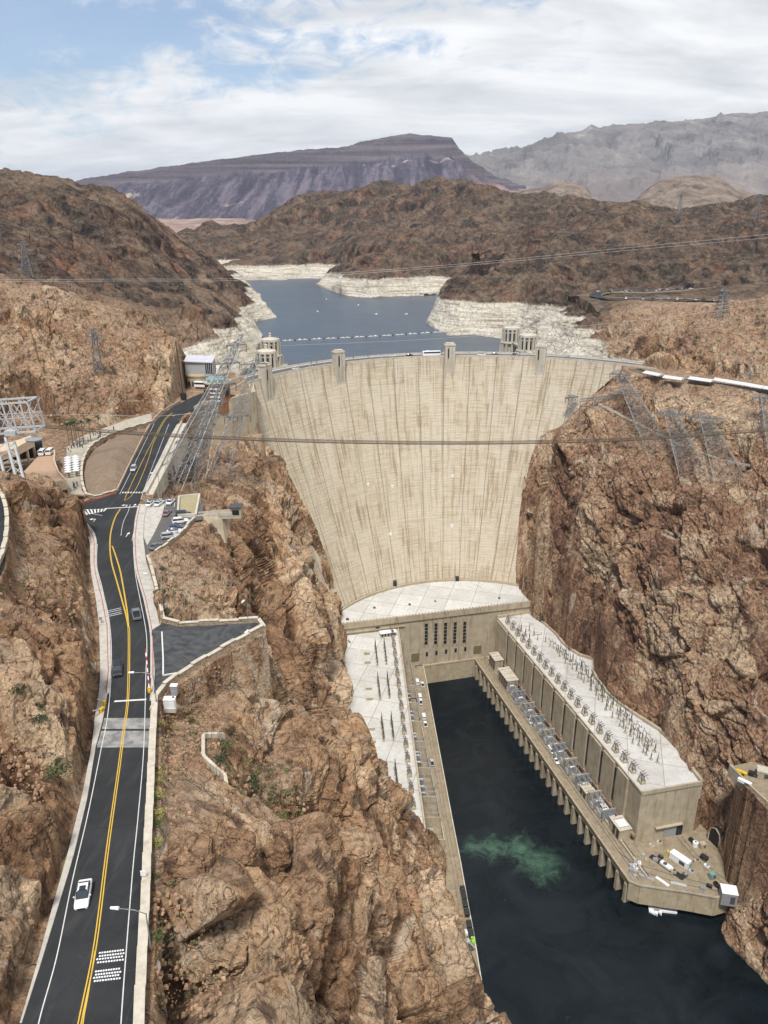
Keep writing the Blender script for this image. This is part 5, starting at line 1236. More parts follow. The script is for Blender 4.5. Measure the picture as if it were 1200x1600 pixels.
# raised dots of the rumble strips
for nm, rws, fa, fb in [('rumble_dots', [(1518,150,190),(1523,148,190),(1528,147,189),(1533,146,189), (1489,156,196),(1494,154,195),(1499,152,195),(1504,151,194)], 0, 0), ('rumble_dots', [(954.5,168,190),(957,168,190),(960.5,169,191),(963,169,191)], 0, 0)]:
    b = MB()
    for j, (py, x0, x1) in enumerate(rws):
        for i in range(10):
            x_ = x0 + (x1 - x0) * (i + .5 * (j % 2)) / 10; c_ = P(x_, py - i * .5, road_at(py)[2] + .02); b.box(c_, (.2, .2, .05))
    o = b.build(nm, MATS['white_paint']); o['kind'] = 'structure'
def arrow(px, py, kind, s=1.0):
    z = road_at(py)[2] + .03; c_ = P(px, py, z); b = MB()
    if kind == 'up': b.add([c_ + Vector(q) * s for q in ((-.12, -2, 0), (.12, -2, 0), (.12, .4, 0), (.6, .4, 0), (0, 2, 0), (-.6, .4, 0), (-.12, .4, 0))], [(0, 1, 2, 3, 4, 5, 6)])
    else: b.add([c_ + Vector(q) * s for q in ((.5, -2, 0), (.75, -2, 0), (.75, .8, 0), (-.6, .8, 0), (-.6, 1.5, 0), (-1.8, .5, 0), (-.6, -.5, 0), (-.6, .3, 0), (.5, .3, 0))], [(0, 1, 2, 3, 4, 5, 6, 7, 8)])
    b.build('lane_arrow', MATS['line_white'])['kind'] = 'structure'
arrow(199.5, 835, 'up', .9); arrow(210, 790, 'up', .9); arrow(196, 790, 'left', .8); arrow(146, 812, 'left', .8)
def curve_pts(l, z): return [P(x, y, (road_at(y)[2] if z is None else z)) for x, y in l]
def band(name, inner_, outer_, z, mat, kind='structure', th=.16, parent=None):
    """raised strip between two pixel polylines"""
    a_, c_ = resample(curve_pts(inner_, z), 4), None
    n = len(a_); oo = curve_pts(outer_, z); s = resample(oo, 1); c_ = [s[int(round(i * (len(s) - 1) / (n - 1)))] for i in range(n)]
    b = MB(); up = Vector((0, 0, th)); b.strip([p + up for p in a_], [p + up for p in c_]); b.strip([p + up for p in a_], [p - up for p in a_]); b.strip([p - up for p in c_], [p + up for p in c_])
    o = b.build(name, mat, parent); 
    if kind: o['kind'] = kind
    return o
# pavements
band('pavement', [(34,1600),(67,1497),(93,1411),(114,1342),(137,1246),(149,1170),(160,1129)], [(31,1600),(61,1497),(84,1411),(104,1342),(128,1246),(143,1170),(148,1129)], None, MATS['walk'])
band('pavement', [(160,1129),(168,1084),(172,1050),(170,980),(162,937),(152,900),(149,880),(150,845),(146,832),(133,816)], [(147,1129),(155,1084),(157,1050),(155,980),(150,937),(143,900),(141,880),(141,850),(136,836),(127,818)], None, MATS['walk'])
band('pavement', [(234,1096),(237,1050),(235,1000),(234,980),(225,937),(214,900),(210,880),(208,843),(211,813),(217,788)], [(240,1096),(242,1050),(239,1000),(253,972),(246,937),(236,900),(229,880),(224,843),(225,813),(230,789)], None, MATS['walk'])
band('pavement', [(222,770),(248,720),(267,680),(277,663)], [(227,770),(254,720),(273,680),(281,663)], None, MATS['walk'])
def kerbline(pts, mat, w_=.28, h=.2, z=None, name='kerb', dx=0.0):
    q = resample(curve_pts([(x + dx, y) for x, y in pts], z), 3); b = MB()
    for i in range(len(q) - 1): b.wallseg(q[i], q[i + 1], w_, [q[i].z - .1, q[i].z - .1, q[i+1].z - .1, q[i+1].z - .1][0], max(q[i].z, q[i + 1].z) + h + .003 * (i % 2))
    b.build(name, mat)['kind'] = 'structure'
kerbline([(169,1084),(172,1050),(170,980),(162,937),(152,900),(149,880),(150,845),(146,832),(133,816)], MATS['walk'], .5, .19)
kerbline([(166,1084),(169.5,1050),(167.5,980),(159.5,937),(150,900),(147,880),(147.5,848),(144,835),(131,818)], MATS['red_paint'], .14, .21)
kerbline([(237,1060),(237,1000),(235,980),(226,937),(215,900),(211,880),(209,843),(212,813),(217,790)], MATS['walk'], .5, .19)
kerbline([(239,1060),(239,1000),(236.8,980),(228,937),(217,900),(213,880),(211,843),(214,813),(219,790)], MATS['red_paint'], .14, .21)
# guard walls with merlon caps
def guard(label, pts, zbase=None, h=1.0, th=.55, seg=4.4, face=0.0, name='guard_wall', capw=.75, alt=.28, face_side=-1):
    q = curve_pts(pts, zbase); q = resample(catmull(q, 5), seg); m_ = q[len(q) // 2]; t = thing(name, label, 'wall', (m_.x, m_.y, m_.z))
    b = MB(); cmb_ = MB()
    for i in range(len(q) - 1):
        z0 = min(q[i].z, q[i + 1].z) - .3; z1 = max(q[i].z, q[i + 1].z) + h + (alt if i % 2 else 0)
        b.wallseg(q[i], q[i + 1], th, z0 - face, z1); d = (q[i + 1] - q[i]) * .5; cmb_.wallseg(q[i] + d * .02, q[i + 1] - d * .02, capw, z1, z1 + .14)
    b.build('stonework', MATS['masonry'], t); cmb_.build('cap_stones', MATS['stone_cap'], t); return t
guard('long low stone guard wall with pale caps on the right of the near road', [(216,1700),(219,1600),(224,1497),(229,1411),(232,1330),(236,1246),(239,1170),(243,1095)], None, .9, .8, 5.5, 2.0, capw=1.15, alt=.12)
guard('crenellated stone wall round the lower side of the triangular lay-by', [(243,1095),(250,1086),(262,1072),(300,1046),(360,1011),(400,990),(411,984)], 182.2, 1.0, .7, 4.2, 5.5, capw=.9)
guard('crenellated stone wall along the far side of the triangular lay-by', [(413,985),(408,973),(380,974),(345,976),(300,978),(278,979),(256,973)], 182.2, 1.0, .7, 4.2, 3.5, capw=.9)
guard('crenellated stone wall from the lay-by up to the car park corner', [(256,973),(250,945),(243,915),(236,887),(231,873)], 181.8, 1.0, .6, 3.6, 3, capw=.8)
guard('low stone wall along the outer edge of the car park', [(231,873),(240,868),(262,852),(285,834),(296,820),(304,812)], 180.8, .8, .5, 3.5, 3, capw=.7)
guard('crenellated wall curving round the bulb shaped gravel mound', [(182,769),(165,776),(140,779),(131,765),(128,740),(132,718),(146,697),(180,679),(215,668),(238,662)], 181.0, 1.0, .5, 3.0, 0, capw=.8)
sheet('high_road', PZ([(-60,775),(1,775),(11,800),(13,845),(6,885),(-8,912),(-60,925)], 203.0), 203.02, MATS['asphalt'])
guard('stone guard wall on the high bend at the left edge', [(-16,918),(-4,890),(8,858),(12,825),(10,798),(2,776),(-12,764)], 203, 1.0, .6, 3.4, 9, capw=.9)
sheet('lay_by', PZ([(237,1090),(237,985),(256,973),(278,979),(345,976),(408,973),(412,984),(360,1011),(300,1046),(262,1072)], 182.3), 182.36, MATS['asphalt_old'])
b = MB()
for l in ([(253,988),(255,1030),(255,1056)], [(255,1056),(290,1050)]):
    q = [P(x, y, 182.38) for x, y in l]
    for i in range(len(q) - 1): b.wallseg(q[i], q[i + 1], .3, 182.37, 182.6)
b.build('lay_by_kerb', MATS['line_white'])['kind'] = 'structure'
sheet('car_park', PZ([(222,790),(232,779),(300,778),(318,790),(316,812),(304,814),(296,822),(262,854),(236,870),(230,872),(222,850),(219,820)], 180.9), 180.92, MATS['asphalt_grey'])
sheet('car_park_apron', PZ([(227,788),(258,786),(252,810),(240,835),(230,852),(224,838),(221,815)], 180.9), 180.94, MATS['walk'])
b = MB()
for x0, y0, x1, y1 in [(228,792,231,780),(243,792,247,780),(258,792,260,780),(272,792,274,780),(270,826,296,812),(266,838,285,829),(262,846,275,842),(240,858,244,848),(255,804,300,802)]:
    b.wallseg(P(x0, y0, 180.9), P(x1, y1, 180.9), .14, 180.945, 180.96)
b.build('bay_lines', MATS['line_white'])['kind'] = 'structure'
sheet('side_road', PZ([(108,788),(180,769),(184,772),(176,800),(162,828),(150,842),(138,832),(118,812)], 181.05), 181.06, MATS['asphalt'])
b = MB()
for i in range(9): b.wallseg(P(118 + i * 6, 797 - i * .3, 181.1), P(128 + i * 4.2, 806 - i * .9, 181.1), .5, 181.075, 181.09)
b.wallseg(P(112, 797, 181), P(165, 796, 181), .15, 181.08, 181.1); b.wallseg(P(112, 797, 181), P(160, 806, 181), .15, 181.08, 181.1); b.build('hatching', MATS['line_white'])['kind'] = 'structure'
kerbline([(112,807),(109,790),(140,784),(182,771)], MATS['red_paint'], .35, .2, 181.05)
# curved link from the road to the crest
lk = resample(catmull([road_pt(644, .5), P(297, 631, 180.0), P(322, 618, 179.6), P(352, 608, 179.2), arcp(R(-66), 152.7, 179.1)], 8), 3)
b = MB(); A_, B_ = [], []
for i, c_ in enumerate(lk):
    d = (lk[min(i + 1, len(lk) - 1)] - lk[max(i - 1, 0)]).to_2d().normalized(); nn_ = Vector((-d.y, d.x, 0)); wdt = 5.6 - 1.2 * i / len(lk); A_.append(c_ - nn_ * wdt + Vector((0, 0, .04))); B_.append(c_ + nn_ * wdt + Vector((0, 0, .04)))
b.strip(A_, B_); b.build('road', MATS['asphalt'])['kind'] = 'structure'
t = thing('parapet_wall', 'low pale parapet on the river side of the bend by the dam', 'wall', lk[8]); b = MB()
for i in range(3, len(A_) - 1): b.wallseg(A_[i], A_[i + 1], .4, 178.6, 180.8 + .003 * (i % 2))
b.build('parapet', MATS['conc_pale'], t)
t = thing('parapet_wall', 'pale concrete parapet on the right edge of the climbing road', 'wall', P(250, 720, 180)); b = MB(); q = resample([P(x, y, z) for x, y, z in [(229,772,180.8),(256,720,180.6),(275,680,180.4),(284,661,180.3)]], 5)
for i in range(len(q) - 1): b.wallseg(q[i], q[i + 1], .5, 178, q[i].z + 1.1 + .003 * (i % 2))
b.build('parapet', MATS['conc_pale'], t)
b = MB(); q = [Vector((p.x + 1.2, p.y, p.z)) for p in q]
for i in range(len(q) - 1): b.wallseg(q[i], q[i + 1], 2.0, 170, q[i].z - .1 + .003 * (i % 2))
b.build('ledge', MATS['conc_pale'], t)
t = thing('parapet_wall', 'pinkish low parapet on the left edge of the climbing road', 'wall', P(220, 700, 180)); b = MB(); q = resample([P(x, y, z) for x, y, z in [(184,766,180.8),(206,720,180.6),(226,680,180.4),(236,663,180.3),(248,648,180.2),(264,638,180.1),(282,628,180)]], 5)
for i in range(len(q) - 1): b.wallseg(q[i], q[i + 1], .4, 178, q[i].z + .9 + .003 * (i % 2))
b.build('parapet', simple('pink_conc', (.44,.32,.25), .85), t)
k = NT('gravel'); c = k.mix(k.mr(k.noise(3, 5, .8), .35, .65), (.15,.11,.075), (.36,.27,.19)); c = k.mix(k.math('MULTIPLY', k.mr(k.noise(.18, 7, .7, dist=1.5), .48, .60), .6), c, (.20,.135,.085)); MATS['gravel'] = k.done(c, .95, k.bump(k.noise(1.2, 8, .75), 1.0, .6))
# gravel mound inside the bulb wall
mp = [(184,764),(168,773),(143,776),(134,762),(131,741),(135,720),(149,700),(182,682),(216,671),(234,666),(224,683),(204,722)]
b = MB(); rim = [P(x, y, 181.0) for x, y in mp]; ce = sum(rim, Vector()) / len(rim); rims = resample(rim + [rim[0]], 2.5)[:-1]; vs_ = []; K = 7
for j in range(K + 1):
    t_ = j / K
    for p_ in rims: q = p_.lerp(ce, t_ * .96); q.z = 180.9 + 2.2 * math.sin(t_ * 1.57) + 1.6 * t_ * (.5 + .5 * math.sin(q.x * .3)); vs_.append(q)
n = len(rims); b.add(vs_, [(j * n + i, j * n + (i + 1) % n, (j + 1) * n + (i + 1) % n, (j + 1) * n + i) for j in range(K) for i in range(n)] + [tuple(K * n + i for i in range(n))])
b.build('gravel_mound', MATS['gravel'], smooth=True)['kind'] = 'structure'
sheet('plaza', PZ([(112,805),(112,790),(140,783),(128,766),(126,740),(128,718),(142,695),(178,676),(214,665),(238,658),(236,646),(200,655),(160,670),(120,685),(104,700),(104,760),(108,785)], 181.0), 181.02, concrete('plaza_pave', (.36,.32,.25), (.44,.40,.32), (.27,.23,.17), .5))
# kink walled path on the near slope
t = thing('kinked_wall', 'narrow kinked concrete path wall on the near red slope', 'wall', P(325, 1180, 178)); b = MB()
qp = resample([(350, 1151, 0), (318, 1152, 0), (318, 1186, 0), (333, 1200, 0), (352, 1216, 0), (356, 1240, 0), (361, 1262, 0)], 5); q = [G(p_.x, p_.y) for p_ in qp]
for i in range(len(q) - 1): b.slope(q[i], q[i + 1], .62 if i < len(q) - 5 else .25, 3, .9 + .003 * i)
b.build('wall', MATS['stone_cap'], t)
# ================================================================ vehicles
simple('tyre', (.018,.018,.018), .85); simple('chrome', (.5,.5,.5), .3, metal=.8); simple('lamp_clear', (.75,.75,.72), .2)
k = NT('glass_car'); MATS['glass_car'] = k.done((.03,.038,.045), .08, spec=.7)
def paint(name, c):
    if name not in MATS:
        k = NT(name); MATS[name] = k.done(c, .32, spec=.5); k.b.inputs['Coat Weight'].default_value = .5; k.b.inputs['Coat Roughness'].default_value = .1
    return MATS[name]
for n_, c_ in [('p_white', (.74,.74,.73)), ('p_dark', (.022,.024,.027)), ('p_grey', (.16,.17,.18)), ('p_silver', (.42,.43,.44)), ('p_red', (.22,.06,.06)), ('p_blue', (.04,.06,.12)), ('p_rose', (.26,.14,.15))]: paint(n_, c_)
def loft(mb, secs):
    """secs: (y, half width low, half width high, z low, z mid, z high) -> closed body"""
    vs_ = []
    for y, wl, wh, z0, zm, z1 in secs:
        vs_ += [(-wl * .94, y, z0), (-wl, y, z0 + (zm - z0) * .35), (-wl, y, zm), (-wh, y, z1), (wh, y, z1), (wl, y, zm), (wl, y, z0 + (zm - z0) * .35), (wl * .94, y, z0)]
    n = len(secs); fs = []
    for j in range(n - 1):
        for i in range(8): fs.append((j * 8 + i, j * 8 + (i + 1) % 8, (j + 1) * 8 + (i + 1) % 8, (j + 1) * 8 + i))
    fs += [tuple(range(7, -1, -1)), tuple(range((n - 1) * 8, n * 8))]
    mb.add(vs_, fs)
SHAPES = {
 'car': (4.6, [(-2.3,.72,.6,.35,.6,.72), (-2.2,.86,.74,.25,.72,.86), (-1.5,.9,.8,.22,.8,.98), (-.9,.91,.82,.22,.82,.97), (.9,.91,.82,.22,.8,.93), (1.7,.9,.78,.22,.72,.86), (2.15,.85,.68,.24,.62,.74), (2.3,.7,.55,.34,.55,.62)],
         [(-1.75,.74,.66,.9,.93,.97), (-1.1,.8,.6,.9,1.1,1.36), (-.4,.8,.58,.9,1.15,1.42), (.25,.8,.58,.9,1.15,1.40), (1.15,.76,.68,.88,.9,.93)], (-.95, .1, .57, 1.43)),
 'suv': (4.8, [(-2.4,.8,.7,.4,.75,.95), (-2.3,.93,.85,.3,.85,1.08), (-1.2,.95,.88,.28,.88,1.08), (.9,.95,.88,.28,.88,1.06), (1.9,.94,.84,.28,.82,1.0), (2.3,.88,.76,.3,.7,.88), (2.4,.76,.6,.4,.62,.74)],
         [(-2.25,.84,.72,1.02,1.2,1.3), (-2.0,.86,.70,1.02,1.4,1.72), (-.4,.86,.70,1.02,1.4,1.78), (.5,.86,.69,1.02,1.4,1.74), (1.2,.82,.76,1.0,1.02,1.06)], (-1.95, .4, .69, 1.79)),
 'pickup': (5.4, [(-2.7,.9,.88,.45,.8,1.02), (-2.6,.95,.92,.38,.85,1.05), (-.6,.96,.92,.35,.88,1.06), (1.0,.96,.9,.35,.9,1.08), (2.1,.95,.86,.35,.85,1.04), (2.6,.9,.78,.38,.72,.92), (2.7,.8,.66,.45,.65,.78)],
         [(-.75,.86,.72,1.02,1.1,1.2), (-.6,.87,.72,1.02,1.4,1.76), (.6,.87,.70,1.02,1.4,1.78), (1.3,.83,.76,1.02,1.06,1.1)], (-.6, .5, .70, 1.79)),
 'van': (5.4, [(-2.7,.92,.9,.4,1.2,1.4), (-2.65,.97,.95,.32,1.2,1.4), (1.4,.97,.93,.32,1.0,1.2), (2.2,.95,.85,.34,.9,1.1), (2.6,.88,.76,.36,.76,.92), (2.7,.78,.66,.44,.66,.76)],
         [(-2.6,.92,.84,1.3,1.8,2.1), (1.2,.92,.82,1.15,1.8,2.12), (2.1,.86,.78,1.1,1.14,1.18)], (-2.6, 1.2, .84, 2.14))}
PROTO = {}
def make_vehicle(kind, col):
    L_, body, cab, roof = SHAPES[kind]; t = thing('parked_car', 'x', 'car')
    b = LB(); loft(b, body); bo = b.build('body', MATS[col], t, smooth=False, bevel=.03)
    b = LB(); loft(b, cab); b.build('windows', MATS['glass_car'], t)
    b = LB(); y0, y1, hw, z = roof; b.box((0, (y0 + y1) / 2, z - .01), (hw * 2 + .08, y1 - y0 + .1, .07))
    for yy_, sy in ((y0, -1), (y1, 1)):
        for sx_ in (-1, 1): b.bar((sx_ * hw, yy_, z - .02), (sx_ * (hw + .16), yy_ + sy * (.62 if kind != 'van' else .35), z - .48), .07)
    for sx_ in (-1, 1): b.bar((sx_ * (hw + .02), (y0 + y1) / 2, z - .02), (sx_ * (cab[1][1] + .02), (y0 + y1) / 2, cab[1][3] + .02), .07)
    b.build('roof', MATS[col], t)
    wy = L_ / 2 - .92; wr = .34 if kind == 'car' else .39
    for sx_ in (-1, 1):
        for sy in (-1, 1):
            b = LB(); x_ = sx_ * (body[3][1] - .11); b.tube((x_ - .12, sy * wy, wr), (x_ + .12, sy * wy, wr), wr, n=14); wo_ = b.build('wheel', MATS['tyre'], t)
            c = LB(); c.tube((x_ + sx_ * .1, sy * wy, wr), (x_ + sx_ * .135, sy * wy, wr), wr * .6, n=10); c.build('rim', MATS['chrome'], wo_)
    for sx_ in (-1, 1):
        b = LB(); b.box((sx_ * .6, L_ / 2 - .09, body[-2][4] - .04), (.38, .16, .15)); b.build('headlight', MATS['lamp_clear'], t)
        b = LB(); b.box((sx_ * .66, -L_ / 2 + .07, body[1][4] - .02), (.3, .12, .14)); b.build('tail_light', simple('tail_red', (.30,.02,.02), .3), t)
        b = LB(); b.box((sx_ * (body[3][1] + .08), .75, cab[0][3] + .08), (.2, .12, .14)); b.build('mirror', MATS[col], t)
    b = LB(); b.box((0, L_ / 2 - .02, .42), (1.0, .1, .2)); b.build('grille', MATS['rubber'], t)
    if kind == 'pickup':
        b = LB(); b.box((0, -1.65, 1.075), (1.5, 1.8, .05)); b.build('bed', MATS['rubber'], t)
    return t
def simple_copy(o): return copy_tree(o)
def vehicle(kind, col, loc, rz, label, group=None, name='car', cat=None):
    key = (kind, col)
    if key not in PROTO: o = PROTO[key] = make_vehicle(kind, col); 
    else:
        o = copy_tree(PROTO[key])
        if 'group' in o: del o['group']
    o.name = name; o.location = loc; o.rotation_euler = (0, 0, rz); o['label'] = label; o['category'] = cat or {'car': 'car', 'suv': 'car', 'pickup': 'pickup', 'van': 'van'}[kind]
    if group: o['group'] = group
    return o
def heading(py, down):
    a_, c_ = road_pt(py + 5, .5), road_pt(py - 5, .5); d = (c_ - a_) * (-1 if down else 1); return math.atan2(-d.x, d.y)
def on_road(px, py): return P(px, py, road_at(py)[2] + .02)
c0 = vehicle('car', 'p_white', on_road(131, 1402), heading(1400, True), 'white sedan with dark sunroof driving towards the viewer on the near road', name='sedan')
b = LB(); b.box((0, -.15, 1.45), (.82, .75, .05)); b.build('sunroof', MATS['glass_car'], c0)
vehicle('suv', 'p_dark', on_road(184, 1050), heading(1050, True), 'black boxy SUV driving towards the viewer in the left lane', name='suv')
vehicle('pickup', 'p_grey', on_road(213.5, 963), heading(962, False), 'dark grey pickup driving away in the right lane by the lay-by', name='pickup')
vehicle('suv', 'p_silver', on_road(209, 735), heading(735, True), 'small silver car on the climbing stretch of road above the junction', name='suv')
Zc = 180.96
for kind, col, px, py, ang, lab in [('car','p_white',235,789,-8,'white car, leftmost of the three along the top of the car park'),('car','p_white',249,788.5,-12,'white car, middle of the three along the top of the car park'),('car','p_white',267,786,-6,'white car at the right end of the car park top row'),
    ('car','p_rose',261,804,-4,'reddish car standing alone in the middle of the car park'),('suv','p_dark',287,806,-80,'black SUV beside the walled pit at the car park edge'),('suv','p_white',282,817,-72,'white SUV, uppermost of the angled row by the car park wall'),
    ('car','p_blue',274,826.5,-72,'dark blue car in the angled row between two white ones'),('car','p_white',273,832.5,-72,'white car below the dark blue one in the angled row'),('suv','p_silver',265,840.5,-70,'silver SUV, lowest of the angled row in the car park'),('car','p_grey',243,856,-14,'grey car alone in the pointed lower corner of the car park')]:
    vehicle(kind, col, P(px, py, Zc), R(ang), lab, 'cars in the small car park', 'parked_car')
def quaycar(kind, col, px, py, rz, lab, g=None): vehicle(kind, col, P(px, py, 12.05), rz, lab, g, 'parked_car')
for i, (px, py) in enumerate([(652,1067),(660,1071),(656,1090),(657.5,1098),(662,1121),(664.5,1133)]):
    quaycar('pickup' if i % 2 else 'van', 'p_white', px, py, R(4), 'white service vehicle parked on the left quay, ' + nth[i] + ' from the dam', 'white service vehicles on the left quay')
quaycar('pickup', 'p_silver', 675, 1193, R(3), 'lone greenish silver pickup on the empty part of the left quay')
dkr = erz2 - math.pi / 2
quaycar('pickup', 'p_white', 828, 1128, dkr, 'white pickup on the right river deck, nearest the dam'); quaycar('van', 'p_white', 861, 1174, dkr, 'white van parked midway along the right river deck'); quaycar('pickup', 'p_white', 868, 1190, dkr, 'white pickup just ahead of the van on the right river deck')
def crest_at(px, r_, z=179.05):
    lo, hi = R(-70), R(50)
    for _ in range(40):
        m_ = (lo + hi) / 2; q = arcp(m_, r_, z); dep = q.y * CP + (CAMZ - z) * SP
        if 600 + q.x / dep * FPX < px: lo = m_
        else: hi = m_
    return arcp(m_, r_, z), -m_ - math.pi / 2
def coach(loc, rz, label, L_=12.0, col='white_paint'):
    t = thing('coach', label, 'bus', loc, rz); b = LB(); b.box((0, 0, 1.9), (2.5, L_, 2.9)); b.build('body', MATS[col], t, bevel=.15)
    b = LB(); b.box((0, .2, 2.45), (2.56, L_ - .9, 1.0)); b.build('window_band', MATS['glass_car'], t); b = LB(); b.box((0, -L_ * .2, 3.45), (1.8, 2.2, .3)); b.build('air_conditioner', MATS['white_paint'], t)
    for sx_ in (-1, 1):
        for y_ in (-L_ * .3, L_ * .32): b = LB(); b.tube((sx_ * 1.05 - .15, y_, .5), (sx_ * 1.05 + .15, y_, .5), .5, n=12); b.build('wheel', MATS['tyre'], t)
    return t
q, a_ = crest_at(674, 150.6); coach(q, a_, 'long white tour coach crossing the crest of the dam')
for i, (px, kd, col, r_) in enumerate([(462,'car','p_white',150.8),(613,'car','p_white',154.6),(752,'van','p_white',150.6),(774,'car','p_grey',154.5),(640,'car','p_dark',154.6),(806,'suv','p_dark',150.8),(888,'car','p_silver',154.6)]):
    q, a_ = crest_at(px, r_); vehicle(kd, col, q, a_, f'{ {"p_white":"white","p_grey":"grey","p_dark":"dark","p_silver":"silver"}[col] } {kd} on the crest road, {nth[i]} built along the dam'.replace(' built', ''), 'vehicles on the crest road')
for o, lab in zip([o for o in bpy.data.objects if o.get('group') == 'vehicles on the crest road'], ['white car at the left end of the crest road', 'white car on the crest road left of the coach', 'white van on the crest road right of the middle tower', 'grey car on the crest road beside the white van', 'dark car on the far lane just left of the coach', 'dark SUV on the crest road below the right intake towers', 'silver car at the right end of the crest road']): o['label'] = lab
# cars on the high car parks to the right, far away
fk = 0
b = MB()
for i in range(len(FARROAD) - 1): pass
fr = resample(catmull(FARROAD, 6), 8); A_, B_ = [], []
for i, c_ in enumerate(fr):
    d = (fr[min(i + 1, len(fr) - 1)] - fr[max(i - 1, 0)]).to_2d().normalized(); nn_ = Vector((-d.y, d.x, 0)) * 6.0; A_.append(c_ - nn_); B_.append(c_ + nn_)
b.strip(A_, B_); b.build('far_road', MATS['asphalt'])['kind'] = 'structure'
t = thing('roadside_wall', 'pale wall line along the hairpin road above the right cliff', 'wall', fr[20]); b = MB()
for i in range(len(A_) - 1): b.wallseg(A_[i], A_[i + 1], .4, A_[i].z - 1, A_[i].z + .5 + .01 * (i % 2))
b.build('wall', MATS['masonry'], t)
def nearest_far(px, py):
    best = None
    for i, c_ in enumerate(fr):
        dep = c_.y * CP + (CAMZ - c_.z) * SP; x_ = 600 + c_.x / dep * FPX; v = (-(CAMZ - c_.z) * CP + c_.y * SP) / dep; y_ = 800 - v * FPX; e_ = (x_ - px) ** 2 + 4 * (y_ - py) ** 2
        if best is None or e_ < best[0]: d = (fr[min(i + 1, len(fr) - 1)] - fr[max(i - 1, 0)]); best = (e_, c_, math.atan2(-d.x, d.y))
    return best[1], best[2]
fcols = ['p_white', 'p_dark', 'p_silver', 'p_white', 'p_white', 'p_grey']
for i in range(32):
    if i < 16: px = 940 + i * 9.0; py = 456
    else: px = 985 + (i - 16) * 13; py = 468
    c_, a_ = nearest_far(px, py); off = (3.2 if i % 2 else -3.2); c_ = c_ + Vector((math.cos(a_) * off, math.sin(a_) * off, .05)) + Vector((0, random.uniform(-2, 2), 0))
    vehicle(['car', 'suv', 'van'][i % 3], fcols[i % 6], c_, a_ + (1.57 if i % 5 else 0), ('small distant car on the upper arm of the hairpin road, ' if i < 16 else 'small distant car on the lower arm of the hairpin road, ') + nth[i % 16] + ' from the left', 'distant cars on the hairpin road', 'parked_car')
# ================================================================ lattice towers and cables
k = NT('galv'); MATS['galv'] = k.done(k.mix(k.mr(k.noise(.8, 4), .4, .6), (.15,.15,.147), (.27,.27,.265)), .5, metal=.25)
def lattice(label, base, top, bw, tw, panels, arms, th_=.28, group=None, arm_dir=(1, .1, 0), name='transmission_tower', legs=.2):
    base, top = Vector(base), Vector(top); t = thing(name, label, 'pylon', base, 0, group); axd = Vector(arm_dir).normalized(); side = Vector((-axd.y, axd.x, 0)); th = th_ * .62
    def cor(f, i):
        c_ = base.lerp(top, f); w_ = (bw + (tw - bw) * min(1, f * 1.05)) / 2; sx_, sy = ((-1, -1), (1, -1), (1, 1), (-1, 1))[i]; return c_ + axd * (w_ * sx_) + side * (w_ * sy)
    for i in range(4):
        b = MB(); b.bar(cor(-.03, i), cor(1, i), legs); b.build('leg', MATS['galv'], t)
    b = MB(); fs = [((j / panels) ** .85) for j in range(panels + 1)]
    for j in range(panels):
        for i in range(4):
            k2 = (i + 1) % 4; b.bar(cor(fs[j], i), cor(fs[j + 1], k2), th * .85); b.bar(cor(fs[j], k2), cor(fs[j + 1], i), th * .85); b.bar(cor(fs[j + 1], i), cor(fs[j + 1], k2), th * .85)
            if bw > 7 and j < panels * .6:
                m1 = cor(fs[j], i).lerp(cor(fs[j + 1], k2), .5); b.bar(m1, cor((fs[j] + fs[j + 1]) / 2, i), th * .4)
    b.build('bracing', MATS['galv'], t)
    for f, hl in arms:
        c_ = base.lerp(top, f); b = MB(); up = (top - base).normalized()
        for sy in (-1, 1):
            e0, e1 = c_ - axd * hl, c_ + axd * hl; o_ = side * (tw * .45 * sy); b.bar(e0 + o_ * .6, e1 + o_ * .6, th * 2.6); b.bar(e0, c_ + o_ + up * 2.4, th * .8); b.bar(e1, c_ + o_ + up * 2.4, th * .8)
            n_ = 8
            for j in range(n_): b.bar(e0.lerp(e1, j / n_) - o_ * .6, e0.lerp(e1, (j + 1) / n_) + o_ * .6, th * .6)
        ca_o = b.build('crossarm', MATS['galv'], t)
        for s in (-.95, 0, .95):
            b = MB(); q = c_ + axd * (hl * s); b.tube(q, q - Vector((0, 0, 3.0)), .16, n=5); b.build('insulator', MATS['porcelain'], t)
    return t
gl_ = 'slanting steel pylons on the left canyon wall'
def gp(px, py): return G(px, py)
B1 = gp(262, 756); lattice('tallest slanting lattice pylon on the left, its tip above the visitor centre', B1, D(377, 524, (B1.y * CP + (CAMZ - B1.z) * SP) + 22), 10, 1.6, 15, [(.93, 4), (.80, 5)], .3, gl_, (1, .35, 0))
B2 = gp(300, 742); lattice('slanting lattice pylon with a pale crossarm just right of the climbing road', B2, D(334, 632, (B2.y * CP + (CAMZ - B2.z) * SP) + 15), 9, 3, 9, [(1.0, 7), (.86, 5)], .28, gl_, (.55, .8, 0))
B3 = gp(340, 748); lattice('slanting lattice pylon nearest the dam face on the left side', B3, D(400, 560, (B3.y * CP + (CAMZ - B3.z) * SP) + 25), 9, 2, 12, [(.95, 6), (.5, 6)], .26, gl_, (1, .3, 0))
B4 = gp(284, 765); lattice('slanting lattice pylon standing just above the car park', B4, D(352, 596, (B4.y * CP + (CAMZ - B4.z) * SP) + 20), 8, 2.5, 11, [(.97, 5)], .24, gl_, (1, .4, 0))
gr_ = 'slanting steel pylons on the right canyon rim'
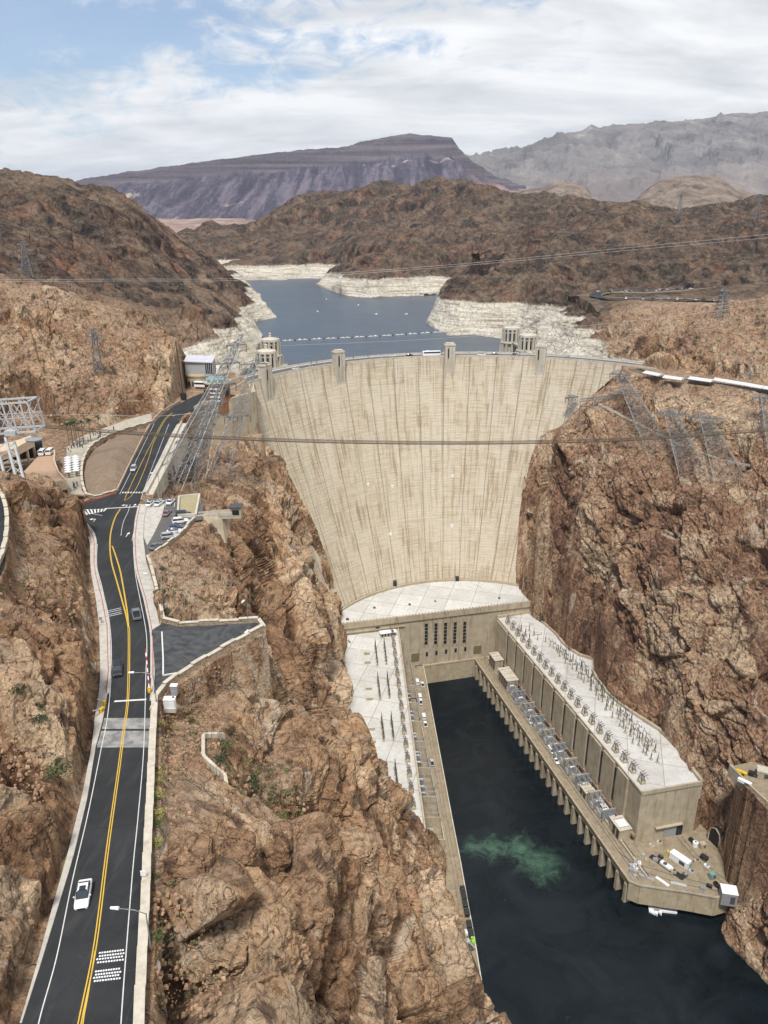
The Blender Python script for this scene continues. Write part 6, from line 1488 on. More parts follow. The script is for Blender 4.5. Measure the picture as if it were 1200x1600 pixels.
for lab, bp, tp, dd, bw, tw, pn, arms, ad in [
    ('slanting lattice pylon with two crossarms close to the right end of the dam', (1030,700), (966,580), 22, 14, 4, 15, [(.96,5.5),(.70,7.5)], (1,-.25,0)),
    ('slanting lattice pylon in the middle of the right canyon rim', (1084,738), (1045,640), 16, 14, 5, 13, [(.93,8)], (1,-.35,0)),
    ('slanting lattice pylon with widest base on the dark right outcrop', (1140,748), (1100,646), 16, 15, 5, 13, [(.93,8.5)], (1,-.3,0)),
    ('partly seen lattice pylon at the right edge of the picture', (1216,700), (1194,618), 12, 12, 4, 10, [(.95,6)], (1,-.2,0)),
    ('short lattice pylon standing on the brink against the dam face', (896,648), (893,618), 3, 4.5, 3, 4, [(.9,5)], (1,.5,0)),
    ('slim lattice mast rising against the right side of the dam face', (904,632), (903,598), 4, 3, 1.2, 7, [(.7,2.5)], (1,0,0))]:
    bq = gp(*bp); dep = bq.y * CP + (CAMZ - bq.z) * SP; lattice(lab, bq, D(tp[0], tp[1], dep + dd), bw, tw, pn, arms, .27, gr_, ad)
for i, (px, py, hpx, w_, lab) in enumerate([(1060,344,36,8,'distant lattice pylon on the skyline ridge, left of two'), (1180,346,36,8,'distant lattice pylon on the skyline ridge, right of two'), (1126,497,40,9,'lattice pylon on the brown slope below the hairpin road'), (44,432,46,9,'lattice pylon against the dark hill at the far left'), (154,584,62,4,'narrow lattice pylon on the rocky ledge above the plaza')]):
    bq = gp(px, py); dep = bq.y * CP + (CAMZ - bq.z) * SP; h = hpx * dep / FPX * 1.06; lattice(lab, bq, bq + Vector((0, 0, h)), w_, 1.6, 7, [(.98, h * .18), (.8, h * .2)], .30 if dep < 500 else .42, 'upright pylons on the slopes', (1, .2, 0), legs=.22 if dep < 500 else .38)
# long gantry beam on the brink
t = thing('line_gantry', 'low steel gantry beam along the brink between the small pylon and the dam', 'gantry', gp(930, 640)); b = MB(); e0, e1 = D(906, 628, 448), D(966, 621, 452)
for o_ in ((0, 0, 0), (0, 0, 1.4), (0, 1.4, 0), (0, 1.4, 1.4)): b.bar(e0 + Vector(o_), e1 + Vector(o_), .25)
for j in range(14): b.bar(e0.lerp(e1, j / 14), e0.lerp(e1, (j + 1) / 14) + Vector((0, 0, 1.4)), .15)
b.build('beam', MATS['galv'], t)
for f in (0.02, .35, .68, .98):
    q = e0.lerp(e1, f); b = MB(); zg = min(ground(q.x, q.y), q.z - 4) - 1; b.bar(q, (q.x, q.y - 2, zg), .25); b.bar(q, (q.x, q.y + 3, zg), .25); b.build('leg', MATS['galv'], t)
simple('cable_brown', (.10,.075,.05), .7); simple('cable_pale', (.55,.54,.52), .5); simple('cable_dark', (.06,.065,.07), .6)
def cable(pts, r, mat, label, group): q = catmull([D(*p_) for p_ in pts], 6); b = MB(); b.path(q, r, 5); o = b.build('cable', MATS[mat]); tag(o, label, 'cable', group); return o
for i, (dy, dd) in enumerate([(0, 0), (1.6, 3), (3.4, 0), (4.6, 4)]):
    cable([(-60,652 + dy,300 + dd),(0,658 + dy,300 + dd),(200,674 + dy,300 + dd),(400,684 + dy,300 + dd),(600,689 + dy,300 + dd),(800,689 + dy,300 + dd),(1000,683 + dy,300 + dd),(1200,669 + dy,300 + dd),(1280,662 + dy,300 + dd)], .13, 'cable_brown', 'brown haulage cable of the thick bundle strung across the whole canyon', 'bundle of brown cables across the canyon')
for i, (a0, lab) in enumerate([([(-40,437,470),(200,436,470),(400,434,470),(700,414,470),(950,390,470),(1240,362,470)], 'pale overhead line crossing the hills above the lake, upper strand'), ([(-40,440,470),(200,439,470),(400,437,470),(700,417,470),(950,394,470),(1240,368,470)], 'pale overhead line crossing the hills above the lake, lower strand'),
    ([(-30,576,420),(150,572,420),(300,562,420),(400,556,420)], 'pale line over the left cliff ending near the visitor centre'), ([(-30,566,420),(100,560,420),(260,556,420),(370,548,420)], 'pale line over the left cliff, just above the lower one'),
    ([(-30,652,330),(120,648,330),(250,650,330),(340,640,330)], 'pale line over the plaza palms'), ([(440,540,520),(700,528,520),(1000,500,520),(1240,470,520)], 'pale line dipping over the lake behind the dam')]):
    cable(a0, .055, 'cable_pale', lab, 'thin pale overhead lines')
for i, (x0, y0, x1, y1) in enumerate([(377,527,560,575),(378,528,520,582),(400,562,600,572)]): pass
# floating boom
t = thing('floating_boom', 'chain of white floats strung across the lake behind the dam', 'boom', P(560, 527, LAKE_Z)); q = [P(438, 533, LAKE_Z), P(520, 529, LAKE_Z), P(600, 525, LAKE_Z), P(660, 521, LAKE_Z), P(694, 519, LAKE_Z)]
qq = resample(catmull(q, 6), 5.2); b = MB(); b.path([p_ + Vector((0, 0, .3)) for p_ in qq], .25, 4); b.build('rope', MATS['white_paint'], t)
for i in range(0, len(qq) - 1): 
    if i >= 60: break
    b = MB(); b.tube(qq[i] + Vector((-1.3, 0, .35)), qq[i] + Vector((1.3, .1, .35)), .75 if i % 4 else 1.1, n=8); b.build('float', MATS['cable_pale'] if i % 3 else MATS['dark_steel'], t)
for i, (px, py) in enumerate([(510,467.5),(496,487),(588,491),(635,491),(560,477)]):
    t = thing('motor_boat', 'tiny white boat on the open lake, ' + ['farthest upstream', 'nearest the left shore', 'middle one level with the tip', 'nearest the right headland', 'between the far shore and the middle'][i], 'boat', P(px, py, LAKE_Z), .6 * i, 'tiny boats on the lake')
    t.scale = (.5, .5, .5); b = LB(); b.prism([(-1.2, -4), (1.2, -4), (1.5, 1), (0, 5), (-1.5, 1)], .0, 1.2); b.build('hull', MATS['white_paint'], t); b = LB(); b.box((0, -.5, 1.9), (1.8, 3, 1.4)); b.build('cabin', MATS['white_paint'], t)
# ================================================================ street lamps, gates, cabinets
def street_lamp(base, h, arm, az, label, base_w=.9):
    t = thing('street_lamp', label, 'street lamp', base, az); b = LB(); b.box((0, 0, -.1), (base_w, base_w, 1.0)); b.build('footing', MATS['white_paint'] if base_w > .9 else MATS['walk'], t)
    b = LB(); b.tube((0, 0, .3), (0, 0, h), .12, .07, n=8); b.build('pole', MATS['galv'], t); b = LB(); b.path([(0, 0, h - .1), (-arm * .4, 0, h + .35), (-arm, 0, h + .4)], .06, 6); b.build('arm', MATS['galv'], t)
    b = LB(); b.tube((-arm + .1, 0, h + .42), (-arm - .9, 0, h + .38), .22, .16, n=8); b.build('lamp_head', MATS['white_paint'], t); return t
street_lamp(P(240, 1512, 186.2), 8.6, 3.3, -.1, 'tall street lamp leaning over the near right lane from behind the wall', 1.2)
street_lamp(P(247, 1118, 181.6), 9.0, 3.6, 0, 'street lamp at the corner of the lay-by by the barrier gates')
street_lamp(P(257, 946, 181.4), 8.2, 3.2, .1, 'street lamp on the slope below the car park wall')
street_lamp(P(389, 989, 182.4), 8.2, 1.2, 1.2, 'street lamp with white base in the sharp corner of the lay-by', 1.5)
street_lamp(P(251, 781, 180.9), 9.0, 1.5, .2, 'street lamp at the top edge of the car park')
def gate(px, py, lab, lean, z=183.2, L_=7.5):
    t = thing('barrier_gate', lab, 'barrier', P(px, py, z)); b = MB(); p0 = P(px, py, z); b.box(p0 + Vector((0, 0, .6)), (.55, .55, 1.2)); b.build('post', simple('gate_yellow', (.62,.42,.03), .5), t)
    p1 = p0 + Vector((0, 0, 1.1)); d = Vector(lean).normalized()
    for i in range(10):
        b = MB(); b.bar(p1 + d * (L_ * i / 10), p1 + d * (L_ * (i + 1) / 10), .2); b.build('arm_band', MATS['red_paint'] if i % 2 else MATS['white_paint'], t)
    b = MB(); b.box(p1 - d * .7, (.4, .5, .6)); b.build('counterweight', MATS['gate_yellow'], t)
gate(234, 1082, 'raised red and white barrier arm on the right of the road', (-.12, .45, 1)); gate(163, 1104, 'barrier gate with yellow post on the left kerb of the road', (-.05, -.6, .55), L_=3.5); gate(238, 1112, 'second yellow barrier post lower on the right kerb', (.1, -.8, .3), L_=2.5); gate(158, 1116, 'lower yellow barrier post with red rail on the left pavement', (-.2, -.6, .3), L_=2.5)
t = thing('cabinet', 'white boxy utility cabinet on the slope beside the guard wall', 'cabinet', P(266, 1104, 181.0)); c_ = P(266, 1104, 181.0); b = MB(); b.box(c_ + Vector((0, 0, .9)), (2.1, 1.4, 1.8)); b.build('housing', MATS['white_paint'], t, bevel=.05); b = MB(); b.box(c_ + Vector((0, 0, 1.86)), (2.25, 1.5, .12)); b.build('lid', MATS['white_paint'], t)
b = MB(); b.box(c_ + Vector((.7, .2, 2.0)), (.4, .35, .2)); b.build('vent', MATS['dark_steel'], t); b = MB(); b.box(c_ + Vector((0, 0, -.4)), (2.4, 1.7, .9)); b.build('plinth', MATS['walk'], t)
t = thing('cabinet', 'small grey control box behind the white cabinet', 'cabinet', P(273, 1084, 181.3)); c_ = P(273, 1084, 181.3); b = MB(); b.box(c_ + Vector((0, 0, .9)), (1.2, .9, 2.0)); b.build('housing', simple('box_grey', (.30,.32,.34), .5), t); b = MB(); b.box(c_ + Vector((0, 0, 1.98)), (1.4, 1.1, .12)); b.build('lid', MATS['white_paint'], t)
for px, py, z_, lab in [(225, 1373, 188.6, 'small white sign plate on the near guard wall'), (98 + 60, 972, 182.4, 'small dark notice board on the left pavement')]:
    t = thing('sign', lab, 'sign', P(px, py, z_)); c_ = P(px, py, z_); b = MB(); b.box(c_ + Vector((0, 0, .9)), (.75, .08, .85)); b.build('plate', MATS['white_paint'] if px > 200 else MATS['box_grey'], t); b = MB(); b.bar(c_ - Vector((0, -.08, .6)), c_ + Vector((0, .08, .6)), .08); b.build('post', MATS['galv'], t)
# ================================================================ car park pit, buttress and footbridge
t = thing('walled_pit', 'low walled square yard with tan floor beside the car park', 'yard', P(295, 792, 180.9)); b = MB(); pc_ = [P(278, 808, 180.9), P(280, 779, 180.9), P(312, 776, 180.9), P(306, 808, 180.9)]
for i in range(4): b.wallseg(pc_[i], pc_[(i + 1) % 4], .6, 178, 182.0 + .003 * i)
b.build('wall', MATS['conc_pale'], t); b = MB(); b.prism([V2(p_) for p_ in pc_], 178, 181.1); b.build('floor', simple('tan_floor', (.33,.28,.16), .9), t)
t = thing('buttress_wall', 'pale triangular concrete buttress below the car park', 'wall', P(335, 830, 174)); b = MB(); p1_, p2_ = P(307, 812, 180.2), P(346, 806, 180.2)
vs_ = [p1_, p2_, p2_ + Vector((2.2, -4, -17)), p2_ + Vector((-6, -7, -13)), p1_ + Vector((0, -2, -3))]
bk = [v + Vector((1.0, 5, 0)) for v in vs_]; b.add(vs_ + bk, [(0, 4, 3, 2, 1), (5, 6, 7, 8, 9), (0, 1, 6, 5), (1, 2, 7, 6), (2, 3, 8, 7), (3, 4, 9, 8), (4, 0, 5, 9)]); b.build('wall', MATS['conc'], t)
t = thing('footbridge', 'narrow walled path from the car park to a hut on the cliff', 'bridge', P(340, 803, 180.5)); b = MB(); q = [P(306, 806, 180.6), P(346, 804, 180.2), P(366, 804, 180.0)]
for i in range(2):
    b.wallseg(q[i], q[i + 1], 2.6, 179.2, 180.1 + .004 * i)
b.build('deck', MATS['conc_pale'], t); b = MB()
for i in range(2): b.wallseg(q[i], q[i + 1], .2, 180.1, 181.3 + .003 * i, 1.3); b.wallseg(q[i], q[i + 1], .2, 180.1, 181.31 + .003 * i, -1.3)
b.build('parapet', MATS['conc_pale'], t)
t = thing('lookout_hut', 'tiny dark roofed hut at the end of the cliff footbridge', 'hut', P(370, 806, 179.5)); c_ = P(370, 806, 179.5); b = MB(); b.box(c_ + Vector((0, 0, 1.4)), (3.2, 3, 3.6)); b.build('wall', MATS['conc'], t); b = MB(); b.box(c_ + Vector((0, 0, 3.35)), (4, 3.8, .35)); b.build('roof', MATS['dark_steel'], t); b = MB(); b.box(c_ + Vector((0, -1.55, 1.7)), (2.2, .15, 1.6)); b.build('dark_opening_fill', MATS['dark_glass'], t)
# ================================================================ visitor buildings
simple('brick_brown', (.25,.115,.055), .85); simple('teal_roof', (.20,.30,.28), .4); simple('tan_roof', (.42,.33,.19), .9)
vc = P(341, 624, 179); t = thing('visitor_centre', 'round brown brick visitor building with white balconies by the dam crest', 'building', vc)
b = MB(); b.lathe(vc, [(6.3, -6), (6.3, 4), (6.3, 8.6)], 28); b.build('drum', MATS['brick_brown'], t); b = MB(); b.lathe(vc, [(6.9, 8.6), (7.1, 9.0), (7.1, 9.6), (6.6, 9.7), (6.6, 9.2), (.1, 9.2)], 28); b.build('rim', MATS['conc_pale'], t)
for i in range(4): b = MB(); b.box(vc + Vector((0, -6.6, 0.8 + i * 2.0)), (5.0, 1.6, .75)); b.build('balcony', MATS['white_paint'], t)
b = MB(); b.box(vc + Vector((0, -6.1, 3.8)), (4.6, 1.0, 7.0)); b.build('window', MATS['dark_glass'], t)
for sx_ in (-1, 1): b = MB(); b.lathe(vc + Vector((sx_ * 4.4, -2.6, 3.0)), [(2.2, 0), (2.2, 2.4)], 12); b.build('window', MATS['dark_glass'], t)
b = MB(); b.lathe(vc + Vector((-.3, .5, 9.2)), [(5.2, 0), (5.2, 1.7), (4.2, 2.2), (.1, 2.6)], 20); tr_ = b.build('penthouse', MATS['teal_roof'], t)
for i in range(10): a_ = i * .628; b = MB(); b.bar(vc + Vector((-.3 + 5.2 * math.cos(a_), .5 + 5.2 * math.sin(a_), 9.2)), vc + Vector((-.3 + 5.2 * math.cos(a_), .5 + 5.2 * math.sin(a_), 11.2)), .2); b.build('mullion', MATS['white_paint'], tr_)
dc = P(311, 602, 179.5); t = thing('exhibit_building', 'round low grey building with a sandy roof behind the visitor centre', 'building', dc); b = MB(); b.lathe(dc, [(6.5, -3), (6.5, 5.6), (6.9, 5.7), (6.9, 6.3)], 24); b.build('wall', MATS['conc'], t); b = MB(); b.lathe(dc, [(6.7, 6.3), (6.5, 6.7), (.1, 7.6)], 24); b.build('roof', MATS['tan_roof'], t)
for i in range(6): a_ = math.pi * (1.15 + i * .14); b = MB(); b.box(dc + Vector((6.45 * math.cos(a_), 6.45 * math.sin(a_), 2.0)), (.4, 1.6, 2.4), a_); b.build('window', MATS['dark_glass'], t)
hb = D(314, 582, 436); t = thing('terrace_building', 'long grey building with a sloping pale roof and glass end on the ledge', 'building', hb); b = MB(); b.box(hb + Vector((0, 0, 2.6)), (14.5, 8, 8), -.05); b.build('wall', simple('wall_grey', (.36,.37,.37), .7), t)
b = MB(); b.add([hb + Vector(v) for v in ((-7.9, -4.6, 7.0), (7.6, -5.0, 6.4), (7.6, 4.4, 8.2), (-7.9, 4.8, 8.8), (-7.9, -4.6, 6.6), (7.6, -5.0, 6.0), (7.6, 4.4, 7.8), (-7.9, 4.8, 8.4))], [(0, 1, 2, 3), (7, 6, 5, 4), (0, 4, 5, 1), (1, 5, 6, 2), (2, 6, 7, 3), (3, 7, 4, 0)]); b.build('roof', simple('roof_lilac', (.50,.50,.54), .5), t)
b = MB(); b.box(hb + Vector((5.4, -4.2, 3.0)), (4.2, .4, 5.4), -.05); gw = b.build('window', MATS['glass_car'], t)
for i in range(5): b = MB(); b.bar(hb + Vector((3.4 + i * 1.0, -4.5, .4)), hb + Vector((3.4 + i * 1.0, -4.5, 5.7)), .12); b.build('mullion', MATS['white_paint'], gw)
t = thing('dark_mast', 'tall thin black mast with a dark base beside the road bend', 'mast', P(287, 622, 180.3)); p0 = P(287, 622, 180.3); b = MB(); b.tube(p0, D(274, 532, (p0.y * CP + (CAMZ - p0.z) * SP) + 4), .32, .18, n=6); b.build('pole', MATS['rubber'], t); b = MB(); b.box(p0 + Vector((0, 0, 1)), (2.6, 2.2, 3)); b.build('base', MATS['rubber'], t)
coach(P(304, 607, 179.8) + Vector((4, 2, 0)), 1.4, 'white shuttle bus parked beside the visitor centre forecourt', 9)
# retaining wall ring of the car deck and garage
t = thing('parking_garage', 'tan multi deck parking garage tucked behind the rock on the left', 'garage', P(50, 740, 182)); simple('adobe', (.40,.27,.18), .85); simple('adobe_pale', (.55,.43,.31), .85)
dz_ = 184.6; dp = [P(x, y, dz_) for x, y in [(22,748),(36,738),(60,712),(72,708),(86,709),(85,724),(92,742),(104,755),(72,762),(40,756)]]
b = MB(); b.prism([V2(p_) for p_ in dp], 182.8, dz_); b.build('deck', MATS['adobe'], t)
b = MB()
for i in range(3, 8): b.wallseg(dp[i], dp[(i + 1) % 10], .4, 182.6, dz_ + 1.3 + .004 * i)
b.build('parapet', MATS['adobe_pale'], t)
for x, y in ((88, 745), (100, 757), (76, 763)): b = MB(); q = P(x, y, 182.8); b.box(q - Vector((0, 0, 3.5)), (.8, .8, 7)); b.build('column', MATS['adobe'], t)
up_ = [P(x, y, 190.5) for x, y in [(-30,720),(24,705),(52,690),(48,680),(20,690),(-30,700)]]; b = MB(); b.prism([V2(p_) for p_ in up_], 188.6, 190.5); b.build('upper_deck', MATS['adobe_pale'], t); b = MB()
for i in range(2): b.wallseg(up_[i], up_[i + 1], .35, 190.4, 191.7 + .003 * i)
b.build('parapet', MATS['adobe_pale'], t)
for x, y in ((0, 713), (26, 704), (40, 697), (50, 689)): b = MB(); q = P(x, y, 190.0); b.box(q - Vector((0, -.6, 3.5)), (.7, .7, 7)); b.build('column', MATS['adobe_pale'], t)
b = MB(); q = P(28, 712, 186); b.box(q + Vector((-4, 6, 0)), (20, .5, 7), .5); b.build('bay_shade_panel', MATS['dark_glass'], t)  # dark slab, coloured as the shade inside the garage bay
vehicle('van', 'p_white', P(67, 710, dz_ + .03), .1, 'white van on the garage deck, left of the pair', None, 'parked_van'); vehicle('van', 'p_white', P(79, 709, dz_ + .03), .05, 'white van on the garage deck, right of the pair', None, 'parked_van')
# steel cableway frame at the left edge
t = thing('cableway_tower', 'large pale steel box frame on a lattice leg at the left edge', 'steel tower', D(20, 745, 250)); b = MB(); simple('steel_pale', (.46,.47,.47), .5)
dq = 250; f0 = [D(-30, 680, dq), D(56, 674, dq), D(56, 674, dq) + Vector((0, 7, 0)), D(-30, 680, dq) + Vector((0, 7, 0))]; hgt = Vector((0, 0, 9.3)); offt = Vector((-1.2, 0, 0))
for i in range(4):
    b.bar(f0[i], f0[(i + 1) % 4], .55); b.bar(f0[i] + hgt + offt, f0[(i + 1) % 4] + hgt + offt, .5); b.bar(f0[i] + hgt * .5, f0[(i + 1) % 4] + hgt * .5, .2)
b.build('deck_frame', MATS['steel_pale'], t)
for i in (0, 1):
    for f in (0, .34, .67, 1):
        a_ = (f0[0] if i == 0 else f0[3]); c_ = (f0[1] if i == 0 else f0[2]); q = a_.lerp(c_, f); bb = MB(); bb.bar(q, q + hgt + offt, .42); bb.build('column', MATS['steel_pale'], t)
for i in (0, 1):
    b = MB()
    for f in range(3): a_ = (f0[0] if i == 0 else f0[3]); c_ = (f0[1] if i == 0 else f0[2]); q, q2 = a_.lerp(c_, f / 3), a_.lerp(c_, (f + 1) / 3); b.bar(q, q2 + hgt, .2); b.bar(q2, q + hgt, .2)
    b.build('bracing', MATS['steel_pale'], t)
for (x0, y0, x1, y1) in ((8, 682, 27, 752), (22, 690, 38, 752), (-8, 684, 10, 752)): bb = MB(); bb.bar(D(x0, y0, 251), D(x1, y1, 250), .7); bb.build('leg', MATS['steel_pale'], t)
b = MB()
for i in range(5): y_ = 690 + i * 13; b.bar(D(10 + i * 3.4, y_, 250.5), D(26 + i * 3, y_ + 11, 250.5), .22); b.bar(D(24 + i * 3, y_, 250.5), D(13 + i * 3.4, y_ + 11, 250.5), .22); b.bar(D(10 + i * 3.4, y_, 250.5), D(-4 + i * 3.4, y_ + 12, 250.5), .22)
b.build('leg_bracing', MATS['steel_pale'], t)
b = MB()
for i in range(9): q = f0[0].lerp(f0[1], i / 8) + Vector((0, -.2, .1)); b.bar(q, q + Vector((0, 0, 1.4)), .09)
b.bar(f0[0] + Vector((0, -.2, 1.5)), f0[1] + Vector((0, -.2, 1.5)), .1); b.build('handrail', MATS['steel_pale'], t)
b = MB(); c_ = D(53, 688, 250); b.lathe(c_, [(2.4, 0), (2.6, .3), (2.6, .5), (2.2, .6)], 16); b.build('sheave', MATS['steel'], t); b = MB(); c_ = D(18, 676, 250); b.box(c_, (3.4, 2.6, 1.6)); b.build('winch_house', MATS['steel_pale'], t)
# plaza: umbrellas, palms, people
simple('canvas', (.62,.63,.65), .8); simple('wood', (.20,.12,.07), .7)
def make_umb():
    t = thing('sunshade', 'x', 'sunshade'); b = LB(); b.tube((0, 0, 0), (0, 0, 2.5), .06, n=6); b.build('pole', MATS['galv'], t); b = LB(); h = 1.05
    b.add([(-h, -h, 2.35), (h, -h, 2.35), (h, h, 2.35), (-h, h, 2.35), (0, 0, 2.95), (-h, -h, 2.25), (h, -h, 2.25), (h, h, 2.25), (-h, h, 2.25)], [(0, 1, 4), (1, 2, 4), (2, 3, 4), (3, 0, 4), (8, 7, 6, 5), (0, 5, 6, 1), (1, 6, 7, 2), (2, 7, 8, 3), (3, 8, 5, 0)]); b.build('canopy', MATS['canvas'], t)
    b = LB(); b.lathe((0, 0, 0), [(.6, .7), (.6, .78), (.1, .78)], 10); b.build('table', MATS['wood'], t); return t
um = make_umb()
for i in range(14):
    col_, row_ = i % 2, i // 2; o = um if i == 0 else copy_tree(um); x0, y0 = ((106.5, 724.5), (119, 722.5))[col_]; o.location = P(x0 - row_ * -.15, y0 + row_ * 3.7, 181.05); o.rotation_euler = (0, 0, .1); o.scale = (1.1, .7, 1)
    o['label'] = ['white square sunshade in the left column on the plaza, ', 'white square sunshade in the right column on the plaza, '][col_] + nth[row_] + ' from the top'; o['group'] = 'sunshades in two columns on the plaza'
simple('palm_leaf', (.045,.085,.03), .7, var=.3); simple('trunk', (.22,.17,.12), .9)
def make_palm(h):
    t = thing('palm_tree', 'x', 'palm tree'); b = LB(); b.tube((0, 0, -.5), (.15, 0, h * .6), .26, .2, n=7); b.tube((.15, 0, h * .6), (.2, .1, h), .2, .16, n=7); b.build('trunk', MATS['trunk'], t); b = LB(); rr = random.Random(int(h * 10))
    for i in range(26):
        a_ = rr.random() * 6.28; el = rr.uniform(-.5, 1.1); L_ = rr.uniform(1.8, 2.5); p_ = Vector((.2, .1, h)); d = Vector((math.cos(a_) * math.cos(el), math.sin(a_) * math.cos(el), math.sin(el))); s_ = Vector((-math.sin(a_), math.cos(a_), 0))
        prev = p_
        for j in range(4):
            nx_ = prev + (d - Vector((0, 0, .35 * j))).normalized() * (L_ / 4); w0, w1 = .28 * (1 - abs(j - 1.5) / 2.4), .28 * (1 - abs(j - .5) / 3.0) * (j < 3); b.add([prev - s_ * w0, prev + s_ * w0, nx_ + s_ * w1, nx_ - s_ * w1], [(0, 1, 2, 3)]); prev = nx_
    b.build('crown', MATS['palm_leaf'], t); return t
pms = [make_palm(9.0), make_palm(7.2)]; up2 = [0, 0]
for i, (px, py, kd, lab) in enumerate([(108,697,0,'palm tree at the left end of the plaza clump'),(114,695,0,'tall palm in the thick of the plaza clump'),(121,694,0,'palm at the right of the plaza clump'),(126,697,1,'shorter palm in front of the plaza clump'),(118,690,0,'rear palm of the plaza clump'),(131,693,0,'palm just right of the clump, trunk clear'),(142,690,0,'lone palm midway along the plaza path'),(156,684,0,'palm farthest right along the plaza path')]):
    o = pms[kd] if not up2[kd] else copy_tree(pms[kd]); up2[kd] = 1; o.location = P(px, py, 181.0); o.rotation_euler = (0, 0, i); o['label'] = lab; o['group'] = 'palms on the plaza'
def make_person(shirt, trousers):
    t = thing('person', 'x', 'person'); sk = simple('skin', (.42,.26,.18), .7); b = LB()
    # one continuous body: legs, hips, torso, arms, head share vertices through a skin graph
    me = bpy.data.meshes.new('body'); V_ = [(0,0,.95),(0,0,1.2),(0,0,1.42),(0,0,1.55),(0,0,1.68),(.1,0,.9),(.12,.03,.5),(.12,-.02,.08),(.13,.12,.04),(-.1,0,.9),(-.12,-.05,.5),(-.12,-.1,.08),(-.13,.04,.04),(.2,0,1.4),(.27,.02,1.12),(.26,.14,.9),(-.2,0,1.4),(-.27,-.02,1.12),(-.26,.05,.88)]
    E_ = [(0,1),(1,2),(2,3),(3,4),(0,5),(5,6),(6,7),(7,8),(0,9),(9,10),(10,11),(11,12),(2,13),(13,14),(14,15),(2,16),(16,17),(17,18)]
    me.from_pydata(V_, E_, []); me.materials.append(MATS[shirt]); o = bpy.data.objects.new('body', me); C.objects.link(o); o.parent = t; m = o.modifiers.new('skin', 'SKIN'); rad = [.15,.14,.15,.06,.12,.1,.07,.05,.04,.1,.07,.05,.04,.07,.05,.035,.07,.05,.035]
    for i, sv in enumerate(me.skin_vertices[0].data): sv.radius = (rad[i], rad[i]); sv.use_root = (i == 0)
    o.modifiers.new('sub', 'SUBSURF').levels = 1; o.modifiers['sub'].render_levels = 1
    b = LB(); b.box((0, 0, .5), (.34, .24, .74)); b.build('trousers', MATS[trousers], t); b = LB(); b.ball((0, -.02, 1.72), .13); b.build('hair', simple('hair', (.03,.02,.015), .8), t); return t
simple('cloth_white', (.6,.6,.6), .9); simple('cloth_dark', (.03,.03,.04), .9); simple('cloth_red', (.3,.05,.04), .9); simple('cloth_blue', (.06,.10,.2), .9)
per = [make_person('cloth_white', 'cloth_dark'), make_person('cloth_dark', 'cloth_dark'), make_person('cloth_red', 'cloth_blue'), make_person('cloth_blue', 'cloth_dark')]; pu = [0] * 4
def put_person(loc, i, label, group):
    kd = i % 4; o = per[kd] if not pu[kd] else copy_tree(per[kd]); pu[kd] = 1; o.location = loc; o.rotation_euler = (0, 0, i * 1.3); o['label'] = label; o['group'] = group
tops_ = ['white', 'dark', 'red', 'blue']
for i in range(26):
    px, py = [(107,703),(112,701),(114,697),(116,699),(119,696),(121,699),(124,696),(125,699),(128,697),(129,700),(146,681),(149,680),(152,678),(154,686),(157,683),(158,679),(110,706),(97,731),(115,760),(117,762),(119,764),(116,766),(121,760),(138,690),(170,676),(178,672)][i]
    put_person(P(px, py, 181.05), i, f'tiny standing figure in a {tops_[i % 4]} top among the visitors on the plaza', f'visitors in {tops_[i % 4]} tops on the plaza')
for i in range(14):
    q, a_ = crest_at([484,487,491,495,508,552,558,575,596,690,800,803,807,812][i], [147.6, 157.8][i % 2], 179.2); put_person(q, i, f'tiny figure in a {tops_[i % 4]} top walking along the crest pavement', f'walkers in {tops_[i % 4]} tops on the crest')
# white roofed shade canopies along the Arizona side road
A0 = [P(x, y, 179.3) for x, y in [(985,577),(1010,585),(1040,592),(1080,597),(1120,602),(1166,609),(1200,613),(1240,619)]]
b = MB(); rr_q = resample(catmull(A0, 6), 5); A_, B_ = [], []
for i, c_ in enumerate(rr_q):
    d = (rr_q[min(i + 1, len(rr_q) - 1)] - rr_q[max(i - 1, 0)]).to_2d().normalized(); nn_ = Vector((-d.y, d.x, 0)); A_.append(c_ - nn_ * 1.0 + Vector((0, 0, .12))); B_.append(c_ + nn_ * 7.0 + Vector((0, 0, .12)))
b.strip(A_, B_); b.build('side_road', MATS['asphalt'])['kind'] = 'structure'
t = thing('roadside_wall', 'low pale wall edging the right hand road below the canopies', 'wall', A0[3]); b = MB()
for i in range(len(A_) - 1): b.wallseg(A_[i], A_[i + 1], .5, 177.6, 180.3 + .004 * (i % 2))
b.build('wall', MATS['masonry'], t)
cn = [((1009,581),(1034,586)),((1038,588),(1068,592)),((1078,590),(1114,595)),((1117,592),(1166,600)),((1166,600),(1194,605)),((1195,605),(1230,611))]
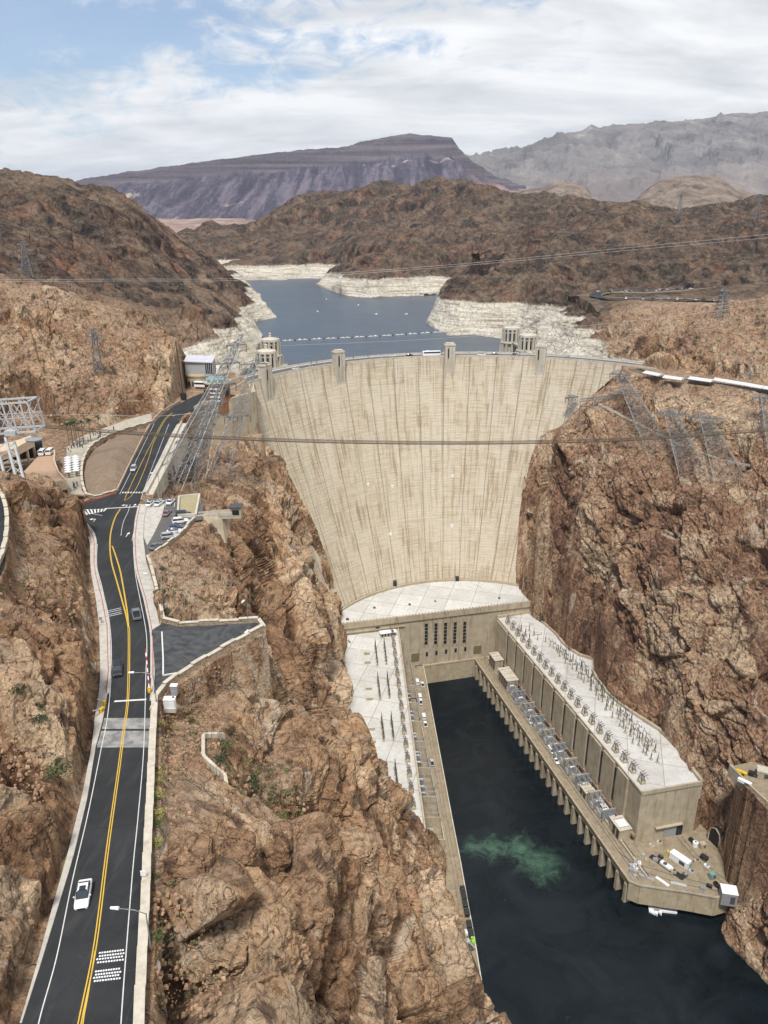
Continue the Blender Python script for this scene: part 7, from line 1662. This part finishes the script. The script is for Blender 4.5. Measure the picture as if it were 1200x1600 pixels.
for i, (a0, a1) in enumerate(cn):
    p0, p1 = P(*a0, 182.2), P(*a1, 182.2); m_ = (p0 + p1) / 2; d = (p1 - p0).to_2d(); L_ = d.length; rz = math.atan2(d.y, d.x)
    t = thing('shade_canopy', 'long white shade canopy beside the right hand road, ' + nth[i] + ' from the dam', 'canopy', (m_.x, m_.y, 179.4), rz, 'white shade canopies along the right hand road')
    b = LB(); b.add([(-L_/2, -3.2, 2.6), (L_/2, -3.2, 2.6), (L_/2, 0, 3.6), (-L_/2, 0, 3.6), (L_/2, 3.2, 2.6), (-L_/2, 3.2, 2.6), (-L_/2, -3.2, 2.4), (L_/2, -3.2, 2.4), (L_/2, 3.2, 2.4), (-L_/2, 3.2, 2.4)], [(0, 1, 2, 3), (3, 2, 4, 5), (9, 8, 7, 6), (0, 6, 7, 1), (5, 4, 8, 9), (1, 7, 8, 4, 2), (0, 3, 5, 9, 6)]); b.build('roof', simple('canopy_white', (.55,.54,.52), .6), t)
    n_ = max(2, int(L_ / 4))
    for j in range(n_ + 1):
        for sy in (-1.7, 1.7): b = LB(); b.bar((-L_ / 2 + L_ * j / n_, sy, 0), (-L_ / 2 + L_ * j / n_, sy, 2.6), .16); b.build('post', MATS['dark_steel'], t)
# path on the right bench
t = thing('footpath_wall', 'thin pale path wall winding across the bench below the right pylons', 'wall', gp(1010, 665)); b = MB(); q = [gp(x, y) + Vector((0, 0, .3)) for x, y in [(935,632),(955,641),(975,652),(1000,664),(1030,680),(1060,695),(1090,706),(1120,716),(1150,724),(1175,728),(1200,730)]]; q = resample(catmull(q, 3), 4)
for i in range(len(q) - 1): b.slope(q[i], q[i + 1], .4, .8, .35 + .004 * (i % 2))
b.build('wall', MATS['conc_pale'], t)
# ================================================================ works platform near the right end
def pbox(px, py, d, mat, name, label, cat, rz=0.0, z=12.02, roof=None, parts=True):
    c_ = P(px, py, z); t = thing(name, label, cat, c_, rz); b = LB(); b.box((0, 0, d[2] / 2), d); b.build('body', MATS[mat], t, bevel=.06)
    b = LB(); b.box((0, 0, d[2] + .06), (d[0] + .15, d[1] + .15, .12)); b.build('roof', MATS[roof or mat], t)
    b = LB(); b.box((d[0] * .2, -d[1] / 2 - .04, d[2] * .5), (d[0] * .3, .08, d[2] * .6)); b.build('door', MATS['dark_steel'], t); return t
prz = math.radians(-52)
pbox(1062, 1347, (8.5, 3.0, 3.0), 'white_paint', 'container', 'long white container standing on the works platform', 'container', prz)
pbox(1075, 1352, (2.2, 2.0, 1.6), 'teal_roof', 'generator', 'small green generator against the white container', 'generator', prz)
pbox(1112, 1372, (2.4, 2.0, 2.6), 'teal_roof', 'pump_unit', 'green pump unit beside the cliff on the works platform', 'pump', .3)
pbox(1097, 1324, (2.6, 2.0, 2.2), 'conc', 'shed', 'small tan shed below the tunnel mouth', 'shed', .3); pbox(1100, 1342, (3.0, 2.0, 1.4), 'rubber', 'compressor', 'black compressor near the tunnel mouth', 'machine', prz)
pbox(1136, 1408, (6.0, 5.0, 6.0), 'steel', 'lift_house', 'grey hut with white roof at the far corner of the platform', 'hut', -.2, 11.0, 'white_paint')
pbox(1000, 1352, (3.4, 2.0, 1.5), 'gate_yellow', 'forklift', 'yellow machine near the building end on the platform', 'machine', prz) if False else None
c_ = P(1086, 1322, 12.02); t = thing('drum_tank', 'white round drum beside black tyres on the platform', 'tank', c_); b = LB(); b.lathe((0, 0, 0), [(1.2, 0), (1.2, 2.2), (1.0, 2.3), (.1, 2.35)], 16); b.build('shell', MATS['white_paint'], t); b = LB(); b.lathe((0, 0, 2.35), [(.4, 0), (.4, .2), (.1, .25)], 10); b.build('hatch', MATS['dark_steel'], t)
for i, (px, py) in enumerate([(1079,1313),(1082,1316),(1120,1385),(1125,1388),(1118,1382)]):
    c_ = P(px, py, 12.02); t = thing('tyre_stack', ['black tyre stack left of the white drum','black tyre stack touching the white drum','middle black tyre stack by the cliff corner','outer black tyre stack by the cliff corner','inner black tyre stack by the cliff corner'][i], 'tyres', c_, 0, 'black tyre stacks on the platform'); b = LB(); b.lathe((0, 0, 0), [(.8, 0), (.95, .2), (.8, .4), (.95, .6), (.8, .8), (.95, 1.0), (.8, 1.2), (.3, 1.2), (.3, .6)], 14); b.build('tyres', MATS['tyre'], t)
c_ = P(1042, 1355, 12.05); t = thing('boat_on_cradle', 'white oval boat hull lying in a long black cradle trench', 'boat', c_, prz); b = LB(); b.box((0, 0, .1), (16, 2.6, .2)); b.build('cradle', MATS['rubber'], t); b = LB(); b.prism([(-3, -.9), (1.5, -1.1), (3.4, 0), (1.5, 1.1), (-3, .9)], .2, 1.2); b.build('hull', MATS['white_paint'], t); b = LB(); b.lathe((-1, 0, 1.2), [(.9, 0), (.9, .12), (.5, .14)], 12); b.build('hatch', MATS['dark_steel'], t)
rnd = random.Random(4)
for i in range(16):
    px, py = 985 + rnd.uniform(0, 24), 1338 + rnd.uniform(0, 34); c_ = P(px, py, 12.02); t = thing('equipment_crate', 'small crate in the cluttered heap on the platform edge, ' + nth[i] + ' counted outward from the wall', 'crate', c_, rnd.random() * 3, 'clutter heap on the works platform'); h = rnd.uniform(.6, 1.6); b = LB(); b.box((0, 0, h / 2), (rnd.uniform(.8, 2.2), rnd.uniform(.6, 1.3), h)); b.build('body', rnd.choice([MATS['steel'], MATS['gear_grey'], MATS['conc'], MATS['dark_steel'], MATS['white_paint']]), t); b = LB(); b.box((0, 0, h + .05), (.7, .5, .1)); b.build('lid', MATS['steel'], t)
for i, (px, py, nm_, lab, mt) in enumerate([(1018,1322,'pallet','row of pale pallets along the near end wall','conc_pale'),(1030,1318,'pallet','second pallet stack by the near end wall','conc_pale'),(1046,1334,'machine','orange machine between the end wall and the white container','gate_yellow'),(1032,1340,'machine','black machine left of the boat cradle','rubber'),(1024,1345,'crate','grey crate at the head of the boat cradle','steel'),(1052,1364,'crate','tan crate behind the boat hull','conc'),(1070,1368,'machine','dark machine at the foot of the cradle','dark_steel'),(1080,1364,'crate','grey crate right of the cradle foot','gear_grey'),
    (1060,1382,'pipe_bundle','pipe bundle lying along the platform front wall','steel'),(1035,1378,'pipe_bundle','pale pipe bundle near the platform front corner','white_paint'),(1010,1371,'pipe_bundle','pipe bundle beside the clutter heap','steel'),(1088,1348,'crate','tan crate in line with the tunnel','conc'),(1104,1354,'crate','white crate by the green pump unit','white_paint'),(1108,1386,'machine','black skid machine short of the corner hut','rubber'),(1098,1390,'crate','grey crate by the corner hut rail','steel')]):
    c_ = P(px, py, 12.02); t = thing(nm_, lab, nm_.replace('_', ' '), c_, prz + .3 * (i % 3)); b = LB(); h = .8 + .35 * (i % 3)
    if nm_ == 'pipe_bundle':
        for j in range(4): b.tube((-3, -.5 + j * .34, .25 + .1 * (j % 2)), (3, -.5 + j * .34, .25 + .1 * (j % 2)), .16, n=6)
        b.build('pipes', MATS[mt], t); b = LB(); b.box((0, 0, .1), (.3, 1.6, .2)); b.build('bearer', MATS['wood'], t)
    else:
        b.box((0, 0, h / 2), (2.2, 1.3, h)); b.build('body', MATS[mt], t, bevel=.05); b = LB(); b.box((.3, 0, h + .2), (1.0, .9, .4)); b.build('top', MATS['dark_steel'] if i % 2 else MATS['steel'], t)
t = thing('platform_railing', 'low metal railing along the front edge of the works platform', 'railing', P(1060, 1408, 12.9)); rq = [P(x, y, 13.0) for x, y in [(983,1379),(1000,1386),(1040,1392),(1075,1397),(1118,1405)]]; b = MB()
for i in range(4): b.bar(rq[i] + Vector((0, 0, 1)), rq[i + 1] + Vector((0, 0, 1)), .12); b.bar(rq[i] + Vector((0, 0, .5)), rq[i + 1] + Vector((0, 0, .5)), .08)
b.build('rail', MATS['steel'], t); b = MB()
for q_ in resample(rq, 2.5): b.bar(q_, q_ + Vector((0, 0, 1.05)), .1)
b.build('posts', MATS['steel'], t)
c_ = P(1035, 1420, .6); t = thing('jetty', 'white floating jetty moored under the platform wall', 'jetty', c_); b = MB(); q = [P(x, y, .6) for x, y in [(1012,1406),(1014,1424),(1024,1429),(1031,1424),(1058,1427),(1058,1419),(1032,1411)]]; b.prism([V2(p_) for p_ in q], .1, .9); b.build('float_deck', MATS['white_paint'], t)
c_ = P(1023, 1419, .4); t = thing('work_boat', 'small grey work boat with twin white bows at the jetty', 'boat', c_, .15); b = LB()
for sx_ in (-1, 1): b.prism([(sx_ * .9 - .5, 3), (sx_ * .9 + .5, 3), (sx_ * .9 + .5, -3), (sx_ * .9, -4.2), (sx_ * .9 - .5, -3)], 0, 1.0)
b.build('hull', MATS['white_paint'], t); b = LB(); b.box((0, .2, 1.2), (2.4, 5, .4)); b.build('deck', MATS['steel'], t); b = LB(); b.box((0, 1, 2.2), (1.8, 2, 1.6)); b.build('cabin', MATS['p_blue'], t)
# tunnel mouth in the cliff: solid arch coloured dark for the shade inside
c_ = P(1117, 1318, 12); t = thing('tunnel_mouth', 'dark arched tunnel mouth in the cliff behind the platform', 'tunnel', c_); b = MB(); ad = Vector((.93, .36, 0)).normalized(); sd_ = Vector((-ad.y, ad.x, 0)); c_ = c_ + ad * -1.0
pr = [(-3.2, 0), (-3.2, 4.5), (-2.4, 7.2), (0, 8.6), (2.4, 7.2), (3.2, 4.5), (3.2, 0)]; fr_ = [c_ + sd_ * x_ + Vector((0, 0, z_)) for x_, z_ in pr]; bk = [v + ad * 8 for v in fr_]; b.add(fr_ + bk, [(0, 1, 2, 3, 4, 5, 6), (13, 12, 11, 10, 9, 8, 7)] + [(i, i + 1, i + 8, i + 7) for i in range(6)]); b.build('dark_opening_fill', MATS['rubber'], t)
b = MB()
for i in range(6): b.bar(fr_[i] - ad * .1, fr_[i + 1] - ad * .1, .5)
b.build('portal_rim', MATS['conc'], t)
# service ledge at the right edge
t = thing('service_ledge', 'walled service ledge with huts cut into the right cliff', 'platform', P(1170, 1220, 60)); b = MB(); led = [P(x, y, 60) for x, y in [(1140,1198),(1154,1212),(1172,1231),(1190,1248),(1210,1266),(1240,1290)]]
for i in range(len(led) - 1): b.wallseg(led[i], led[i + 1], .6, 55.5, 61.2 + .004 * i)
b.build('wall', MATS['conc'], t); b = MB(); b.prism([V2(p_) for p_ in led] + [V2(P(1260, 1215, 60)), V2(P(1175, 1190, 60))], 57, 60.0); b.build('deck', MATS['conc_deck'], t)
pbox(1192, 1213, (5, 4, 3.2), 'conc', 'pump_house', 'tan flat roofed hut on the right cliff ledge', 'hut', -.4, 60.02, 'conc_pale'); pbox(1176, 1212, (3.2, 1.8, 1.6), 'rubber', 'compressor', 'black machine beside the hut on the cliff ledge', 'machine', -.4, 60.02); pbox(1158, 1210, (4, 1.4, 1.4), 'gate_yellow', 'loader', 'yellow machine at the tip of the cliff ledge', 'machine', -.7, 60.02); pbox(1163, 1224, (5, 1.4, 1.2), 'white_paint', 'trailer', 'pale low trailer along the cliff ledge wall', 'trailer', -.8, 60.02)
# containers and crane truck low on the left quay
for i, (px, py) in enumerate([(723,1393),(725,1403),(727,1415),(729.5,1428),(733,1447),(736,1461)]):
    c_ = P(px, py, 12.02); t = thing('skip', 'black open skip by the river edge of the left quay, ' + nth[i] + ' from the dam', 'skip', c_, .06, 'black skips on the left quay'); b = LB(); b.box((0, 0, .75), (1.9, 3.4, 1.5)); b.build('body', MATS['rubber'], t); b = LB()
    for y_ in (-1.2, 0, 1.2): b.box((0, y_, .8), (2.0, .15, 1.6))
    b.build('rib', MATS['dark_steel'], t)
t = thing('crane_truck', 'small crane truck with white cab at the near end of the left quay', 'truck', P(729, 1472, 12.02), .25); b = LB(); b.box((0, 2.6, 1.5), (2.2, 2.0, 2.2)); b.build('cab', MATS['white_paint'], t, bevel=.1); b = LB(); b.box((0, -1.4, .9), (2.2, 6, .6)); b.build('chassis', MATS['dark_steel'], t); b = LB(); b.tube((.2, -1, 1.5), (.8, -5.5, 3.4), .3, n=6); b.box((0, -1, 1.6), (1.4, 1.6, 1.2)); b.build('crane_arm', MATS['gear_grey'], t)
for sx_ in (-1, 1):
    for y_ in (2.4, -1.5, -3): b = LB(); b.tube((sx_ * 1.0 - .15, y_, .5), (sx_ * 1.0 + .15, y_, .5), .5, n=12); b.build('wheel', MATS['tyre'], t)
simple('lime', (.25,.5,.05), .6)
for i, (px, py) in enumerate([(738, 1467), (740, 1474)]): t = thing('lime_bin', ['bright lime green bin, nearer the dam of two', 'bright lime green bin at the very end of the quay'][i], 'bin', P(px, py, 12.02)); b = LB(); b.box((0, 0, .6), (1.2, 1.6, 1.2)); b.build('body', MATS['lime'], t); b = LB(); b.box((0, 0, 1.25), (1.3, 1.7, .1)); b.build('lid', MATS['lime'], t)
# ================================================================ boulders, loose stones, shrubs
def rock_mesh(c_, rad, seed, sub=3, rough=.22, boxy=.35):
    n = 10 * sub; m = 6 * sub; th_ = np.linspace(0, 2 * np.pi, n, endpoint=False); ph = np.linspace(0.02, np.pi - .02, m); T_, F_ = np.meshgrid(th_, ph); d = np.stack([np.cos(T_) * np.sin(F_), np.sin(T_) * np.sin(F_), np.cos(F_)], -1).reshape(-1, 3)
    s_ = np.abs(d) ** 6; sb = 1 / (s_.sum(1) ** (1 / 6)); r_ = (1 - boxy) + boxy * sb; hv, ee, ff = cells(d * 1.3 + seed * 3.1, True); hv2, e2_, ff2 = cells(d * 3.4 + seed * 1.7, True)
    r_ = r_ * (1 + rough * (hv - .5) + rough * 1.2 * ff + rough * .4 * (hv2 - .5) + rough * .5 * ff2 + rough * .35 * fbm(d * 2.2 + seed, 4) - .12 * np.exp(-(ee / .03) ** 2)); p_ = d * r_[:, None] * np.array(rad) + np.array(c_)
    fs = [(j * n + i, (j + 1) * n + i, (j + 1) * n + (i + 1) % n, j * n + (i + 1) % n) for j in range(m - 1) for i in range(n)] + [tuple(range(n)), tuple(range((m - 1) * n + n - 1, (m - 1) * n - 1, -1))]
    return [tuple(q_) for q_ in p_], fs
for i, (px, py, rad, lab) in enumerate([(292,1352,(3.2,3.2,3.3),'squarish rust coloured boulder on the near slope, left of the pair'),(352,1350,(4.4,3.6,3.5),'longer cracked boulder on the near slope, right of the pair'),(415,1330,(4,4,2.6),'rounded boulder right of the big pair on the slope'),(545,1335,(6,6,5),'huge split boulder on the brink above the left quay'),(430,1470,(8,8,6),'dark hollowed boulder near the bottom of the slope'),(540,1440,(9,7,7),'broad pale capped boulder on the near brink'),(330,1500,(5,5,3.5),'low boulder in the rubble near the bottom'),(510,1190,(5,5,4),'brown boulder on the rim above the left powerhouse')]):
    g_ = G(px, py); b = MB(); v_, f_ = rock_mesh((g_.x, g_.y + rad[1] * .45, g_.z - rad[2] * .25), rad, i + 1, 9, .17, .75); b.add(v_, f_); o = b.build('boulder', MATS['rock']); tag(o, lab, 'boulder', 'big boulders on the near slope')
    at = o.data.color_attributes.new('zone', 'FLOAT_COLOR', 'POINT'); at.data.foreach_set('color', np.tile(np.array([0, 0, 0.1, .15], np.float32), len(o.data.vertices)))
    at = o.data.color_attributes.new('cell', 'FLOAT_COLOR', 'POINT'); at.data.foreach_set('color', np.tile(np.array([.5, .3 + .08 * i, .5, .5], np.float32), len(o.data.vertices)))
simple('stone_loose', (.34,.215,.135), .95, var=.35, scale=.4)
b = MB(); rnd = random.Random(3)
def one_stone(p_, s_):
    vs_ = []
    for x_, y_, z_ in ((-1,-1,-1),(1,-1,-1),(1,1,-1),(-1,1,-1),(-.7,-.7,1),(.7,-.7,1),(.7,.7,1),(-.7,.7,1)): vs_.append((p_.x + x_ * s_ * rnd.uniform(.5, 1.1), p_.y + y_ * s_ * rnd.uniform(.5, 1.1), p_.z + z_ * s_ * rnd.uniform(.3, .7)))
    b.add(vs_, [(3, 2, 1, 0), (4, 5, 6, 7), (0, 1, 5, 4), (1, 2, 6, 5), (2, 3, 7, 6), (3, 0, 4, 7)])
for (x0, y0, x1, y1, n_, s0, s1) in [(248,1110,350,1290,900,.08,.42),(0,1090,70,1260,260,.1,.4),(240,1390,400,1590,500,.08,.4),(255,1040,420,1110,220,.1,.35),(250,870,380,960,250,.1,.5),(0,560,280,680,250,.3,1.2),(880,640,1200,760,420,.2,.9),(350,1180,560,1270,300,.1,.45),(0,900,130,1000,160,.1,.5)]:
    for _ in range(n_): p_ = G(rnd.uniform(x0, x1), rnd.uniform(y0, y1)); one_stone(p_, s0 + (s1 - s0) * rnd.random() ** 3)
o = b.build('loose_stones', MATS['stone_loose']); o['kind'] = 'stuff'
simple('leaf_olive', (.085,.10,.035), .8, var=.35, scale=2); simple('leaf_yellow', (.26,.24,.06), .8, var=.3, scale=2); simple('leaf_green', (.04,.065,.025), .8, var=.35, scale=2); simple('twig', (.12,.09,.06), .9)
def make_shrub(r, mat, seed):
    rr = random.Random(seed); t = thing('shrub', 'x', 'shrub'); b = LB(); n = int(260 * min(2.2, r))
    for i in range(n):
        a_ = rr.random() * 6.283; el = math.asin(rr.random() ** .7); q = r * rr.uniform(.45, 1.05) * (1 + .25 * math.sin(3 * a_ + seed)); c_ = Vector((q * math.cos(a_) * math.cos(el), q * math.sin(a_) * math.cos(el), .08 + q * .75 * math.sin(el)))
        u_ = Vector((rr.uniform(-1, 1), rr.uniform(-1, 1), rr.uniform(-1, 1))).normalized(); w__ = u_.orthogonal().normalized(); s_ = rr.uniform(.06, .15) * (r ** .5); b.add([c_ - u_ * s_, c_ + w__ * s_ * .6, c_ + u_ * s_, c_ - w__ * s_ * .6], [(0, 1, 2, 3)])
    b.build('foliage', MATS[mat], t); b = LB()
    for i in range(7): a_ = i * .9; b.tube((0, 0, -.2), (r * .6 * math.cos(a_), r * .6 * math.sin(a_), r * .5), .04, .015, n=4)
    b.build('stems', MATS['twig'], t); return t
shp = {k_: make_shrub(r_, m_, s_) for k_, r_, m_, s_ in [('go', 1.0, 'leaf_olive', 1), ('gy', .9, 'leaf_yellow', 2), ('gg', 1.1, 'leaf_green', 3)]}; su = set()
def put_shrub(kd, px, py, s_, lab, grp='desert shrubs on the near slopes'):
    p_ = G(px, py); o = shp[kd] if kd not in su else copy_tree(shp[kd]); su.add(kd); o.location = p_; s_ *= 1.25; o.scale = (s_, s_, s_); o.rotation_euler = (0, 0, px); o['label'] = lab; o['group'] = grp
for kd, px, py, s_, lab in [('gg',30,1082,1.3,'dark green shrub high on the left bank'),('go',60,1108,1.1,'olive shrub on the left bank between two dark ones'),('gg',63,1126,1.0,'small dark shrub below the olive one on the left bank'),('go',88,1212,1.7,'widest olive bush on the left bank'),('go',92,1190,.8,'small olive bush just above the widest one'),
    ('gy',250,1134,.9,'yellow green shrub by the drain beside the guard wall'),('gy',262,1138,.8,'second yellow shrub right of the drain'),('gy',251,1212,.8,'upper yellow shrub of the row beside the guard wall'),('gy',250,1226,.8,'second yellow shrub of the row beside the guard wall'),('gy',247,1244,1.0,'middle yellow shrub of the row beside the guard wall'),('gy',246,1275,1.1,'large yellow shrub of the row beside the guard wall'),('go',247,1290,.8,'olive shrub under the large yellow one'),('gy',246,1318,.9,'yellow shrub level with the two boulders'),('go',241,1372,.7,'small olive shrub left of the boulder pair'),('gy',236,1405,.6,'small yellow shrub below the boulder pair'),
    ('gg',362,1146,1.2,'dark shrub at the head of the kinked wall'),('go',352,1168,1.4,'olive shrub inside the kink of the wall'),('gg',345,1190,1.1,'dark shrub hugging the kinked wall'),('go',372,1258,.9,'olive shrub at the foot of the kinked wall'),('gg',395,1222,1.3,'dark green shrub in the hollow right of the kinked wall'),('go',246,1468,1.0,'olive shrub by the street lamp foot'),('go',330,1480,1.2,'olive shrub in the gully near the bottom'),('go',334,1500,.9,'second olive shrub in the gully near the bottom'),('gg',368,1568,1.0,'dark shrub close to the bottom edge'),
    ('go',440,1280,1.0,'pale olive shrub above the brink boulders'),('go',452,1300,1.1,'olive shrub in the cleft beside the brink boulders'),('go',462,1322,1.0,'lower olive shrub in the cleft'),('gy',280,1088,.7,'yellow tuft right of the grey box'),('gg',258,960,.9,'dark shrub under the lay-by wall end'),('gg',254,892,1.0,'dark shrub beside the crenellated wall'),('go',256,925,.8,'olive shrub beside the crenellated wall'),
    ('gg',300,1128,.7,'small shrub alone in the rubble')]: put_shrub(kd, px, py, s_, lab)
# scattered scrub, ground cover nobody could count
b = MB(); rnd = random.Random(9)
for (x0, y0, x1, y1, n_, s_) in [(240,1060,420,1330,200,.5),(360,1190,600,1330,300,.55),(240,1380,560,1590,170,.45),(0,770,130,1010,120,.5),(255,860,440,1010,110,.5),(950,600,1200,720,260,.8),(0,440,280,660,160,1.0),(880,450,1200,560,200,1.4),(1000,760,1200,1000,80,.8)]:
    for _ in range(n_):
        p_ = G(rnd.uniform(x0, x1), rnd.uniform(y0, y1)); r_ = s_ * rnd.uniform(.4, 1.2)
        for j in range(16):
            a_ = rnd.random() * 6.28; c_ = p_ + Vector((math.cos(a_) * r_ * rnd.random(), math.sin(a_) * r_ * rnd.random(), r_ * rnd.uniform(0, .8))); u_ = Vector((rnd.uniform(-1, 1), rnd.uniform(-1, 1), rnd.uniform(-1, 1))).normalized() * r_ * .28; w__ = u_.orthogonal() * .7; b.add([c_ - u_, c_ + w__, c_ + u_, c_ - w__], [(0, 1, 2, 3)])
o = b.build('desert_scrub', simple('scrub', (.12,.13,.055), .9, var=.4, scale=.5)); o['kind'] = 'stuff'

# ================================================================ distance haze
hz = bpy.data.materials.new('haze_air'); hz.use_nodes = True; ht = hz.node_tree; ht.nodes.clear()
pv = ht.nodes.new('ShaderNodeVolumePrincipled'); pv.inputs['Color'].default_value = (.78, .86, 1, 1); pv.inputs['Density'].default_value = 2.3e-5; pv.inputs['Anisotropy'].default_value = .1
ho = ht.nodes.new('ShaderNodeOutputMaterial'); ht.links.new(pv.outputs[0], ho.inputs['Volume'])
b = MB(); b.box((0, 15000, 693), (60000, 32000, 1412)); o = b.build('haze', hz); o['kind'] = 'stuff'
